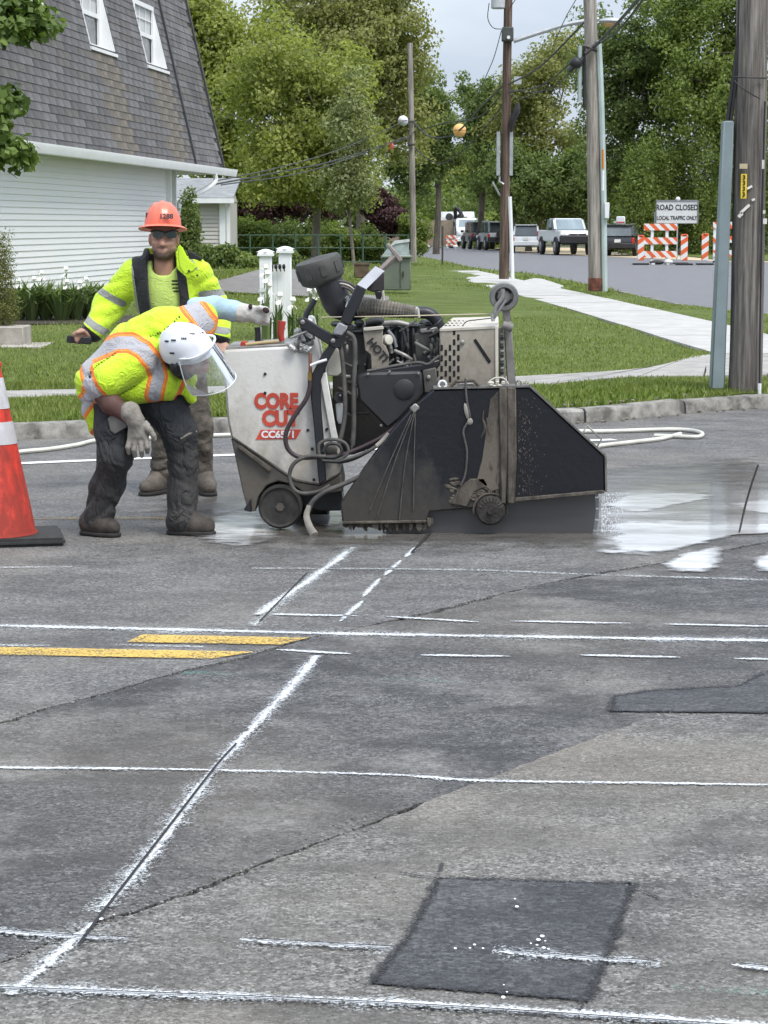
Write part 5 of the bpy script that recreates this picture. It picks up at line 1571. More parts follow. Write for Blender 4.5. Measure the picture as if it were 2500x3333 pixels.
barricade('striped barricade mostly hidden behind the near pole', 2321, 2440, [(722, 744), (768, 790), (814, 836)], 858, 93, (2328, 2420))
barricade('small orange barricade in front of the brown screen, right one', 1452, 1488, [(766, 776), (780, 790), (793, 802)], 806, 158, (1458, 1482))
barricade('small orange barricade in front of the brown screen, left one', 1376, 1394, [(770, 780), (784, 792), (796, 803)], 806, 158, (1379, 1391))
def vpanel(label, u, v0, v1, Y, w):
    p, q = W(u, v0, Y), W(u, v1, Y)
    t_ = thing('panel_channelizer', label, 'traffic marker', (p.x, Y, 0), 'striped panel channelizers')
    MB().box((p.x, Y, (p.z + .1) / 2 + .02), (w, .05, p.z - .1 - .12)).build('panel', ST2, t_, bevel=.01)
    o = MB().box((p.x, Y, p.z - .06), (w * .92, .055, .12)).build('handle', M('orange_plastic', (.75, .11, .03), .5), t_, bevel=.02)
    MB().box((p.x, Y - .03, p.z - .05), (w * .4, .02, .03)).build('handle_slot', TRIM, o)
    MB().box((p.x, Y, .035), (w * 2.4, .5, .07)).build('rubber_base', BLK, t_, bevel=.01)
vpanel('orange white striped panel left of the barricade', 2087, 765, 862, 91, .27)
vpanel('orange white striped panel right of the road closed sign post', 2228, 762, 862, 90.5, .29)
vpanel('orange white striped panel nearest the thick pole', 2296, 760, 862, 90.8, .29)
vpanel('tiny orange striped panel before the brown screen', 1423, 772, 806, 157, .22)
sg = thing('road_sign', 'white road closed sign on a steel stand behind the barricade', 'sign', (W(2203, 850, 93).x, 93, 0))
a, b = W(2136, 653, 93), W(2271, 727, 93)
bd = MB().prism([(a.x, 93, b.z), (b.x, 93, b.z), (b.x, 93, a.z), (a.x, 93, a.z)], (0, .03, 0)).build('board', M('sign_white', (.62, .64, .62), .5, var=.05), sg)
fr = MB()
for (x1, z1, x2, z2) in ((a.x, b.z, b.x, b.z), (b.x, b.z, b.x, a.z), (b.x, a.z, a.x, a.z), (a.x, a.z, a.x, b.z)):
    fr.tube([(x1, 92.98, z1), (x2, 92.98, z2)], .025, 5)
fr.build('frame', M('sign_frame', (.2, .21, .2), .5), sg)
cxs, hh = (a.x + b.x) / 2, a.z - b.z
SB = M('sign_black', (.025, .027, .03), .6)
text_mesh('ROAD CLOSED', .33, SB, 'lettering', bd, (cxs, 92.99, b.z + hh * .69), (1, 0, 0), (0, 0, 1), .008, .002, xs=.80)
text_mesh('LOCAL TRAFFIC ONLY', .235, SB, 'lettering', bd, (cxs, 92.99, b.z + hh * .23), (1, 0, 0), (0, 0, 1), .006, .002, xs=.72)
for u, v0 in ((2205, 730), (2132, 690)):
    p = W(u, v0, 93.06); zb = 0 if u > 2150 else W(u, 748, 93).z
    MB().box((p.x, 93.06, (p.z + zb) / 2), (.055, .05, p.z - zb)).build('stand_post', GALV, sg)
MB().ell(W(2207, 648, 93), (.1, .08, .1), None, 10, 6).build('beacon', PVC, sg)
MB().box((W(2203, 850, 93).x, 93, .03), (1.0, .1, .06)).build('stand_foot', BLK, sg)
# brown screen fence at the street end
sc = thing('screen_fence', 'brown fabric screen fence at the street end behind small barricades', 'fence', (3.2, 166, 0))
xs = [-.2, 1.3, 2.9, 4.3, 5.4]
for i, (x1, x2) in enumerate(zip(xs, xs[1:])):
    MB().prism([(x1, 166, .1), (x2, 166, .1), (x2, 166, 2.0 + .06 * (i % 2)), (x1, 166, 2.0)], (0, .03, 0)).build('screen_panel', M('screen_fabric', (.25, .20, .15), .95, var=.2, scale=2), sc)
for x in xs: MB().tube([(x, 165.95, 0), (x, 165.95, 2.1)], .04, 6).build('post', GALV, sc)

# white hose lying on the road
hz = .018
def gp(u, v): p = G(u, v, hz); return p
HOSE = M('hose_white', (.60, .59, .52), .5, var=.15, scale=5)
o = MB().tube([gp(u, v) for u, v in [(-120, 1492), (20, 1478), (72, 1470), (160, 1462), (250, 1448), (310, 1434), (400, 1430), (560, 1422), (700, 1417), (900, 1412), (1300, 1402), (1700, 1400), (1950, 1404), (2150, 1398), (2240, 1400), (2285, 1410), (2270, 1422), (2200, 1420), (2130, 1418)]], .0165, 8, smooth=5).build('water_hose', HOSE)
tag(o, 'long white water hose lying across the road behind the saw', 'hose')
o = MB().tube([gp(u, v) for u, v in [(1860, 1470), (1950, 1452), (2050, 1440), (2150, 1428), (2215, 1412)]], .0165, 8, smooth=5).build('water_hose', HOSE)
tag(o, 'short cream hose leading from the blade guard to the coil', 'hose')
o = MB().tube([G(2405, 1738, 0), W(2425, 1650, 11.48), W(2448, 1570, 11.44), W(2468, 1512, 11.42)], .006, 6, smooth=3).build('pointer_rod', M('dark_steel'))
tag(o, 'thin bent steel rod standing upright in the wet slurry', 'rod')
# ================================================================ CONCRETE SAW
def mud(name, base, dirt, lo, hi, amt=.9, rough=.5, nscale=7, stretch=(1, 1, .5), metal=0.0, sheen=.5, xg=None, wr=0.0):
    """paint with dried slurry that thickens towards the road; lo/hi are heights in metres"""
    m = bpy.data.materials.new(name); t = NT(m)
    co = t.coord(); sep = t.n.new('ShaderNodeSeparateXYZ'); t.l.new(co, sep.inputs[0])
    n = t.noise(nscale, t.mapping(co, stretch), 7, .68); n2 = t.noise(nscale * 6, co, 4, .7)
    g = t.math('DIVIDE', t.math('SUBTRACT', hi, sep.outputs['Z']), hi - lo)
    k = t.math('ADD', t.math('MULTIPLY', g, .7), t.math('SUBTRACT', t.math('ADD', n, t.math('MULTIPLY', n2, .35)), .72))
    if xg: k = t.math('ADD', k, t.math('MULTIPLY', t.math('SUBTRACT', xg[0], sep.outputs['X']), xg[1]))
    k = t.math('MULTIPLY', k, 2.6, True); k = t.math('MULTIPLY', k, amt)
    dcol = t.mix(n2, tuple(x * .65 for x in dirt), dirt)
    c = t.mix(k, t.mix(t.noise(3, co, 4), tuple(x * .85 for x in base), base), dcol)
    r = t.ramp(k, [(0, rough), (1, .92)])
    nr = t.bump(n2, .35, .006)
    if wr:
        w1 = t.n.new('ShaderNodeTexNoise'); w1.inputs['Scale'].default_value = wr; w1.inputs['Detail'].default_value = 3; w1.inputs['Distortion'].default_value = 1.4
        t.l.new(t.mapping(co, (1, 1, .55), (.3, .5, 0)), w1.inputs['Vector'])
        nr = t.bump(t.math('ADD', t.math('ABSOLUTE', t.math('SUBTRACT', w1.outputs['Fac'], .5)), t.math('MULTIPLY', n2, .05)), 1.0, .06)
    t.end(t.bsdf(c, r, metal, nr, sheen)); MATS[name] = m
    return m
S_white = mud('saw_white', (.70, .685, .65), (.30, .25, .18), -.05, .8, .7, .42, 5)
S_dirty = mud('saw_dirty', (.085, .08, .072), (.13, .115, .095), .05, .5, .9, .7)
S_black = M('saw_black', (.014, .015, .019), .42, var=.25, scale=6, bump=.05)
S_guard = mud('guard_navy', (.0055, .0065, .0105), (.062, .055, .047), -.10, .46, .9, .36, 4.5, (1.3, 1, .45), xg=(.22, .42))
S_mud = M('dried_mud', (.092, .079, .064), .95, var=.5, scale=18, bump=.9, bscale=40, stretch=(1, 1, .4))
S_tan = mud('cover_tan', (.37, .335, .275), (.19, .165, .13), .35, 1.25, .75, .45, 6)
S_engine = mud('engine_dark', (.028, .035, .042), (.075, .07, .062), .3, 1.4, .8, .55)
S_steel = M('saw_steel', (.27, .26, .245), .5, .5, var=.3, scale=9)
S_grey = M('saw_grey_paint', (.25, .25, .27), .45, var=.15)
S_hose = M('saw_hose', (.028, .027, .028), .6, var=.4, scale=12)
S_hose2 = M('saw_hose_dusty', (.085, .08, .074), .75, var=.4, scale=12)
S_hose3 = M('saw_hose_tan', (.28, .26, .225), .8, var=.3, scale=9)
S_red = M('saw_red', (.42, .045, .03), .5, var=.15)
S_silver = M('silver_wrap', (.40, .40, .39), .3, .6, var=.3, scale=14, bump=.9, bscale=24, bdist=.03)
S_blade = M('blade_steel', (.092, .092, .092), .38, .35, var=.1, scale=3, stretch=(.4, 1, 3))
S_brass = M('brass', (.35, .24, .08), .4, .7)
S_cream = M('cream_plastic', (.55, .52, .44), .5, var=.15)

saw = thing('concrete_saw', 'large white and black walk behind concrete saw cutting the wet road', 'saw', (0.0, 11.7, 0))
def SP(px, Y, dep, name, mat, par=None, bevel=.006, slant=0.0):
    m = MB(); m.prism([W(u, v, Y) for u, v in px], (0, dep, slant))
    return m.build(name, mat, par or saw, bevel=bevel)
def ST(pts, r, name, mat, par=None, n=8, sm=5, Y=None):
    q = [W(p[0], p[1], p[2] if len(p) > 2 else Y) for p in pts]
    m = MB(); m.tube(q, r, n, smooth=sm)
    return m.build(name, mat, par or saw, sharp=60)
def bolt(u, v, Y, r, par, mat=None):
    m = MB(); m.lathe([(r, 0), (r, .008), (r * .6, .012)], W(u, v, Y), (0, -1, 0), 8)
    return m.build('bolt', mat or S_steel, par)

# --- rear housing
body = SP([(727, 1140), (960, 1127), (984, 1046), (1010, 1042), (1032, 1130), (1050, 1223), (1092, 1412), (1115, 1500), (1106, 1545), (1041, 1580), (960, 1566), (752, 1424), (740, 1366), (730, 1241)], 11.62, .70, 'rear_housing', S_white, bevel=.012)
for u, v in ((863, 1217), (863, 1279), (1002, 1400), (1064, 1397), (1016, 1461), (1022, 1561), (985, 1052)):
    bolt(u, v, 11.622, .0085, body, S_black)
SP([(752, 1426), (958, 1568), (1041, 1583), (1108, 1547), (1118, 1600), (1010, 1612), (985, 1600), (950, 1577), (905, 1566), (868, 1580), (842, 1616), (832, 1666), (806, 1662), (790, 1600)], 11.63, .66, 'lower_frame', S_dirty)
SP([(772, 1456), (782, 1450), (884, 1526), (880, 1538)], 11.60, .03, 'frame_bar', S_mud, bevel=.003)
SP([(806, 1640), (816, 1622), (820, 1668), (800, 1664), (792, 1660)], 11.60, .05, 'tow_lug', S_black)
SP([(838, 1560), (1000, 1590), (1110, 1560), (1118, 1662), (1040, 1664), (960, 1640), (838, 1640)], 11.78, .35, 'chassis_belly', S_black)
def wheel(u, v, Y, r, wd):
    c = W(u, v, Y)
    m = MB(); m.lathe([(r * .80, 0), (r * .9, -.012), (r, .006), (r, wd), (r * .8, wd)], c, (0, 1, 0), 36); w_ = m.build('wheel', M('wheel_rubber', (.04, .037, .034), .85, var=.4, scale=16), saw)
    m = MB(); m.lathe([(r * .80, .006), (r * .74, .016), (r * .45, .014), (r * .40, .004), (.02, .002)], c, (0, 1, 0), 30); m.build('rim', S_dirty, w_)
    m = MB(); m.lathe([(r * .2, -.006), (r * .2, .02)], c, (0, 1, 0), 6); m.build('hub', S_dirty, w_)
c = G(912, 1723, 0)
wheel(912, 1650, 11.60, .1195, .10); wheel(1010, 1660, 12.2, .11, .09)
# lettering
tc = (.52, .062, .035)
for txt, u, v, s in (('CORE', 899, 1308, .112), ('CUT', 913, 1364, .112)):
    text_mesh(txt, s, M('logo_red', tc, .5), 'lettering', body, W(u, v, 11.6165), (1, 0, 0), (0, 0, 1), .0062, .001, xs=.80 if len(txt) > 3 else .88)
lb = MB().prism([W(u, v, 11.617) for u, v in [(832, 1431), (849, 1399), (981, 1398), (964, 1429)]], (0, .004, 0)).build('model_label', M('logo_red'), body)
text_mesh('CC6571', .052, PVC, 'lettering', lb, W(906, 1415, 11.6155), (1, 0, 0), (0, 0, 1), .002, .001, xs=1.05)
# control deck clutter
SP([(735, 1139), (955, 1125), (955, 1118), (735, 1131)], 11.66, .6, 'control_deck', S_steel, bevel=.003)
ST([(838, 1126), (840, 1095), (838, 1065)], .0165, 'control_lever', S_black, Y=11.75)
SP([(828, 1126), (832, 1108), (856, 1106), (862, 1126)], 11.72, .06, 'lever_base', S_black)
ST([(918, 1110), (914, 1085), (918, 1045)], [.015, .018, .023], 'emergency_lever', S_red, Y=11.74, sm=3)
ST([(916, 1125), (918, 1105)], .014, 'lever_shaft', S_steel, Y=11.74)
SP([(782, 1130), (783, 1112), (806, 1110), (808, 1128)], 11.72, .05, 'stop_button', S_red)
ST([(800, 1122), (850, 1116), (908, 1112)], .010, 'wooden_handle', M('wood_handle', (.45, .34, .18), .7), Y=11.70)
m = MB()
r_ = random.Random(3)
for i in range(14):
    p = W(r_.uniform(950, 1015), r_.uniform(1085, 1140), 11.58 + r_.uniform(0, .05)); a = r_.uniform(0, 3)
    m.ell(p, (r_.uniform(.02, .04), .02, r_.uniform(.012, .025)), Matrix.Rotation(a, 3, 'Y'), 6, 4)
m.build('foil_wrap', S_silver, saw, sharp=10)
ST([(1008, 1075), (975, 1088), (945, 1100)], .006, 'clip_wire', S_steel, Y=11.57)
# hose valve with brass fitting
ST([(1010, 1150), (1010, 1215)], .010, 'valve_body', M('valve_rust', (.2, .09, .06), .7), Y=11.58); ST([(1010, 1212), (1009, 1238)], .014, 'valve_fitting', S_brass, Y=11.58)
ST([(1010, 1190), (1040, 1178), (1064, 1171)], .008, 'valve_handle', PVC, Y=11.55)
# --- boom straps
bm1 = SP([(970, 1038), (990, 1032), (1108, 1104), (1112, 1135), (1084, 1132), (975, 1062)], 11.56, .035, 'boom_link', S_black)
bolt(985, 1048, 11.56, .013, bm1); bolt(1084, 1109, 11.56, .013, bm1)
SP([(1050, 1149), (1018, 1213), (1011, 1287), (1023, 1402), (1034, 1536), (1039, 1578), (1062, 1566), (1053, 1416), (1046, 1333), (1043, 1241), (1069, 1176), (1100, 1121), (1086, 1106)], 11.565, .04, 'boom_strap', S_black)
bs = SP([(1106, 1045), (1160, 925), (1194, 941), (1174, 985), (1140, 1062)], 11.60, .10, 'mast_arm', S_black)
MB().add([W(1162, 926, 11.60), W(1192, 941, 11.60), W(1252, 882, 11.85), W(1222, 866, 11.85)], [(0, 1, 2, 3)]).build('mast_top_plate', M('mast_grey', (.34, .34, .37), .4, var=.08), bs)  # top face of the black beam, its lit look painted as grey
SP([(1192, 942), (1250, 884), (1250, 946), (1212, 950)], 11.72, .12, 'mast_channel', M('channel_dark', (.03, .025, .026), .7), bs)
SP([(1081, 1086), (1103, 1049), (1133, 1064), (1114, 1094)], 11.54, .05, 'pivot_block', S_grey)
ST([(1240, 880), (1268, 852), (1292, 828)], .021, 'rear_arm', M('rear_arm_paint', (.26, .22, .20), .6), Y=12.3, sm=0, n=6)
SP([(1255, 797), (1266, 790), (1312, 845), (1300, 856)], 12.28, .06, 'rear_arm_plate', M('rear_arm_paint'))
SP([(1218, 945), (1246, 948), (1240, 975), (1226, 978)], 12.2, .1, 'hook_block', S_black); ST([(1246, 945), (1250, 985)], .008, 'hook_rod', S_cream, Y=12.2)
# --- intake: pre-cleaner, elbow, ribbed hose
ax = Vector((-.293, -.10, .956)).normalized()
pc = W(1041, 876, 11.95)
m = MB(); m.lathe([(.085, -.085), (.12, -.062), (.124, -.05), (.130, -.01), (.130, .045), (.122, .058), (.06, .066), (.001, .066)], pc, ax, 32); pcl = m.build('pre_cleaner', M('rubber_dusty', (.06, .06, .055), .7, var=.3, scale=10), saw)
for a in np.linspace(0, 2 * PI, 10)[:-1]:
    q = Vector((0, 0, 1)).rotation_difference(ax)
    m = MB(); m.box(pc + q @ Vector((math.cos(a) * .128, math.sin(a) * .128, 0)), (.012, .03, .06), q.to_matrix() @ Matrix.Rotation(a, 3, 'Z')); m.build('vent_rib', M('rubber_dusty'), pcl)
el = ST([(1068, 915), (1085, 955), (1105, 992), (1150, 1005), (1186, 1000)], [.080, .082, .083, .070, .056], 'intake_elbow', S_black, Y=11.95, n=18)
for r0, off in ((.118, 0), (.103, 0), (.088, 0)):
    m = MB(); pts = []
    for a in np.linspace(math.radians(20), math.radians(120), 12):
        p = W(1108, 985, 11.90); pts.append(p + Vector((math.cos(a) * r0, 0, math.sin(a) * r0)))
    m.tube(pts, .0085, 6); m.build('elbow_rib', S_hose2 if r0 != .103 else S_steel, el)
ST([(1126, 965), (1134, 978), (1128, 1000)], .010, 'hose_clamp', CHROME, Y=11.86)
pts = [W(1168, 997, 11.9), W(1230, 1003, 11.88), (W(1300, 1010, 11.86)), W(1352, 1016, 11.86)]
sp4 = spline(pts, 14); rr = []
for i in range(len(sp4)):
    f = i / (len(sp4) - 1); rr.append((.056 - .022 * f) * (1 + (.07 if i % 2 else -.05)))
m = MB(); m.tube(sp4, rr, 14); m.build('ribbed_hose', M('hose_ribbed', (.165, .15, .125), .8, var=.3, scale=30), saw, sharp=20)
ST([(1345, 1015), (1368, 1017)], .030, 'hose_sleeve', GALV, Y=11.86, n=12); ST([(1360, 1016), (1395, 1020), (1420, 1040), (1430, 1065)], .034, 'outlet_elbow', S_black, Y=11.86, n=12)
ST([(1360, 1003), (1364, 1034)], .008, 'hose_clamp', S_cream, Y=11.83)
ST([(1045, 1033), (1330, 1028), (1620, 1021)], .0035, 'guide_string', M('string_tan', (.5, .44, .33), .8), Y=11.72, sm=3, n=5)
# --- engine bay
eng = SP([(1085, 1075), (1180, 1060), (1440, 1058), (1440, 1250), (1380, 1400), (1150, 1480), (1080, 1480)], 11.86, .42, 'engine_block', S_engine, bevel=.01)
for i, u in enumerate((1283, 1303, 1322, 1341)):
    SP([(u, 1066), (u + 8, 1066), (u + 12, 1192), (u + 3, 1192)], 11.82, .04, 'cooling_fin', S_engine, eng)
SP([(1348, 1085), (1425, 1078), (1425, 1186), (1352, 1192)], 11.80, .07, 'battery_box', M('box_charcoal', (.055, .055, .05), .6, var=.3), eng)
SP([(1366, 1072), (1424, 1064), (1426, 1080), (1368, 1086)], 11.79, .05, 'bracket_plate', S_steel, eng)
ST([(1430, 1098), (1455, 1096), (1466, 1094)], .030, 'exhaust_stub', S_black, eng, Y=11.76, n=12)
m = MB(); r_ = random.Random(8)
for i in range(26):
    u, v = r_.uniform(1090, 1430), r_.uniform(1050, 1080)
    m.ell(W(u, v, 11.9 + r_.uniform(-.08, .1)), (r_.uniform(.015, .05), .04, r_.uniform(.008, .022)), None, 6, 4)
m.build('engine_fittings', S_engine, eng)
for u1, v1, u2, v2, rr_, mt in ((1245, 1052, 1330, 1058, .016, S_steel), (1250, 1090, 1275, 1150, .012, S_steel), (1262, 1075, 1290, 1130, .010, S_grey), (1380, 1150, 1425, 1135, .010, S_steel), (1395, 1165, 1420, 1140, .014, S_grey), (1190, 1050, 1250, 1046, .018, S_engine), (1410, 1085, 1412, 1180, .007, S_grey)):
    ST([(u1, v1), ((u1 + u2) / 2 + 4, (v1 + v2) / 2 - 5), (u2, v2)], rr_, 'engine_pipe', mt, eng, Y=11.79)
hs = SP([(1182, 1073), (1246, 1068), (1246, 1118), (1256, 1127), (1266, 1151), (1266, 1195), (1209, 1204), (1207, 1154), (1189, 1140)], 11.70, .012, 'heat_shield', S_tan, bevel=.003)
SP([(1182, 1067), (1247, 1061), (1250, 1072), (1184, 1078)], 11.685, .03, 'shield_lip', S_cream, hs, bevel=.003)
text_mesh('HOT!', .060, BLK, 'lettering', hs, W(1229, 1140, 11.694), (.64, 0, -.77), (.77, 0, .64), .0022, .001)
m = MB(); m.lathe([(.03, 0), (.028, .03), (.01, .035)], W(1255, 1108, 11.76), (.6, -.7, .2), 14); m.build('exhaust_cap', S_cream, hs)
ST([(1195, 1208), (1240, 1200), (1300, 1188), (1360, 1180), (1392, 1186), (1412, 1172), (1430, 1158)], .0085, 'fuel_line', S_hose2, Y=11.62)
SP([(1185, 1212), (1375, 1186), (1432, 1170), (1430, 1192), (1405, 1206), (1190, 1218)], 11.66, .05, 'frame_rail', S_black)
bg = SP([(1160, 1232), (1172, 1219), (1196, 1214), (1373, 1208), (1377, 1280), (1301, 1364), (1262, 1396), (1168, 1302)], 11.56, .10, 'belt_guard', M('belt_guard_black', (.022, .022, .024), .5, var=.3, scale=4), bevel=.012)
m = MB(); m.lathe([(.056, 0), (.056, .004), (.052, .007), (.001, .007)], W(1316, 1268, 11.56), (0, -1, 0), 28); m.build('belt_guard_boss', M('belt_guard_black'), bg)
for u, v in ((1198, 1218), (1268, 1210), (1362, 1216), (1240, 1385)): bolt(u, v, 11.56, .008, bg)
SP([(1376, 1206), (1420, 1196), (1424, 1262), (1400, 1278), (1380, 1280)], 11.60, .05, 'guard_bracket', S_dirty); bolt(1395, 1228, 11.6, .012, bg)
# cream tank, filter bottle behind the strap
SP([(1060, 1175), (1088, 1120), (1110, 1150), (1122, 1205), (1100, 1225), (1066, 1222)], 11.66, .08, 'coolant_tank', S_cream)
m = MB(); m.lathe([(.010, 0), (.018, .02), (.020, .07), (.020, .105), (.014, .11)], W(1108, 1378, 11.68), (-.05, 0, 1), 14); m.build('filter_bottle', PVC, saw)
m = MB(); m.lathe([(.026, 0), (.026, .035)], W(1102, 1292, 11.66), (.2, -1, 0), 14); m.build('pressure_cap', S_black, saw); bolt(1108, 1287, 11.62, .008, saw)
SP([(1040, 1225), (1062, 1210), (1094, 1400), (1120, 1500), (1110, 1512), (1078, 1430)], 11.60, .03, 'housing_edge', S_white, bevel=.004)
# crowded pipes, unions and brackets of the engine bay
r_ = random.Random(15)
for i in range(46):
    u, v = r_.uniform(1100, 1425), r_.uniform(1062, 1200) if r_.random() < .6 else r_.uniform(1200, 1430)
    if v > 1200: u = r_.uniform(1090, 1165)
    ln = r_.uniform(20, 70); an = r_.choice([0, PI / 2, PI / 2, .5, -.6])
    du, dv = math.cos(an) * ln, math.sin(an) * ln
    yy = 11.80 + r_.uniform(-.05, .03)
    ST([(u, v, yy), (u + du * .5 + r_.uniform(-8, 8), v + dv * .5, yy - .015), (u + du, v + dv, yy)], r_.uniform(.004, .011), 'engine_pipe', r_.choice([S_engine, S_hose2, S_hose, S_steel, S_black, S_dirty]), eng, n=6, sm=3)
for i in range(22):
    u, v = r_.uniform(1100, 1420), r_.uniform(1070, 1198)
    bolt(u, v, 11.78, r_.uniform(.005, .011), eng, r_.choice([S_steel, S_dirty, S_grey]))
# --- perforated radiator cover
cov = MB()
f = [W(u, v, 11.66) for u, v in [(1432, 1072), (1622, 1062), (1622, 1264), (1410, 1268), (1412, 1212), (1432, 1190), (1432, 1117)]]
cov.prism(f, (0, .5, 0)); cv = cov.build('radiator_cover', S_tan, saw, bevel=.006)
a, b, c_, d = W(1432, 1071, 11.655), W(1624, 1061, 11.655), W(1622, 1030, 12.16), W(1474, 1034, 12.16)
MB().add([a, b, c_, d, a - Vector((0, 0, .012)), b - Vector((0, 0, .012)), c_ - Vector((0, 0, .012)), d - Vector((0, 0, .012))], [(0, 1, 2, 3), (7, 6, 5, 4), (0, 4, 5, 1), (1, 5, 6, 2), (2, 6, 7, 3), (3, 7, 4, 0)]).build('cover_top', M('cover_top_tan', (.50, .46, .385), .45, var=.1), cv)
HOLE = M('hole_dark', (.008, .008, .008), .9)
sm_ = {}
def slot(u, v, w, h, Y, tilt=0.0):
    k = (w, h)
    if k not in sm_:
        q = MB(); q.box((0, 0, 0), (w, .004, h)); me = q.mesh('slot', bevel=min(w, h) * .3); me.materials.append(HOLE); sm_[k] = me
    o = bpy.data.objects.new('slot', sm_[k]); COL.objects.link(o); o.location = W(u, v, Y); o.parent = cv
    if tilt: o.rotation_euler = (tilt, 0, 0)
for ci in range(6):
    u = 1424 + ci * 13.6
    v = 1080 + (18 if ci % 2 else 0)
    while v < 1256:
        left = 1436 if v < 1195 else 1418
        if u > left and not (u < 1470 and v < 1118): slot(u, v, .0135, .033, 11.6585)
        v += 34
for j, (v, Y, us) in enumerate(((1060, 11.80, (1452, 1464, 1478, 1492, 1506, 1520, 1542)), (1052, 11.90, (1458, 1472, 1486, 1500, 1514, 1530, 1548)), (1045, 12.0, (1466, 1480, 1494, 1508, 1526, 1545)))):
    for u in us:
        pz = a.z + (d.z - a.z) * (Y - 11.655) / .505
        q = W(u, v, Y); o = bpy.data.objects.new('slot', sm_[list(sm_)[0]]); COL.objects.link(o)
        o.location = (q.x, Y, pz + .0015); o.rotation_euler = (PI / 2, 0, 0); o.parent = cv
m = MB(); m.prism([W(u, v, 11.655) for u, v in [(1541, 1108), (1549, 1102), (1599, 1176), (1591, 1184)]], (0, .02, 0)); m.build('latch_slot', HOLE, cv, bevel=.002)
bolt(1505, 1114, 11.658, .013, cv)
SP([(1612, 1062), (1622, 1062), (1622, 1260), (1612, 1260)], 11.652, .01, 'cover_edge', S_cream, cv, bevel=.002)
# --- front mast with pulley wheel
SP([(1640, 1050), (1664, 1046), (1680, 1255), (1652, 1257)], 11.70, .05, 'front_mast', M('mast_dusty', (.20, .19, .18), .7, var=.25, scale=10), bevel=.004)
SP([(1622, 1066), (1638, 1064), (1648, 1258), (1626, 1260)], 11.68, .03, 'mast_rail', M('mast_dusty'), bevel=.004)
for i in range(12):
    SP([(1628, 1084 + i * 14), (1640, 1083 + i * 14), (1641, 1090 + i * 14), (1629, 1091 + i * 14)], 11.668, .012, 'chain_link', S_black if i % 2 else S_steel, bevel=.002)
ST([(1636, 1058), (1668, 1068)], .024, 'mast_motor', M('mast_dusty'), Y=11.66, n=12, sm=0)
SP([(1630, 985), (1646, 960), (1658, 975), (1664, 1050), (1640, 1050)], 11.71, .03, 'pulley_bracket', S_steel)
pw_ = W(1641, 966, 11.69)
m = MB(); m.lathe([(.050, .0), (.052, -.006), (.072, -.006), (.079, .004), (.079, .03), (.050, .03)], pw_, (0, 1, 0), 40, cap=False)
m.lathe([(.001, .010), (.052, .010), (.052, .020), (.001, .020)], pw_, (0, 1, 0), 32)
pul = m.build('pulley_wheel', M('pulley_grey', (.16, .16, .155), .6, var=.3, scale=10), saw)
m = MB(); m.lathe([(.022, -.01), (.022, .035)], pw_, (0, 1, 0), 18); m.build('pulley_hub', M('pulley_grey'), pul)
for k in range(3):
    a0_ = k * 2 * PI / 3 + .5
    m = MB(); m.tube([pw_ + Vector((math.cos(a_) * .041, .008, math.sin(a_) * .041)) for a_ in np.linspace(a0_, a0_ + 1.25, 8)], .0065, 6, flat=((0, 1, 0), .5)); m.build('pulley_slot', HOLE, pul)
for k in range(0):
    an = k * 2 * PI / 5 + .3
    m = MB(); m.tube([pw_ + Vector((math.cos(an) * .018, .012, math.sin(an) * .018)), pw_ + Vector((math.cos(an) * .055, .012, math.sin(an) * .055))], .010, 6); m.build('spoke', M('pulley_grey'), pul)
ST([(1636, 940), (1634, 972), (1615, 1000), (1608, 1034)], .012, 'bracket_arm', S_steel, Y=11.64); ST([(1648, 975), (1625, 1010), (1608, 1036)], .007, 'bracket_arm', S_grey, Y=11.64)
ST([(1604, 1022), (1605, 1046)], .010, 'string_cleat', GALV, Y=11.64)
ST([(1606, 1035), (1560, 1040), (1520, 1046), (1505, 1062)], .0028, 'tie_wire', S_black, Y=11.65)
# --- blade guard
gpx = [(1411, 1268), (1724, 1261), (1968, 1485), (1970, 1602), (1676, 1632), (1644, 1642), (1541, 1654), (1400, 1666), (1388, 1700), (1115, 1704), (1108, 1642), (1184, 1527), (1276, 1402), (1345, 1324)]
gd = SP(gpx, 11.435, .12, 'blade_guard', S_guard, bevel=.008)
fl = MB()
for (p, q) in zip(gpx[:3], gpx[1:4]):
    a, b = W(*p, 11.425), W(*q, 11.425); t_ = (b - a).normalized(); n_ = Vector((-t_.z, 0, t_.x))
    fl.add([a + n_ * .001, b + n_ * .001, b + n_ * .011, a + n_ * .011] + [x + Vector((0, .14, 0)) for x in (a + n_ * .001, b + n_ * .001, b + n_ * .011, a + n_ * .011)], [(0, 1, 2, 3), (7, 6, 5, 4), (3, 2, 6, 7), (0, 3, 7, 4), (1, 5, 6, 2), (0, 4, 5, 1)])
fl.build('guard_flange', M('flange_grey', (.13, .125, .115), .7, var=.35, scale=12), gd)
SP([(1672, 1622), (1966, 1596), (1968, 1606), (1674, 1634)], 11.41, .03, 'lower_flange', S_mud, gd, bevel=.003)
SP([(1388, 1694), (1115, 1698), (1115, 1706), (1388, 1702)], 11.415, .03, 'lower_flange', S_mud, gd, bevel=.003)
SP([(1626, 1262), (1650, 1262), (1652, 1480), (1648, 1640), (1630, 1640), (1628, 1480)], 11.405, .035, 'guard_post', S_mud, gd)
SP([(1652, 1262), (1680, 1262), (1682, 1500), (1676, 1640), (1652, 1640)], 11.40, .04, 'guard_post', S_mud, gd)
r_ = random.Random(21)
m = MB()
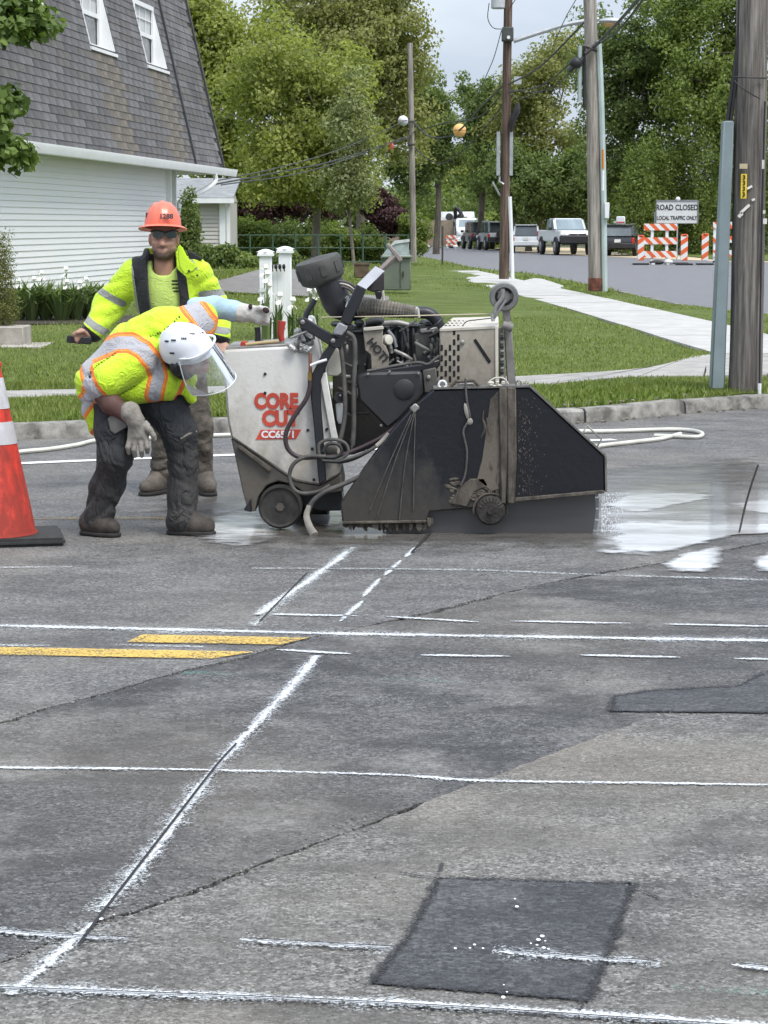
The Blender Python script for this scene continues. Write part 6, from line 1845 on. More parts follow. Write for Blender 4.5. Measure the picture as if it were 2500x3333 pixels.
for i in range(60):          # runs of dried slurry on the guard
    u = r_.gauss(1625, 22); v = r_.uniform(1290, 1600); ln = r_.uniform(25, 95)
    w_ = r_.uniform(.004, .011)
    m.tube([W(u, v, 11.432), W(u + r_.uniform(-6, 6), v + ln * .5, 11.430), W(u + r_.uniform(-10, 6), v + ln, 11.434)], [w_ * .5, w_, w_ * .4], 6, smooth=2)
for i in range(34):
    u = r_.uniform(1460, 1590); v = r_.uniform(1555, 1640)
    m.ell(W(u, v, 11.437), (r_.uniform(.012, .04), .010, r_.uniform(.006, .016)), Matrix.Rotation(r_.uniform(-.2, .6), 3, 'Y'), 7, 4)
o = m.build('slurry_crust', S_mud, gd); o['kind'] = 'stuff'
m = MB()
for i in range(230):         # spatter right of the post
    u = 1686 + abs(r_.gauss(0, 34)); v = r_.uniform(1290, 1610)
    s_ = r_.uniform(.0015, .004); m.ell(W(u, v, 11.434), (s_, .002, s_ * r_.uniform(.8, 2)), None, 5, 3)
o = m.build('slurry_spatter', S_mud, gd); o['kind'] = 'stuff'
SP([(1552, 1560), (1570, 1490), (1596, 1300), (1625, 1270), (1630, 1590), (1600, 1600)], 11.425, .012, 'guard_gusset', mud('gusset', (.045, .04, .034), (.17, .145, .115), .1, 1.0, .9, .8, 10, (1, 1, .3)), gd, bevel=.003)
ST([(1890, 1422), (1911, 1385), (1958, 1430), (1942, 1456)], .0055, 'guard_handle', S_steel, gd, Y=11.47, sm=0)
m = MB(); c_ = W(1440, 1252, 11.45); m.tube([c_ + Vector((math.cos(a) * .020, 0, math.sin(a) * .020)) for a in np.linspace(0, 2 * PI, 20)], .007, 6, cap=False); m.build('lifting_ring', PVC, gd)
m = MB(); c_ = W(1688, 1247, 11.45); m.tube([c_ + Vector((math.cos(a) * .014, 0, math.sin(a) * .014)) for a in np.linspace(0, 2 * PI, 16)], .005, 6, cap=False); m.build('lifting_ring', S_steel, gd)
ST([(1462, 1264), (1482, 1242), (1542, 1239), (1566, 1264)], .010, 'guard_bracket', S_mud, gd, Y=11.45, sm=0)
SP([(1492, 1262), (1494, 1246), (1545, 1244), (1547, 1262)], 11.47, .03, 'latch_plate', S_steel, gd)
m = MB()
for i in range(9): m.ell(W(r_.uniform(1580, 1650), r_.uniform(1242, 1258), 11.44), (r_.uniform(.01, .02), .012, r_.uniform(.006, .012)), None, 6, 4)
m.build('rope_knot', S_cream, gd)
ST([(1655, 1250), (1640, 1232), (1612, 1230), (1590, 1244)], .004, 'rope', S_cream, gd, Y=11.44)
ST([(1515, 1232), (1517, 1280), (1522, 1320), (1530, 1362), (1516, 1385), (1508, 1410), (1520, 1470), (1514, 1545), (1500, 1580)], .006, 'hanging_cord', S_hose2, gd, Y=11.42)
m = MB(); m.ell(W(1518, 1338, 11.418), (.012, .008, .045), Matrix.Rotation(-.2, 3, 'Y'), 7, 5); m.ell(W(1530, 1372, 11.418), (.016, .008, .02), None, 7, 5); m.build('cord_tag', S_hose3, gd)
SP([(1470, 1640), (1490, 1590), (1530, 1560), (1575, 1556), (1590, 1580), (1545, 1600), (1520, 1650)], 11.425, .012, 'mud_flap', S_mud, gd, bevel=.004)
# ragged rubber skirt under the rear part of the guard
u = 1116
while u < 1404:
    w_ = r_.uniform(7, 20); h_ = r_.uniform(14, 30)
    top = 1702 if u < 1385 else 1668
    vt = top if u < 1385 else 1690
    SP([(u, vt - 4), (u + w_, vt - 4), (u + w_ + r_.uniform(-3, 3), vt + h_ * r_.uniform(.5, 1)), (u + w_ * .5, vt + h_), (u + r_.uniform(-3, 3), vt + h_ * r_.uniform(.5, 1))], 11.43 + r_.uniform(0, .04), .012, 'skirt_strip', S_mud if r_.random() < .6 else S_dirty, gd, bevel=.002)
    u += w_ * .8
# --- blade
bc = W(1594, 1655, 11.50)
R_ = .590
m = MB(); m.lathe([(.02, -.003), (R_ - .018, -.003), (R_ - .018, .003), (.02, .003)], bc, (0, 1, 0), 96); bl = m.build('blade', S_blade, saw, sharp=30)
for k in range(60):
    a0, a1 = 2 * PI * k / 60 + .008, 2 * PI * (k + 1) / 60 - .008
    zc = bc.z + R_ * math.sin((a0 + a1) / 2)
    if zc < -.12: continue
    q = [bc + Vector((math.cos(x) * rr_, -.0045, math.sin(x) * rr_)) for x, rr_ in ((a0, R_ - .019), (a1, R_ - .019), (a1, R_), (a0, R_))]
    MB().prism(q, (0, .009, 0)).build('diamond_segment', M('segment_grey', (.2, .21, .22), .5, .2), bl)
m = MB(); m.lathe([(.080, .0), (.080, -.085), (.070, -.100), (.02, -.103)], bc, (0, 1, 0), 30); fg = m.build('blade_flange', M('flange_dark', (.030, .026, .023), .8, var=.5, scale=20, bump=.5), bl)
m = MB(); m.lathe([(.018, -.10), (.018, -.118)], bc, (0, 1, 0), 6); m.build('arbor_nut', M('flange_dark'), fg)
for k in range(9):
    an = math.radians(20 + k * 17)
    m = MB(); m.tube([bc + Vector((math.cos(an) * .05, -.103, math.sin(an) * .05)), bc + Vector((math.cos(an) * .074, -.097, math.sin(an) * .074))], .003, 5); m.build('flange_rib', S_mud, fg)
m = MB(); m.tube([bc + Vector((math.cos(a) * .090, -.072, math.sin(a) * .090)) for a in np.linspace(-.2, PI + .2, 24)], .007, 6); m.build('arbor_arch', S_mud, gd)
# --- hoses
H = ST
H([(1009, 1238), (1008, 1262), (996, 1300), (965, 1345), (938, 1390), (929, 1428), (940, 1465), (975, 1488), (1030, 1488), (1100, 1484), (1180, 1455), (1260, 1412), (1330, 1350), (1400, 1286)], .0125, 'water_line', M('hose_maroon', (.045, .03, .034), .5, var=.3), Y=11.54)
H([(1060, 1486), (1000, 1486), (958, 1508), (942, 1548), (955, 1590), (985, 1606), (1035, 1600), (1075, 1580)], .011, 'drain_hose', S_hose2, Y=11.53)
H([(1098, 1100), (1112, 1150), (1120, 1230), (1124, 1330), (1115, 1400), (1104, 1445)], .0125, 'fuel_hose', S_hose2, Y=11.60)
H([(1128, 1082), (1150, 1098), (1156, 1140), (1152, 1260), (1152, 1380), (1148, 1450)], .0125, 'hydraulic_hose', S_hose2, Y=11.58)
H([(1038, 1478), (1040, 1445), (1075, 1430), (1120, 1440), (1134, 1470), (1110, 1492), (1060, 1500), (1038, 1478)], .009, 'hose_coil', S_hose2, Y=11.535)
H([(1052, 1470), (1068, 1446), (1102, 1448), (1112, 1472), (1090, 1488), (1056, 1488)], .009, 'hose_coil', S_hose, Y=11.53)
H([(1050, 1500), (1130, 1500), (1210, 1462), (1290, 1402), (1350, 1340), (1400, 1296), (1440, 1276)], .010, 'hydraulic_hose', S_hose, Y=11.52)
H([(1110, 1500), (1180, 1478), (1250, 1435), (1320, 1370)], .009, 'hydraulic_hose', S_hose2, Y=11.50)
H([(1340, 1345), (1290, 1420), (1240, 1490), (1190, 1540), (1120, 1575), (1060, 1600), (1020, 1630), (1003, 1664)], [.011, .012, .013, .013, .013, .013, .013, .014], 'slurry_hose', S_hose2, Y=11.47)
m = MB(); m.tube([W(1006, 1645, 11.46), W(998, 1680, 11.45), (W(1008, 1715, 11.43)), W(1024, 1742, 11.40)], [.012, .017, .020, .024], 8, smooth=4, flat=((0, 1, 0), .4)); m.build('slurry_hose_end', S_hose3, saw)
H([(1226, 1452), (1242, 1438), (1266, 1412)], .013, 'hose_joint', S_hose3, Y=11.465)
for pts in ([(1352, 1330), (1290, 1490), (1225, 1690)], [(1350, 1340), (1320, 1500), (1300, 1690)], [(1352, 1345), (1348, 1500), (1346, 1660)], [(1338, 1350), (1262, 1520), (1205, 1660)]):
    H(pts, .0032, 'spray_wire', S_hose2, gd, Y=11.425, n=5, sm=3)
SP([(1332, 1330), (1352, 1312), (1368, 1326), (1350, 1348)], 11.42, .03, 'hose_clamp', S_steel, gd)
m = MB(); m.lathe([(.034, 0), (.034, .02), (.02, .03)], W(1078, 1466, 11.60), (0, -1, 0), 20); m.build('pulley_cap', S_dirty, saw)
H([(1005, 1112), (985, 1062), (998, 1020), (1025, 975)], .0155, 'handlebar_grip', S_black, Y=11.60, sm=0)
# fine water thrown up by the blade
r_ = random.Random(77); m = MB()
for i in range(420):
    f_ = r_.random() ** 1.6
    p = W(1958 + 70 * f_, r_.uniform(1605, 1738), 11.49 + r_.uniform(-.04, .06))
    s_ = r_.uniform(.0012, .0034) * (1 - .4 * f_)
    m.ell(p, (s_, s_, s_ * r_.uniform(1, 2.2)), None, 5, 3)
o = m.build('water_spray', M('water_drops', (.8, .82, .84), .15, var=.02)); tag(o, kind='stuff')
# ================================================================ PEOPLE (continuous surfaces from distance fields)
def A(u, v, Y): return np.array(W(u, v, Y), np.float32)

def surface_nets(d, lo, vox):
    nx, ny, nz = d.shape
    s = d < 0
    c = np.zeros((nx - 1, ny - 1, nz - 1), np.int8)
    for i in (0, 1):
        for j in (0, 1):
            for k in (0, 1):
                c += s[i:nx - 1 + i, j:ny - 1 + j, k:nz - 1 + k]
    act = (c > 0) & (c < 8)
    idx = -np.ones(act.shape, np.int64)
    I, J, K = np.nonzero(act)
    idx[I, J, K] = np.arange(len(I))
    acc = np.zeros((len(I), 3), np.float64); cnt = np.zeros(len(I))
    cor = [(i, j, k) for i in (0, 1) for j in (0, 1) for k in (0, 1)]
    for a in cor:
        for ax in range(3):
            if a[ax]: continue
            b = list(a); b[ax] = 1
            da = d[I + a[0], J + a[1], K + a[2]]; db = d[I + b[0], J + b[1], K + b[2]]
            m = (da < 0) != (db < 0)
            t = np.where(m, da / np.where(m, da - db, 1), 0)
            p = np.array(a, float)[None, :].repeat(len(I), 0); p[:, ax] += t
            acc[m] += p[m]; cnt[m] += 1
    V = (acc / cnt[:, None] + np.stack([I, J, K], 1)) * vox + lo
    Fs = []
    def quads(axis):
        sl0 = [slice(None)] * 3; sl1 = [slice(None)] * 3
        sl0[axis] = slice(0, -1); sl1[axis] = slice(1, None)
        a, b = s[tuple(sl0)], s[tuple(sl1)]
        E = np.nonzero(a != b)
        E = np.stack(E, 1)
        o1, o2 = (axis + 1) % 3, (axis + 2) % 3
        lim = np.array(act.shape)
        ok = (E[:, o1] > 0) & (E[:, o2] > 0) & (E[:, o1] < lim[o1]) & (E[:, o2] < lim[o2])
        E = E[ok]
        q = []
        for d1, d2 in ((-1, -1), (0, -1), (0, 0), (-1, 0)):
            e = E.copy(); e[:, o1] += d1; e[:, o2] += d2
            q.append(idx[e[:, 0], e[:, 1], e[:, 2]])
        q = np.stack(q, 1)
        flip = ~s[E[:, 0], E[:, 1], E[:, 2]]
        q[flip] = q[flip][:, ::-1]
        Fs.append(q)
    for ax in range(3): quads(ax)
    return V, np.concatenate(Fs)

def cap(P, a, b, ra, rb, sq=None):
    a, b = np.asarray(a, np.float32), np.asarray(b, np.float32)
    if sq is not None:                       # (axis vector, factor): flatten the section
        ax, f = np.asarray(sq[0], np.float32), sq[1]
        ax = ax / np.linalg.norm(ax)
        Q = P - a; Q = Q + ax * (Q @ ax)[:, None] * (1 / f - 1); P = Q + a
        e = b - a; b = a + e + ax * (e @ ax) * (1 / f - 1)
    ba = b - a
    h = np.clip(((P - a) @ ba) / (ba @ ba + 1e-12), 0, 1)
    return np.linalg.norm(P - a - h[:, None] * ba, axis=1) - (ra + (rb - ra) * h)

def chain(P, pts, k=.03):
    d = None
    for (a, ra), (b, rb) in zip(pts, pts[1:]):
        e = cap(P, a, b, ra, rb)
        d = e if d is None else smin(d, e, k)
    return d

def ell(P, c, r, R=None):
    q = P - np.asarray(c, np.float32)
    if R is not None: q = q @ np.asarray(R, np.float32)
    r = np.asarray(r, np.float32)
    k0 = np.linalg.norm(q / r, axis=1); k1 = np.linalg.norm(q / (r * r), axis=1) + 1e-9
    return k0 * (k0 - 1) / k1

def smin(a, b, k):
    h = np.clip(.5 + .5 * (b - a) / k, 0, 1)
    return b * (1 - h) + a * h - k * h * (1 - h)

def smax(a, b, k): return -smin(-a, -b, k)

def folds(P, amp, f1, f2=None, dirv=(0, 0, 1), seed=0.0):
    dirv = np.asarray(dirv, np.float32); dirv = dirv / np.linalg.norm(dirv)
    t = P @ dirv
    w = np.sin(P[:, 0] * 17 + seed) + np.sin(P[:, 1] * 21 + seed * 2.1) + np.sin(P[:, 2] * 13 + seed * .7)
    n = 1 - 2 * np.abs(np.sin(.5 * (t * f1 + w * 1.7 + seed))) ** .7
    n = n * .65 + (1 - 2 * np.abs(np.sin(.5 * (t * f1 * 1.9 + w * 2.6 + seed * 3))) ** .7) * .4
    m = .5 + .5 * np.sin(P[:, 0] * 9 + P[:, 2] * 7 + seed * 5)
    return amp * n * m

def sdf_obj(name, fn, lo, hi, vox, mat, parent, attrs=None, smooth_n=2):
    lo = np.asarray(lo, np.float64); hi = np.asarray(hi, np.float64)
    n = np.ceil((hi - lo) / vox).astype(int) + 1
    g = np.stack(np.meshgrid(*[lo[i] + np.arange(n[i]) * vox for i in range(3)], indexing='ij'), -1).reshape(-1, 3).astype(np.float32)
    d = fn(g).reshape(n).astype(np.float64)
    d[0], d[-1], d[:, 0], d[:, -1], d[:, :, 0], d[:, :, -1] = (1,) * 6
    V, Fc = surface_nets(d, lo, vox)
    for _ in range(smooth_n):                # light relaxation of the net
        S_ = np.zeros_like(V); C_ = np.zeros(len(V))
        for k in range(4):
            a, b = Fc[:, k], Fc[:, (k + 1) % 4]
            np.add.at(S_, a, V[b]); np.add.at(C_, a, 1); np.add.at(S_, b, V[a]); np.add.at(C_, b, 1)
        V = V * .5 + (S_ / C_[:, None]) * .5
    me = np_mesh(name, V, Fc, sharp=180)
    if attrs:
        for an, af in attrs.items():
            at = me.attributes.new(an, 'FLOAT', 'POINT')
            at.data.foreach_set('value', np.ascontiguousarray(af(V.astype(np.float32)), np.float32))
    return link(name, me, mat, parent)

def pl_dist(P, pts):
    """distance in the X-Z plane to a polyline of points"""
    d = np.full(len(P), 9.0, np.float32)
    Q = P[:, [0, 2]]
    for a, b in zip(pts, pts[1:]):
        a2, b2 = np.array([a[0], a[2]], np.float32), np.array([b[0], b[2]], np.float32)
        ba = b2 - a2; h = np.clip(((Q - a2) @ ba) / (ba @ ba + 1e-9), 0, 1)
        d = np.minimum(d, np.linalg.norm(Q - a2 - h[:, None] * ba, axis=1))
    return d

def cloth(name, layers, base, rough=.8, wr=26, bump=.35, var=.15):
    """layers: (attribute, [(threshold, colour or None)...]) bands from 0 outwards painted over base"""
    m = bpy.data.materials.new(name); t = NT(m)
    co = t.coord()
    n = t.noise(5, co, 6, .65)
    c = t.mix(t.ramp(n, [(.3, 0), (.75, 1)]), tuple(x * (1 - var) for x in base), tuple(min(1, x * (1 + var * .6)) for x in base))
    for an, bands in layers:
        at = t.n.new('ShaderNodeAttribute'); at.attribute_name = an
        for thr, col in bands:            # widest first
            k = t.math('LESS_THAN', at.outputs['Fac'], thr)
            c = t.mix(k, c, col)
    wv = t.n.new('ShaderNodeTexNoise'); wv.inputs['Scale'].default_value = wr; wv.inputs['Detail'].default_value = 4; wv.inputs['Distortion'].default_value = 1.2; t.l.new(co, wv.inputs['Vector'])
    rdg = t.math('ABSOLUTE', t.math('SUBTRACT', wv.outputs['Fac'], .5))
    nb = t.math('ADD', t.math('MULTIPLY', rdg, 2.0), t.math('MULTIPLY', t.noise(wr * 8, co, 2), .1))
    b = t.bsdf(c, rough, 0, t.bump(nb, bump * 1.3, .02), .3)
    b.inputs['Sheen Weight'].default_value = .15
    t.end(b); MATS[name] = m
    return m

LIME = (.56, .80, .035); LIME2 = (.50, .74, .06); ORANGE = (.85, .19, .04); SILV = (.40, .40, .42); BLACKC = (.016, .016, .018)
SKIN = M('skin_tan', (.36, .19, .13), .55, var=.12, scale=14, bump=.15, bscale=120)
SKIN2 = M('skin_hand', (.40, .23, .165), .55, var=.15, scale=20)
GLV = M('glove_leather', (.25, .23, .20), .85, var=.25, scale=22, bump=.6, bscale=45)
GLVW = M('glove_pale', (.50, .48, .45), .85, var=.2, scale=22, bump=.6, bscale=45)
BOOT = M('boot_leather', (.052, .043, .035), .75, var=.4, scale=14, bump=.5, bscale=50)
BOOT2 = M('boot_dusty', (.095, .08, .065), .8, var=.4, scale=14, bump=.5, bscale=50)
SOLE = M('boot_sole', (.022, .02, .019), .8)

def boot(name, heel, toe, ankle, parent, mat, r=.047):
    heel, toe, ankle = [np.asarray(x, np.float32) for x in (heel, toe, ankle)]
    mid = heel * .4 + toe * .6
    fw = toe - heel; fw[2] = 0; fw /= np.linalg.norm(fw)
    def fn(P):
        d = smin(cap(P, heel, mid, r * 1.02, r * 1.10), cap(P, mid, toe, r * 1.08, r * .92), .02)
        d = smin(d, cap(P, heel + np.array([0, 0, .03]), ankle, r * 1.0, r * 1.25), .03)
        d = smin(d, cap(P, mid + np.array([0, 0, .02]), ankle - fw * .01, r * .85, r * 1.0), .03)
        d += folds(P, .0022, 120, dirv=(fw[0], fw[1], .4))
        return np.maximum(d, .012 - P[:, 2])
    lo = np.minimum(np.minimum(heel, toe), ankle) - .09; hi = np.maximum(np.maximum(heel, toe), ankle) + .09
    lo[2] = 0.0
    o = sdf_obj('boot', fn, lo, hi, .006, mat, parent, smooth_n=2)
    def fs(P):
        q = P.copy(); q[:, 2] = .012
        d2 = smin(cap(q, np.array([*heel[:2], .012]), np.array([*mid[:2], .012]), r * 1.06, r * 1.16), cap(q, np.array([*mid[:2], .012]), np.array([*toe[:2], .012]), r * 1.14, r * 1.0), .02)
        return np.maximum(d2, np.abs(P[:, 2] - .013) - .011)
    sdf_obj('sole', fs, [lo[0], lo[1], -.01], [hi[0], hi[1], .04], .005, SOLE, o, smooth_n=1)
    return o

# ---------------------------------------------------------------- standing worker
YS = 13.25
st = thing('person', 'standing worker in orange hard hat, dark glasses and open lime jacket', 'person', (W(585, 1600, YS).x, YS, 0), 'road workers')
K = [A(500, 1175, YS + .02), A(533, 1390, YS - .03), A(523, 1565, YS + .03)]
K2 = [A(612, 1175, YS + .02), A(655, 1390, YS - .03), A(662, 1565, YS + .03)]
def f_tr(P):
    d = smin(chain(P, [(K[0], .098), (K[1], .070), (K[2], .060)]), chain(P, [(K2[0], .098), (K2[1], .070), (K2[2], .060)]), .03)
    d = smin(d, ell(P, A(556, 1150, YS), (.175, .125, .12)), .05)
    low = np.clip((.55 - P[:, 2]) * 3, 0, 1)
    return d + folds(P, .006, 55, dirv=(.5, .2, 1), seed=1) + folds(P, .010, 85, dirv=(-.4, 0, 1), seed=4) * low
CAMO = M('trousers_camo', (.075, .063, .050), .9, var=.45, scale=13, col2=(.155, .135, .11), bump=.9, bscale=14, bdist=.03)
sdf_obj('trousers', f_tr, A(430, 1200, YS) * [1, 1, 0] + [-.12, -.25, .06], A(720, 1060, YS) + [.1, .25, .02], .009, CAMO, st)
boot('boot', [*A(524, 1590, YS)[:2] + np.array([.015, .06]), .055], [*A(494, 1590, YS)[:2] + np.array([-.02, -.12]), .052], A(521, 1545, YS + .02), st, BOOT2, .05)
boot('boot', [*A(662, 1590, YS)[:2] + np.array([0, .06]), .055], [*A(676, 1590, YS)[:2] + np.array([.02, -.13]), .052], A(662, 1545, YS + .02), st, BOOT2, .05)
# shirt
def f_sh(P):
    d = smin(ell(P, A(540, 935, YS), (.165, .115, .19)), cap(P, A(550, 1000, YS), A(556, 1150, YS), .135, .145, ((0, 1, 0), .80)), .06)
    d = smin(d, cap(P, A(480, 885, YS), A(598, 885, YS), .06, .06), .05)
    neck = cap(P, A(532, 790, YS - .03), A(534, 868, YS - .045), .07, .078)
    d = smax(d, -neck, .012)
    return d + folds(P, .004, 34, dirv=(.5, 0, .8), seed=2)
shp = lambda P: np.minimum(pl_dist(P, [A(566, 913, YS), A(590, 913, YS)]), np.minimum(pl_dist(P, [A(566, 924, YS), A(590, 924, YS)]), np.minimum(pl_dist(P, [A(568, 936, YS), A(590, 936, YS)]), pl_dist(P, [A(572, 947, YS), A(588, 947, YS)]))))
sdf_obj('shirt', f_sh, A(420, 1180, YS) - [.05, .2, .05], A(680, 830, YS) + [.05, .2, .02], .008, cloth('shirt_lime', [('mark', [(.0055, (.05, .07, .03))])], (.56, .72, .17), .85), st, {'mark': shp})
# jacket: thick shell, front cut open
JL = [A(488, 800, YS), A(484, 860, YS), A(492, 960, YS), A(502, 1040, YS), A(505, 1200, YS)]
JR = [A(572, 800, YS), A(578, 860, YS), A(590, 960, YS), A(596, 1040, YS), A(600, 1200, YS)]
SR, ER, WR = A(436, 893, YS), A(352, 1000, YS + .04), A(302, 1078, YS - .12)
SL, EL, WL = A(642, 893, YS), A(702, 1010, YS + .08), A(714, 1092, YS - .02)
def jopen(P):
    z = P[:, 2]
    zl = np.array([p[2] for p in JL][::-1]); xl = np.interp(z, zl, [p[0] for p in JL][::-1])
    zr = np.array([p[2] for p in JR][::-1]); xr = np.interp(z, zr, [p[0] for p in JR][::-1])
    return xl, xr
def f_jk(P):
    d = smin(ell(P, A(542, 945, YS), (.205, .155, .225)), cap(P, A(552, 1010, YS), A(560, 1160, YS), .175, .195, ((0, 1, 0), .78)), .06)
    d = smin(d, cap(P, A(455, 878, YS), A(625, 878, YS), .078, .078), .06)
    arm = smin(chain(P, [(SR, .092), (ER, .088), (WR, .066)]), chain(P, [(SL, .090), (EL, .086), (WL, .066)]), .02)
    arm = arm + folds(P, .011, 42, dirv=(-.5, 0, .8), seed=3)
    d = smin(d, arm, .035)
    # collar standing round the neck
    col = np.abs(cap(P, A(530, 795, YS), A(532, 850, YS), .092, .112)) - .017
    col = np.maximum(col, P[:, 2] - A(530, 806, YS)[2] + .35 * np.maximum(0, -(P[:, 1] - YS)))
    d = smin(d, col, .02)
    d = d + folds(P, .007, 30, dirv=(.6, .2, .8), seed=7)
    xl, xr = jopen(P)
    wedge = np.maximum(np.maximum(xl - P[:, 0], P[:, 0] - xr), P[:, 1] - (YS - .02))
    return smax(d, -wedge, .012)
def a_lin(P):
    xl, xr = jopen(P)
    front = (P[:, 1] < YS - .005)
    z = P[:, 2]
    wl = np.interp(z, [A(0, 1040, YS)[2], A(0, 880, YS)[2], A(0, 820, YS)[2], A(0, 790, YS)[2]], [.075, .085, .11, .12])
    wr_ = np.interp(z, [A(0, 1040, YS)[2], A(0, 900, YS)[2], A(0, 870, YS)[2], A(0, 820, YS)[2]], [.06, .055, .0, .0])
    e = np.where(P[:, 0] < (xl + xr) / 2, (xl - P[:, 0]) / np.maximum(wl, 1e-3), (P[:, 0] - xr) / np.maximum(wr_, 1e-3))
    inner = (P[:, 0] > xl) & (P[:, 0] < xr)
    e = np.where(inner, 0, e)
    e = np.where(front, e, 5)
    cuff = np.minimum(pl_dist(P, [A(270, 1066, YS), A(318, 1104, YS)]) / .040, pl_dist(P, [A(690, 1100, YS), A(735, 1112, YS)]) / .034)
    return np.minimum(e, cuff)
def a_str(P):
    s = [[A(325, 945, YS), A(402, 988, YS)], [A(283, 1030, YS), A(352, 1078, YS)], [A(660, 958, YS), A(735, 950, YS)], [A(685, 1068, YS), A(740, 1076, YS)],
         [A(440, 860, YS), A(447, 940, YS), A(452, 1000, YS)], [A(622, 845, YS), A(642, 872, YS)], [A(450, 1010, YS), A(480, 1016, YS)]]
    d = np.full(len(P), 9., np.float32)
    for i, q in enumerate(s): d = np.minimum(d, pl_dist(P, q) * (1 if i < 4 else 1.5))
    return d
jm = cloth('jacket_lime', [('stripe', [(.021, (.27, .28, .26))]), ('lining', [(1.0, (.017, .018, .020))])], LIME, .7, 20, .4)
sdf_obj('jacket', f_jk, A(240, 1195, YS) - [.03, .3, .0], A(780, 780, YS) + [.03, .28, .02], .009, jm, st, {'lining': a_lin, 'stripe': a_str})
# turned lapel on the right
lp = MB()
pts = [W(u, v, YS - .17) for u, v in [(579, 795), (592, 800), (612, 842), (648, 868), (628, 886), (600, 896), (584, 872), (577, 838)]]
lp.prism(pts, (0, .022, 0)); lap = lp.build('lapel', M('lapel_lime', LIME, .7, var=.1, bump=.3), st, bevel=.009, segs=2)
for u, v in ((615, 882), (642, 897)):
    m = MB(); m.lathe([(.007, 0), (.006, .004)], W(u, v, YS - .174), (0, -1, 0), 8); m.build('snap', BLK, lap)
cb = MB(); cb.prism([W(u, v, YS - .06) for u, v in [(606, 812), (630, 822), (662, 842), (650, 850), (618, 846)]], (0, .03, 0)); cb.build('hood_edge', M('hood_black', BLACKC, .8), st, bevel=.008)
# head and neck
hc = A(533, 778, YS - .045)
def f_hd(P):
    d = ell(P, hc + [0, .015, .02], (.078, .096, .112))
    d = smin(d, ell(P, hc + [0, -.03, -.06], (.060, .062, .062)), .045)      # jaw
    d = smin(d, ell(P, hc + [0, -.078, -.098], (.030, .022, .022)), .03)     # chin
    d = smin(d, cap(P, hc + [.002, -.085, .012], hc + [.003, -.116, -.030], .010, .016), .014)  # nose
    d = smin(d, ell(P, hc + [.003, -.108, -.034], (.020, .014, .010)), .01)
    d = smin(d, cap(P, hc + [-.045, -.078, .034], hc + [.045, -.078, .034], .014, .014), .02)  # brow
    d = smin(d, cap(P, hc + [-.048, -.066, -.022], hc + [-.028, -.078, -.030], .018, .014), .02)  # cheeks
    d = smin(d, cap(P, hc + [.048, -.066, -.022], hc + [.030, -.078, -.030], .018, .014), .02)
    d = smin(d, cap(P, hc + [-.020, -.094, -.066], hc + [.022, -.094, -.066], .008, .008), .010)  # upper lip
    d = smin(d, cap(P, hc + [-.015, -.092, -.077], hc + [.017, -.092, -.077], .008, .008), .008)  # lower lip
    d = smax(d, -cap(P, hc + [-.022, -.106, -.0712], hc + [.024, -.106, -.0712], .0035, .0035), .006)
    for s_ in (-1, 1):
        ear = ell(P, hc + [s_ * .083, .012, -.004], (.012, .026, .036)); d = smin(d, ear, .01)
    d = smin(d, cap(P, hc + [0, .02, -.06], A(536, 905, YS), .060, .068), .035)
    return d
def a_beard(P):
    q = P - hc
    k = np.where((q[:, 2] < -.050) & (q[:, 2] > -.14) & (q[:, 1] < .02), 1.0, 0.0)
    e = np.minimum(1, np.maximum(0, (-.045 - q[:, 2] - .03 * np.clip(-(q[:, 1] + .07) * 12, 0, 1)) / .03)) * np.clip((.03 - q[:, 1]) / .05, 0, 1)
    lips = np.exp(-((q[:, 2] + .071) / .010) ** 2) * (np.abs(q[:, 0]) < .026)
    mou = np.exp(-((q[:, 2] + .053) / .008) ** 2) * (np.abs(q[:, 0]) < .035) * .8
    return np.clip(np.maximum(e * np.clip((q[:, 2] + .150) / .03, 0, 1), mou) - lips * .9, 0, 1)
m = bpy.data.materials.new('skin_face'); t = NT(m)
at = t.n.new('ShaderNodeAttribute'); at.attribute_name = 'beard'
n_ = t.noise(90, t.coord(), 3); c = t.mix(t.noise(16, t.coord(), 4), (.42, .225, .16), (.54, .31, .235))
k = t.math('MULTIPLY', at.outputs['Fac'], t.math('ADD', .6, t.math('MULTIPLY', n_, .6)), True)
b_ = t.bsdf(t.mix(k, c, (.085, .06, .05)), .5, 0, t.bump(n_, .2, .004), .4); b_.inputs['Subsurface Weight'].default_value = .08
t.end(b_); MATS['skin_face'] = m
body_s = sdf_obj('body', f_hd, hc - [.13, .17, .27], hc + [.13, .15, .15], .005, m, st, {'beard': a_beard}, smooth_n=1)
# hard hat with full brim and ridges
HH = M('hardhat_coral', (.82, .17, .10), .38, var=.06, scale=4, coat=.2)
hb = W(530, 738, YS - .045)
hat = MB(); prof = []
n_s, n_r = 48, 12
tilt = Matrix.Rotation(math.radians(-7), 3, 'X')
vs, fs = [], []
for i in range(n_r + 1):
    ph = (PI / 2) * i / n_r
    for k in range(n_s):
        a = 2 * PI * k / n_s
        rx, ry, rz = .112, .132, .152
        rid = 1 + .045 * math.sin(ph) ** .5 * max(0, math.cos((abs(math.cos(a)) * rx * math.cos(ph)) / .045 * PI / 2)) * (abs(math.cos(a) * math.cos(ph) * rx) < .045) * .6
        x = rx * math.cos(ph) ** .85 * math.cos(a); y = ry * math.cos(ph) ** .85 * math.sin(a); z = rz * math.sin(ph) ** .95
        rd = .006 * max(0, math.cos(min(PI / 2, abs(x) / .014 * PI / 2))) + .004 * max(0, math.cos(min(PI / 2, abs(abs(x) - .045) / .014 * PI / 2)))
        f_ = 1 + rd / .13 * math.sin(ph) ** .5 if ph > 0 else 1
        vs.append(hb + tilt @ Vector((x * f_, y * f_, z * f_)))
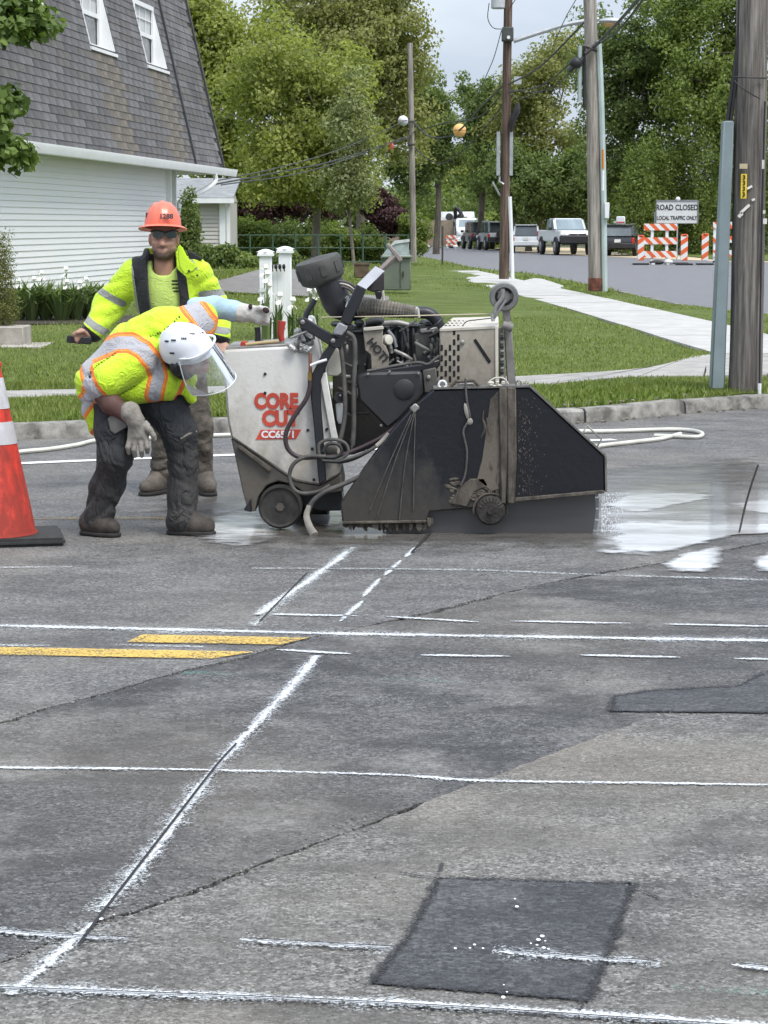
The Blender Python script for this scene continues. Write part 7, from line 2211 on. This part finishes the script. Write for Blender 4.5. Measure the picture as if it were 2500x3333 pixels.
for i in range(n_r):
    for k in range(n_s):
        fs.append((i * n_s + k, i * n_s + (k + 1) % n_s, (i + 1) * n_s + (k + 1) % n_s, (i + 1) * n_s + k))
hat.add(vs, fs)
vs, fs = [], []
for (ro, z) in ((.0, .004), (.030, -.004), (.046, -.012), (.048, -.016), (.030, -.010), (-.004, -.004)):
    for k in range(n_s):
        a = 2 * PI * k / n_s
        vs.append(hb + tilt @ Vector(((.112 + ro * .78) * math.cos(a), (.132 + ro) * math.sin(a), z)))
for i in range(5):
    for k in range(n_s):
        fs.append((i * n_s + k, (i + 1) * n_s + k, (i + 1) * n_s + (k + 1) % n_s, i * n_s + (k + 1) % n_s))
hat.add(vs, fs)
ho = hat.build('hard_hat', HH, st, sharp=50)
text_mesh('1288', .042, BLK, 'lettering', ho, W(541, 705, YS - .045 - .139), (1, 0, .0), (0, .32, 1), .0018, .001, xs=1.0)
SP2 = lambda px, Y, dep, name, mat, par, bev=.002: MB().prism([W(u, v, Y) for u, v in px], (0, dep, 0)).build(name, mat, par, bevel=bev)
m = MB(); m.box(W(478, 702, YS - .08), (.008, .045, .035)); m.build('sticker', BLK, ho)
# sunglasses
GG = M('lens_green', (.006, .030, .026), .15, .0, var=.6, scale=22, spec=.8)
sgl = MB()
for s_, (u0, u1) in ((-1, (495, 533)), (1, (539, 577))):
    q = []
    for (fx, fz) in ((0, .55), (.25, .95), (.8, 1), (1, .55), (.85, .05), (.4, -.02), (.1, .15)):
        fx2 = fx if s_ < 0 else 1 - fx
        yy = YS - .158 + (.024 * (1 - fx2 if s_ < 0 else fx2))
        q.append(W(u0 + (u1 - u0) * fx2, 776 - 25 * fz, yy))
    sgl.prism(q, (0, .006, 0))
lens = sgl.build('sunglasses', GG, st)
m = MB()
m.tube([W(492, 754, YS - .06), W(494, 752, YS - .130), W(512, 750, YS - .155), W(531, 755, YS - .162), W(537, 758, YS - .164), W(543, 755, YS - .162), W(562, 750, YS - .155), W(577, 752, YS - .130), W(578, 754, YS - .06)], .0062, 6, smooth=3)
m.build('glasses_frame', BLK, lens)
# hands
def hand(name, wrist, knuck, fingers, thumb, parent, mat, r_w=.032, r_k=.026, r_f=.0098, vox=.0045, cuff=None, wid=(1, 0, 0), wide=.03):
    """wrist, knuckle centre; fingers: list of joint chains; thumb: joint chain"""
    wrist, knuck = np.asarray(wrist), np.asarray(knuck)
    wv = np.asarray(wid, np.float32); wv = wv / np.linalg.norm(wv) * wide
    allp = [wrist, knuck] + [p for f in fingers for p in f] + list(thumb) + ([cuff[0], cuff[1]] if cuff else [])
    def fn(P):
        d = smin(cap(P, wrist, knuck - wv, r_w * .85, r_k * .72), cap(P, wrist, knuck + wv, r_w * .85, r_k * .72), .02)
        d = smin(d, cap(P, wrist, knuck, r_w, r_k * .9), .02)
        for f in fingers:
            e = None
            for i in range(len(f) - 1):
                k = cap(P, f[i], f[i + 1], r_f * (1.12 - .1 * i), r_f * (1.05 - .1 * (i + 1)))
                e = k if e is None else smin(e, k, .004)
            d = smin(d, e, .006)
        e = None
        for i in range(len(thumb) - 1):
            k = cap(P, thumb[i], thumb[i + 1], r_f * (1.35 - .15 * i), r_f * (1.2 - .12 * i))
            e = k if e is None else smin(e, k, .006)
        d = smin(d, e, .012)
        if cuff:
            e = cap(P, cuff[0], cuff[1], cuff[2], cuff[3]) + folds(P, .003, 90, seed=2)
            d = smin(d, e, .012)
        return d
    lo = np.min(allp, 0) - .07; hi = np.max(allp, 0) + .07
    return sdf_obj(name, fn, lo, hi, vox, mat, parent, smooth_n=1)
# right hand of the standing worker: fist closed round a dark grip
w0 = A(296, 1090, YS - .14); kn = A(262, 1090, YS - .17)
fing = []
for i, dv in enumerate((-10, -2, 6, 13)):
    k0 = A(262 - abs(i - 1.2) * 1.5, 1088 + dv, YS - .20 + .008 * i); fing.append([k0, A(243 + i * 2, 1096 + dv, YS - .205), A(248 + i * 2, 1106 + dv * .8, YS - .175), A(260, 1108 + dv * .6, YS - .165)])
hand('hand', w0, kn, fing, [A(288, 1092, YS - .17), A(272, 1078, YS - .20), A(252, 1082, YS - .215), A(240, 1090, YS - .21)], st, SKIN2, .030, .028, .0105, wid=(.2, .1, 1), wide=.022)
gr = thing('radio_handset', 'small dark handset held in the standing worker fist', 'handset', W(255, 1104, YS - .18))
MB().box(W(258, 1106, YS - .180), (.15, .030, .045), Matrix.Rotation(.08, 3, 'Y')).build('case', M('black_plastic'), gr, bevel=.006)
MB().tube([W(232, 1100, YS - .18), W(224, 1094, YS - .18)], .006, 6).build('antenna', M('black_plastic'), gr)
hand('hand', A(716, 1105, YS - .03), A(722, 1128, YS - .06), [[A(712 + i * 7, 1130, YS - .08), A(711 + i * 7, 1146, YS - .10), A(712 + i * 7, 1156, YS - .07)] for i in range(4)], [A(712, 1112, YS - .05), A(704, 1126, YS - .09), A(704, 1140, YS - .10)], st, SKIN2, .028, .026, .0098)

# ---------------------------------------------------------------- bending worker
YB = 11.42
bw = thing('person', 'worker in white helmet and lime vest bending over beside the saw', 'person', (W(450, 1740, YB).x, YB, 0), 'road workers')
LA = [A(352, 1290, YB + .08), A(372, 1400, YB - .07), A(376, 1482, YB - .09), A(350, 1580, YB), A(317, 1690, YB + .02)]
LB = [A(470, 1260, YB + .14), A(545, 1337, YB + .08), A(585, 1412, YB + .02), A(597, 1506, YB + .04), A(594, 1602, YB + .05), A(593, 1688, YB + .04)]
def f_t2(P):
    d = chain(P, list(zip(LA, (.098, .094, .085, .081, .075))), .04)
    d = smin(d, chain(P, list(zip(LB, (.118, .106, .088, .073, .075, .080))), .04), .035)
    d = smin(d, ell(P, A(400, 1255, YB + .13), (.20, .15, .15)), .06)
    low = np.clip((.62 - P[:, 2]) * 2.2, 0, 1)
    knee = np.clip(1 - np.abs(P[:, 2] - .42) * 4, 0, 1)
    d = d + folds(P, .0065, 38, dirv=(.7, .3, .8), seed=5) + folds(P, .010, 70, dirv=(-.6, .2, 1), seed=9) * low + folds(P, .008, 90, dirv=(.7, 0, .8), seed=2) * knee
    return np.maximum(d, .018 - P[:, 2])
TRS = mud('trousers_charcoal', (.024, .026, .031), (.075, .071, .066), -.1, .7, .7, .85, 6, (1, 1, .4), wr=9.0)
sdf_obj('trousers', f_t2, [A(250, 1200, YB)[0] - .06, YB - .22, 0.0], [A(660, 1200, YB)[0] + .06, YB + .36, A(0, 1130, YB)[2]], .0085, TRS, bw)
m = MB(); m.tube([W(588, 1428, YB - .075), W(615, 1412, YB - .065), W(640, 1404, YB - .01)], .0055, 6, smooth=3, flat=((0, 1, 0), .6)); m.build('knee_seam', M('seam_tan', (.26, .235, .19), .9), bw)
boot('boot', [*A(288, 1730, YB)[:2] + np.array([0, .03]), .052], [*A(368, 1735, YB)[:2] + np.array([.0, -.05]), .050], [*A(318, 1690, YB + .02)[:2], .12], bw, BOOT, .050)
boot('boot', [*A(575, 1720, YB + .05)[:2], .055], [*A(672, 1722, YB + .03)[:2] + np.array([0, -.02]), .050], [*A(590, 1680, YB + .05)[:2], .14], bw, BOOT, .053)
# dark under-layer of chest and neck
def f_un(P):
    d = cap(P, A(470, 1190, YB + .12), A(590, 1150, YB + .05), .14, .085)
    d = smin(d, cap(P, A(585, 1150, YB + .02), A(600, 1200, YB - .05), .085, .06), .04)
    d = smin(d, cap(P, A(520, 1220, YB + .10), A(580, 1290, YB + .10), .11, .08), .05)
    return d + folds(P, .005, 50, seed=3)
sdf_obj('under_shirt', f_un, A(400, 1380, YB) - [0, .2, 0], A(680, 1050, YB) + [0, .4, 0], .009, M('under_black', (.02, .02, .022), .9, var=.3), bw)
# vest with hi-vis sleeves
def f_vest(P):
    d = chain(P, [(A(350, 1225, YB + .12), .138), (A(440, 1152, YB + .14), .155), (A(545, 1100, YB + .17), .150), (A(635, 1060, YB + .22), .105)], .06)
    d = smin(d, cap(P, A(600, 1085, YB + .20), A(655, 1035, YB + .26), .115, .090), .05)               # far shoulder
    d = smin(d, cap(P, A(465, 1160, YB + .0), A(345, 1235, YB - .10), .108, .094), .05)               # near sleeve
    d = smin(d, cap(P, A(345, 1235, YB - .10), A(318, 1262, YB - .11), .102, .078), .04)
    dr = cap(P, A(312, 1250, YB + .06), A(326, 1382, YB + .02), .100, .064, ((0, 1, 0), .8))           # back hem hanging at the hip
    d = smin(d, dr + folds(P, .008, 45, dirv=(1, 0, .2), seed=4), .05)
    fl_ = cap(P, A(606, 1190, YB + .06), A(622, 1292, YB + .04), .045, .022)                           # front hem flap
    d = smin(d, fl_, .035)
    belly = cap(P, A(420, 1266, YB - .01), A(538, 1250, YB + .0), .086, .088)                          # side panel
    d = smin(d, belly, .05)
    slv = cap(P, A(455, 1175, YB - .04), A(352, 1238, YB - .13), .100, .096)                            # crease where the sleeve meets the back
    d = smin(smax(d, -(np.abs(slv) - .004), .012), slv + .006, .006)
    return d + folds(P, .013, 30, dirv=(.75, 0, .7), seed=6) + folds(P, .009, 58, dirv=(.3, .2, 1), seed=1)
STRV = [([(255, 1170), (320, 1142), (385, 1114), (430, 1112), (475, 1133), (510, 1178), (522, 1222), (508, 1285)], 1.0),
        ([(283, 1185), (296, 1225), (316, 1262), (350, 1305)], 1.0),
        ([(606, 985), (640, 1022), (668, 1060)], .85),
        ([(258, 1340), (278, 1310), (300, 1288)], 1.0)]
PIP = [[(562, 1322), (590, 1270), (612, 1215), (624, 1165)], [(300, 1408), (322, 1385), (342, 1350)], [(560, 1322), (520, 1335), (470, 1338), (420, 1330)], [(345, 1075), (420, 1042), (470, 1030)]]
def a_v(P):
    d = np.full(len(P), 9., np.float32)
    for q, k in STRV: d = np.minimum(d, pl_dist(P, [A(u, v, YB + .02) for u, v in q]) * k)
    return d
def a_p(P):
    d = np.full(len(P), 9., np.float32)
    for q in PIP[:3]: d = np.minimum(d, pl_dist(P, [A(u, v, YB + .02) for u, v in q]))
    return d
vm = cloth('vest_lime', [('band', [(.052, ORANGE), (.038, LIME2), (.0365, ORANGE), (.031, SILV)]), ('piping', [(.011, ORANGE)])], LIME, .75, 18, .5)
sdf_obj('vest', f_vest, A(225, 1440, YB) - [0, .26, 0], A(720, 950, YB) + [0, .45, 0], .0085, vm, bw, {'band': a_v, 'piping': a_p})
# faded print across the back (illegible marks)
m = MB(); r_ = random.Random(4)
for i in range(13):
    f_ = i / 12
    u, v = 492 + 92 * f_, 1098 - 66 * f_ + 10 * math.sin(f_ * 3)
    if i in (5, 9): continue
    # surface depth found by marching the vest field
    for yy in np.arange(YB - .25, YB + .3, .006):
        if f_vest(A(u, v, yy)[None, :])[0] < 0: break
    p = W(u, v, yy - .004)
    R2 = Matrix.Rotation(math.radians(-35 + r_.uniform(-25, 25)), 3, 'Y')
    m.box(p, (.010, .005, .0035), R2); m.box(p + R2 @ Vector((.003, 0, .006)), (.0035, .005, .010), R2)
m.build('back_print', BLK, bw)['kind'] = 'stuff'
# near forearm, glove and wrist flap
def f_fa(P): return chain(P, [(A(322, 1268, YB - .12), .056), (A(365, 1318, YB - .15), .052), (A(430, 1362, YB - .17), .042)]) + folds(P, .002, 60)
sdf_obj('forearm', f_fa, A(290, 1400, YB) - [.02, .28, .02], A(470, 1230, YB) + [.02, .05, .02], .006, M('forearm_brown', (.095, .045, .036), .7, var=.25, scale=20), bw)
fg_ = []
for i, (u1, v1, u2, v2, u3, v3) in enumerate(((424, 1425, 416, 1455, 420, 1474), (440, 1432, 436, 1464, 440, 1484), (458, 1432, 460, 1466, 462, 1484), (474, 1426, 480, 1456, 480, 1472))):
    fg_.append([A(u1, v1, YB - .185), A(u2, v2, YB - .195), A(u3, v3, YB - .175)])
hand('glove', A(442, 1370, YB - .175), A(450, 1418, YB - .175), fg_, [A(466, 1385, YB - .18), A(486, 1398, YB - .2), A(500, 1418, YB - .195), A(503, 1430, YB - .19)], bw, GLV, .040, .036, .0140, .005, cuff=(A(424, 1342, YB - .175), A(440, 1368, YB - .18), .056, .046), wide=.032)
m = MB(); m.prism([W(u, v, YB - .185) for u, v in [(350, 1362), (362, 1352), (404, 1352), (414, 1390), (374, 1414), (358, 1402)]], (0, .05, .0)); m.build('wrist_flap', M('flap_grey', (.11, .105, .10), .9, var=.2), bw, bevel=.004)
# far arm reaching to the saw lever
def f_f2(P):
    return chain(P, [(A(640, 1010, YB + .30), .070), (A(700, 1000, YB + .33), .058), (A(760, 1012, YB + .33), .052), (A(806, 1020, YB + .32), .044)]) + folds(P, .004, 60, dirv=(1, 0, .1), seed=2)
sdf_obj('sleeve', f_f2, A(590, 1090, YB) - [0, .0, 0], A(830, 930, YB) + [0, .5, 0], .007, M('sleeve_blue', (.36, .50, .60), .85, var=.18, scale=12, bump=.4, bscale=30), bw)
yh = YB + .33
fg_ = [[A(850 + i * 2, 1010 + i * 9, yh - .03), A(868 + i, 1020 + i * 9, yh - .05), A(868, 1030 + i * 8, yh - .02), A(852, 1032 + i * 7, yh - .01)] for i in range(4)]
hand('glove', A(806, 1018, yh - .01), A(844, 1026, yh - .02), fg_, [A(826, 1012, yh - .04), A(846, 1002, yh - .06), A(866, 1006, yh - .06), A(878, 1016, yh - .05)], bw, GLVW, .040, .038, .0125, .005, cuff=(A(786, 1018, yh - .01), A(812, 1020, yh - .01), .055, .044), wid=(.2, 0, 1), wide=.026)
m = MB(); m.ell(W(815, 998, yh - .06), (.012, .006, .016), None, 8, 6); m.ell(W(866, 1010, yh - .085), (.020, .006, .016), Matrix.Rotation(.5, 3, 'Y'), 8, 6); m.build('glove_patch', M('patch_maroon', (.035, .015, .02), .8), bw)
# head, helmet, visor
crown = Vector((-.24, -.46, .85)).normalized()
face = Vector((.80, -.50, -.12)); face = (face - crown * face.dot(crown)).normalized()
sidev = crown.cross(face).normalized()
hc2 = W(606, 1138, YB - .10)
RM = Matrix((sidev, face, crown)).transposed()     # columns: side, face(forward), crown
RN = np.array(RM)
hcn = np.array(hc2)
def loc(x, y, z): return hcn + RN @ np.array([x, y, z])
def f_h2(P):
    d = ell(P, loc(0, -.01, -.005), (.078, .098, .11), RN)
    d = smin(d, ell(P, loc(0, .035, -.085), (.056, .058, .058), RN), .04)
    d = smin(d, ell(P, loc(0, .078, -.118), (.028, .022, .022), RN), .03)
    d = smin(d, cap(P, loc(0, .088, -.02), loc(0, .118, -.062), .010, .015), .014)
    d = smin(d, cap(P, loc(-.04, .08, .0), loc(.04, .08, .0), .013, .013), .02)
    d = smin(d, cap(P, loc(-.02, .096, -.095), loc(.02, .096, -.095), .009, .009), .01)
    for s_ in (-1, 1): d = smin(d, ell(P, loc(s_ * .082, -.01, -.035), (.012, .024, .034), RN), .01)
    d = smin(d, cap(P, loc(0, -.03, -.09), np.array(W(560, 1130, YB + .14)), .058, .07), .03)
    return d
sdf_obj('body', f_h2, hcn - .24, hcn + .24, .007, SKIN, bw, smooth_n=1)
HW = M('helmet_white', (.74, .76, .80), .32, var=.04, coat=.3)
hm = MB(); vs, fs = [], []
n_s, n_r = 40, 12
for i in range(n_r + 1):
    ph = -.18 + (PI / 2 + .18) * i / n_r
    for k in range(n_s):
        a = 2 * PI * k / n_s
        cx_ = math.cos(ph) ** .9 if ph < PI / 2 else 0
        x, y, z = .124 * cx_ * math.cos(a), .148 * cx_ * math.sin(a), .136 * math.sin(ph) + .01
        rd = .007 * max(0, math.cos(min(PI / 2, abs(abs(x) - .035) / .016 * PI / 2))) * math.sin(max(0, ph)) ** .5
        if ph < .25 and y > .07: y += .02 * (1 - (ph + .18) / .43)          # short peak
        vs.append(hc2 + RM @ Vector((x, y, z)) + (RM @ Vector((x, y, z))).normalized() * rd)
for i in range(n_r):
    for k in range(n_s):
        fs.append((i * n_s + k, i * n_s + (k + 1) % n_s, (i + 1) * n_s + (k + 1) % n_s, (i + 1) * n_s + k))
hm.add(vs, fs); hel = hm.build('helmet', HW, bw, sharp=60)
def hpt(x, y, z, o=0.0):
    return hc2 + RM @ Vector((x, y, z))
for s_ in (-1, 1):
    m = MB(); m.ell(hpt(s_ * .108, -.005, -.045), (.034, .034, .046), RM, 12, 8); em = m.build('earmuff', BLK, bw)
    m = MB(); m.tube([hpt(s_ * .122, .03, .0), hpt(s_ * .124, .0, -.03), hpt(s_ * .112, -.03, -.06)], .007, 6, smooth=3); m.build('strap', M('strap_grey', (.1, .1, .1), .8), em)
m = MB()
r_ = random.Random(6)
for i in range(11):
    a, ph = r_.uniform(0, 2 * PI), r_.uniform(.1, 1.1)
    x, y, z = .127 * math.cos(ph) * math.cos(a), .151 * math.cos(ph) * math.sin(a), .139 * math.sin(ph) + .01
    n_ = (RM @ Vector((x / .0137, y / .02, z / .017))).normalized()
    q = n_.to_track_quat('Y', 'Z').to_matrix()
    for k in range(3): m.box(hpt(x, y, z) + q @ Vector(((k - 1) * .010, .001, 0)), (.007, .004, .009), q)
m.build('helmet_print', BLK, hel)['kind'] = 'stuff'
VIS = bpy.data.materials.new('visor_clear'); t = NT(VIS)
tr_ = t.n.new('ShaderNodeBsdfTransparent'); tr_.inputs[0].default_value = (.93, .95, .96, 1)
gl = t.n.new('ShaderNodeBsdfGlossy'); gl.inputs['Roughness'].default_value = .08; gl.inputs['Color'].default_value = (.9, .92, .95, 1)
df = t.n.new('ShaderNodeBsdfDiffuse'); df.inputs['Color'].default_value = (.75, .77, .78, 1)
m1 = t.n.new('ShaderNodeMixShader'); fr_ = t.n.new('ShaderNodeFresnel'); fr_.inputs[0].default_value = 1.6
t.l.new(t.math('ADD', fr_.outputs[0], .05), m1.inputs[0]); t.l.new(tr_.outputs[0], m1.inputs[1]); t.l.new(gl.outputs[0], m1.inputs[2])
m2 = t.n.new('ShaderNodeMixShader'); t.l.new(t.ramp(t.noise(9, t.coord(), 5), [(.45, .08), (.75, .4)]), m2.inputs[0]); t.l.new(m1.outputs[0], m2.inputs[1]); t.l.new(df.outputs[0], m2.inputs[2])
t.end(m2); MATS['visor_clear'] = VIS
vm_ = MB(); vs, fs = [], []
nu, nv = 16, 8
for j in range(nv + 1):
    z = .015 - .205 * j / nv
    for i in range(nu + 1):
        a = math.radians(-72 + 144 * i / nu)
        rr = .155 + .065 * j / nv
        trim = 1 - .25 * (j / nv) ** 3 * abs(math.sin(a))
        vs.append(hpt(rr * math.sin(a) * .86 * trim, rr * math.cos(a) * 1.08, z))
for j in range(nv):
    for i in range(nu):
        fs.append((j * (nu + 1) + i, j * (nu + 1) + i + 1, (j + 1) * (nu + 1) + i + 1, (j + 1) * (nu + 1) + i))
vm_.add(vs, fs); vo = vm_.build('face_shield', VIS, bw)
m = MB()
rim = [vs[j * (nu + 1)] for j in range(nv + 1)] + [vs[nv * (nu + 1) + i] for i in range(nu + 1)] + [vs[j * (nu + 1) + nu] for j in range(nv, -1, -1)]
m.tube(rim, .0028, 5); m.build('shield_rim', PVC, vo)
m = MB(); m.tube([hpt(.115, .02, .02), hpt(.10, .13, .03), hpt(0, .172, .032), hpt(-.10, .13, .03), hpt(-.115, .02, .02)], .0065, 6, smooth=4); m.build('shield_bracket', HW, hel)

# ---------------------------------------------------------------- traffic cone
cn = thing('traffic_cone', 'orange traffic cone with two white bands on black base at left edge', 'traffic cone', (W(-20, 1760, 11.2).x, 11.2, 0))
cx0 = W(-22, 1760, 11.2).x; yc = 11.22
OR = mud('cone_orange', (.82, .036, .012), (.10, .028, .02), -.6, 1.3, .75, .5, 22, (1, 1, .35))
WB = mud('cone_band', (.72, .72, .75), (.32, .30, .30), .0, 1.5, .5, .45, 30, (1, 1, .5))
zt = W(20, 1152, yc).z
def cr(z): return .030 + (.208 - .030) * (1 - (z - .05) / (zt - .05)) + .012
def band(z0, z1, dr, name, mat, par=None):
    m = MB(); m.lathe([(cr(z0) + dr, z0), (cr(z1) + dr, z1)], (cx0, yc, 0), (0, 0, 1), 40, cap=False)
    return m.build(name, mat, par or cn)
m = MB(); m.lathe([(cr(.05) + .012, .045), (cr(.05), .06), (cr(zt - .07), zt - .07), (cr(zt - .07) + .006, zt - .065), (cr(zt - .07) + .006, zt - .045), (cr(zt - .03), zt - .04), (cr(zt) - .002, zt - .006), (cr(zt) - .010, zt), (cr(zt) - .02, zt), (cr(zt) - .022, zt - .3)], (cx0, yc, 0), (0, 0, 1), 44, cap=False)
cb_ = m.build('cone_body', OR, cn, sharp=50)
for v0, v1 in ((1328, 1228), (1442, 1370)):
    band(W(0, v0, yc).z, W(0, v1, yc).z, .0035, 'reflective_band', WB, cb_)
m = MB(); m.box((cx0 + .085, yc, .022), (.55, .50, .042), Matrix.Rotation(math.radians(12), 3, 'Z')); m.build('cone_base', M('cone_base_black', (.03, .03, .03), .8, var=.4, scale=20), cn, bevel=.015, segs=2)
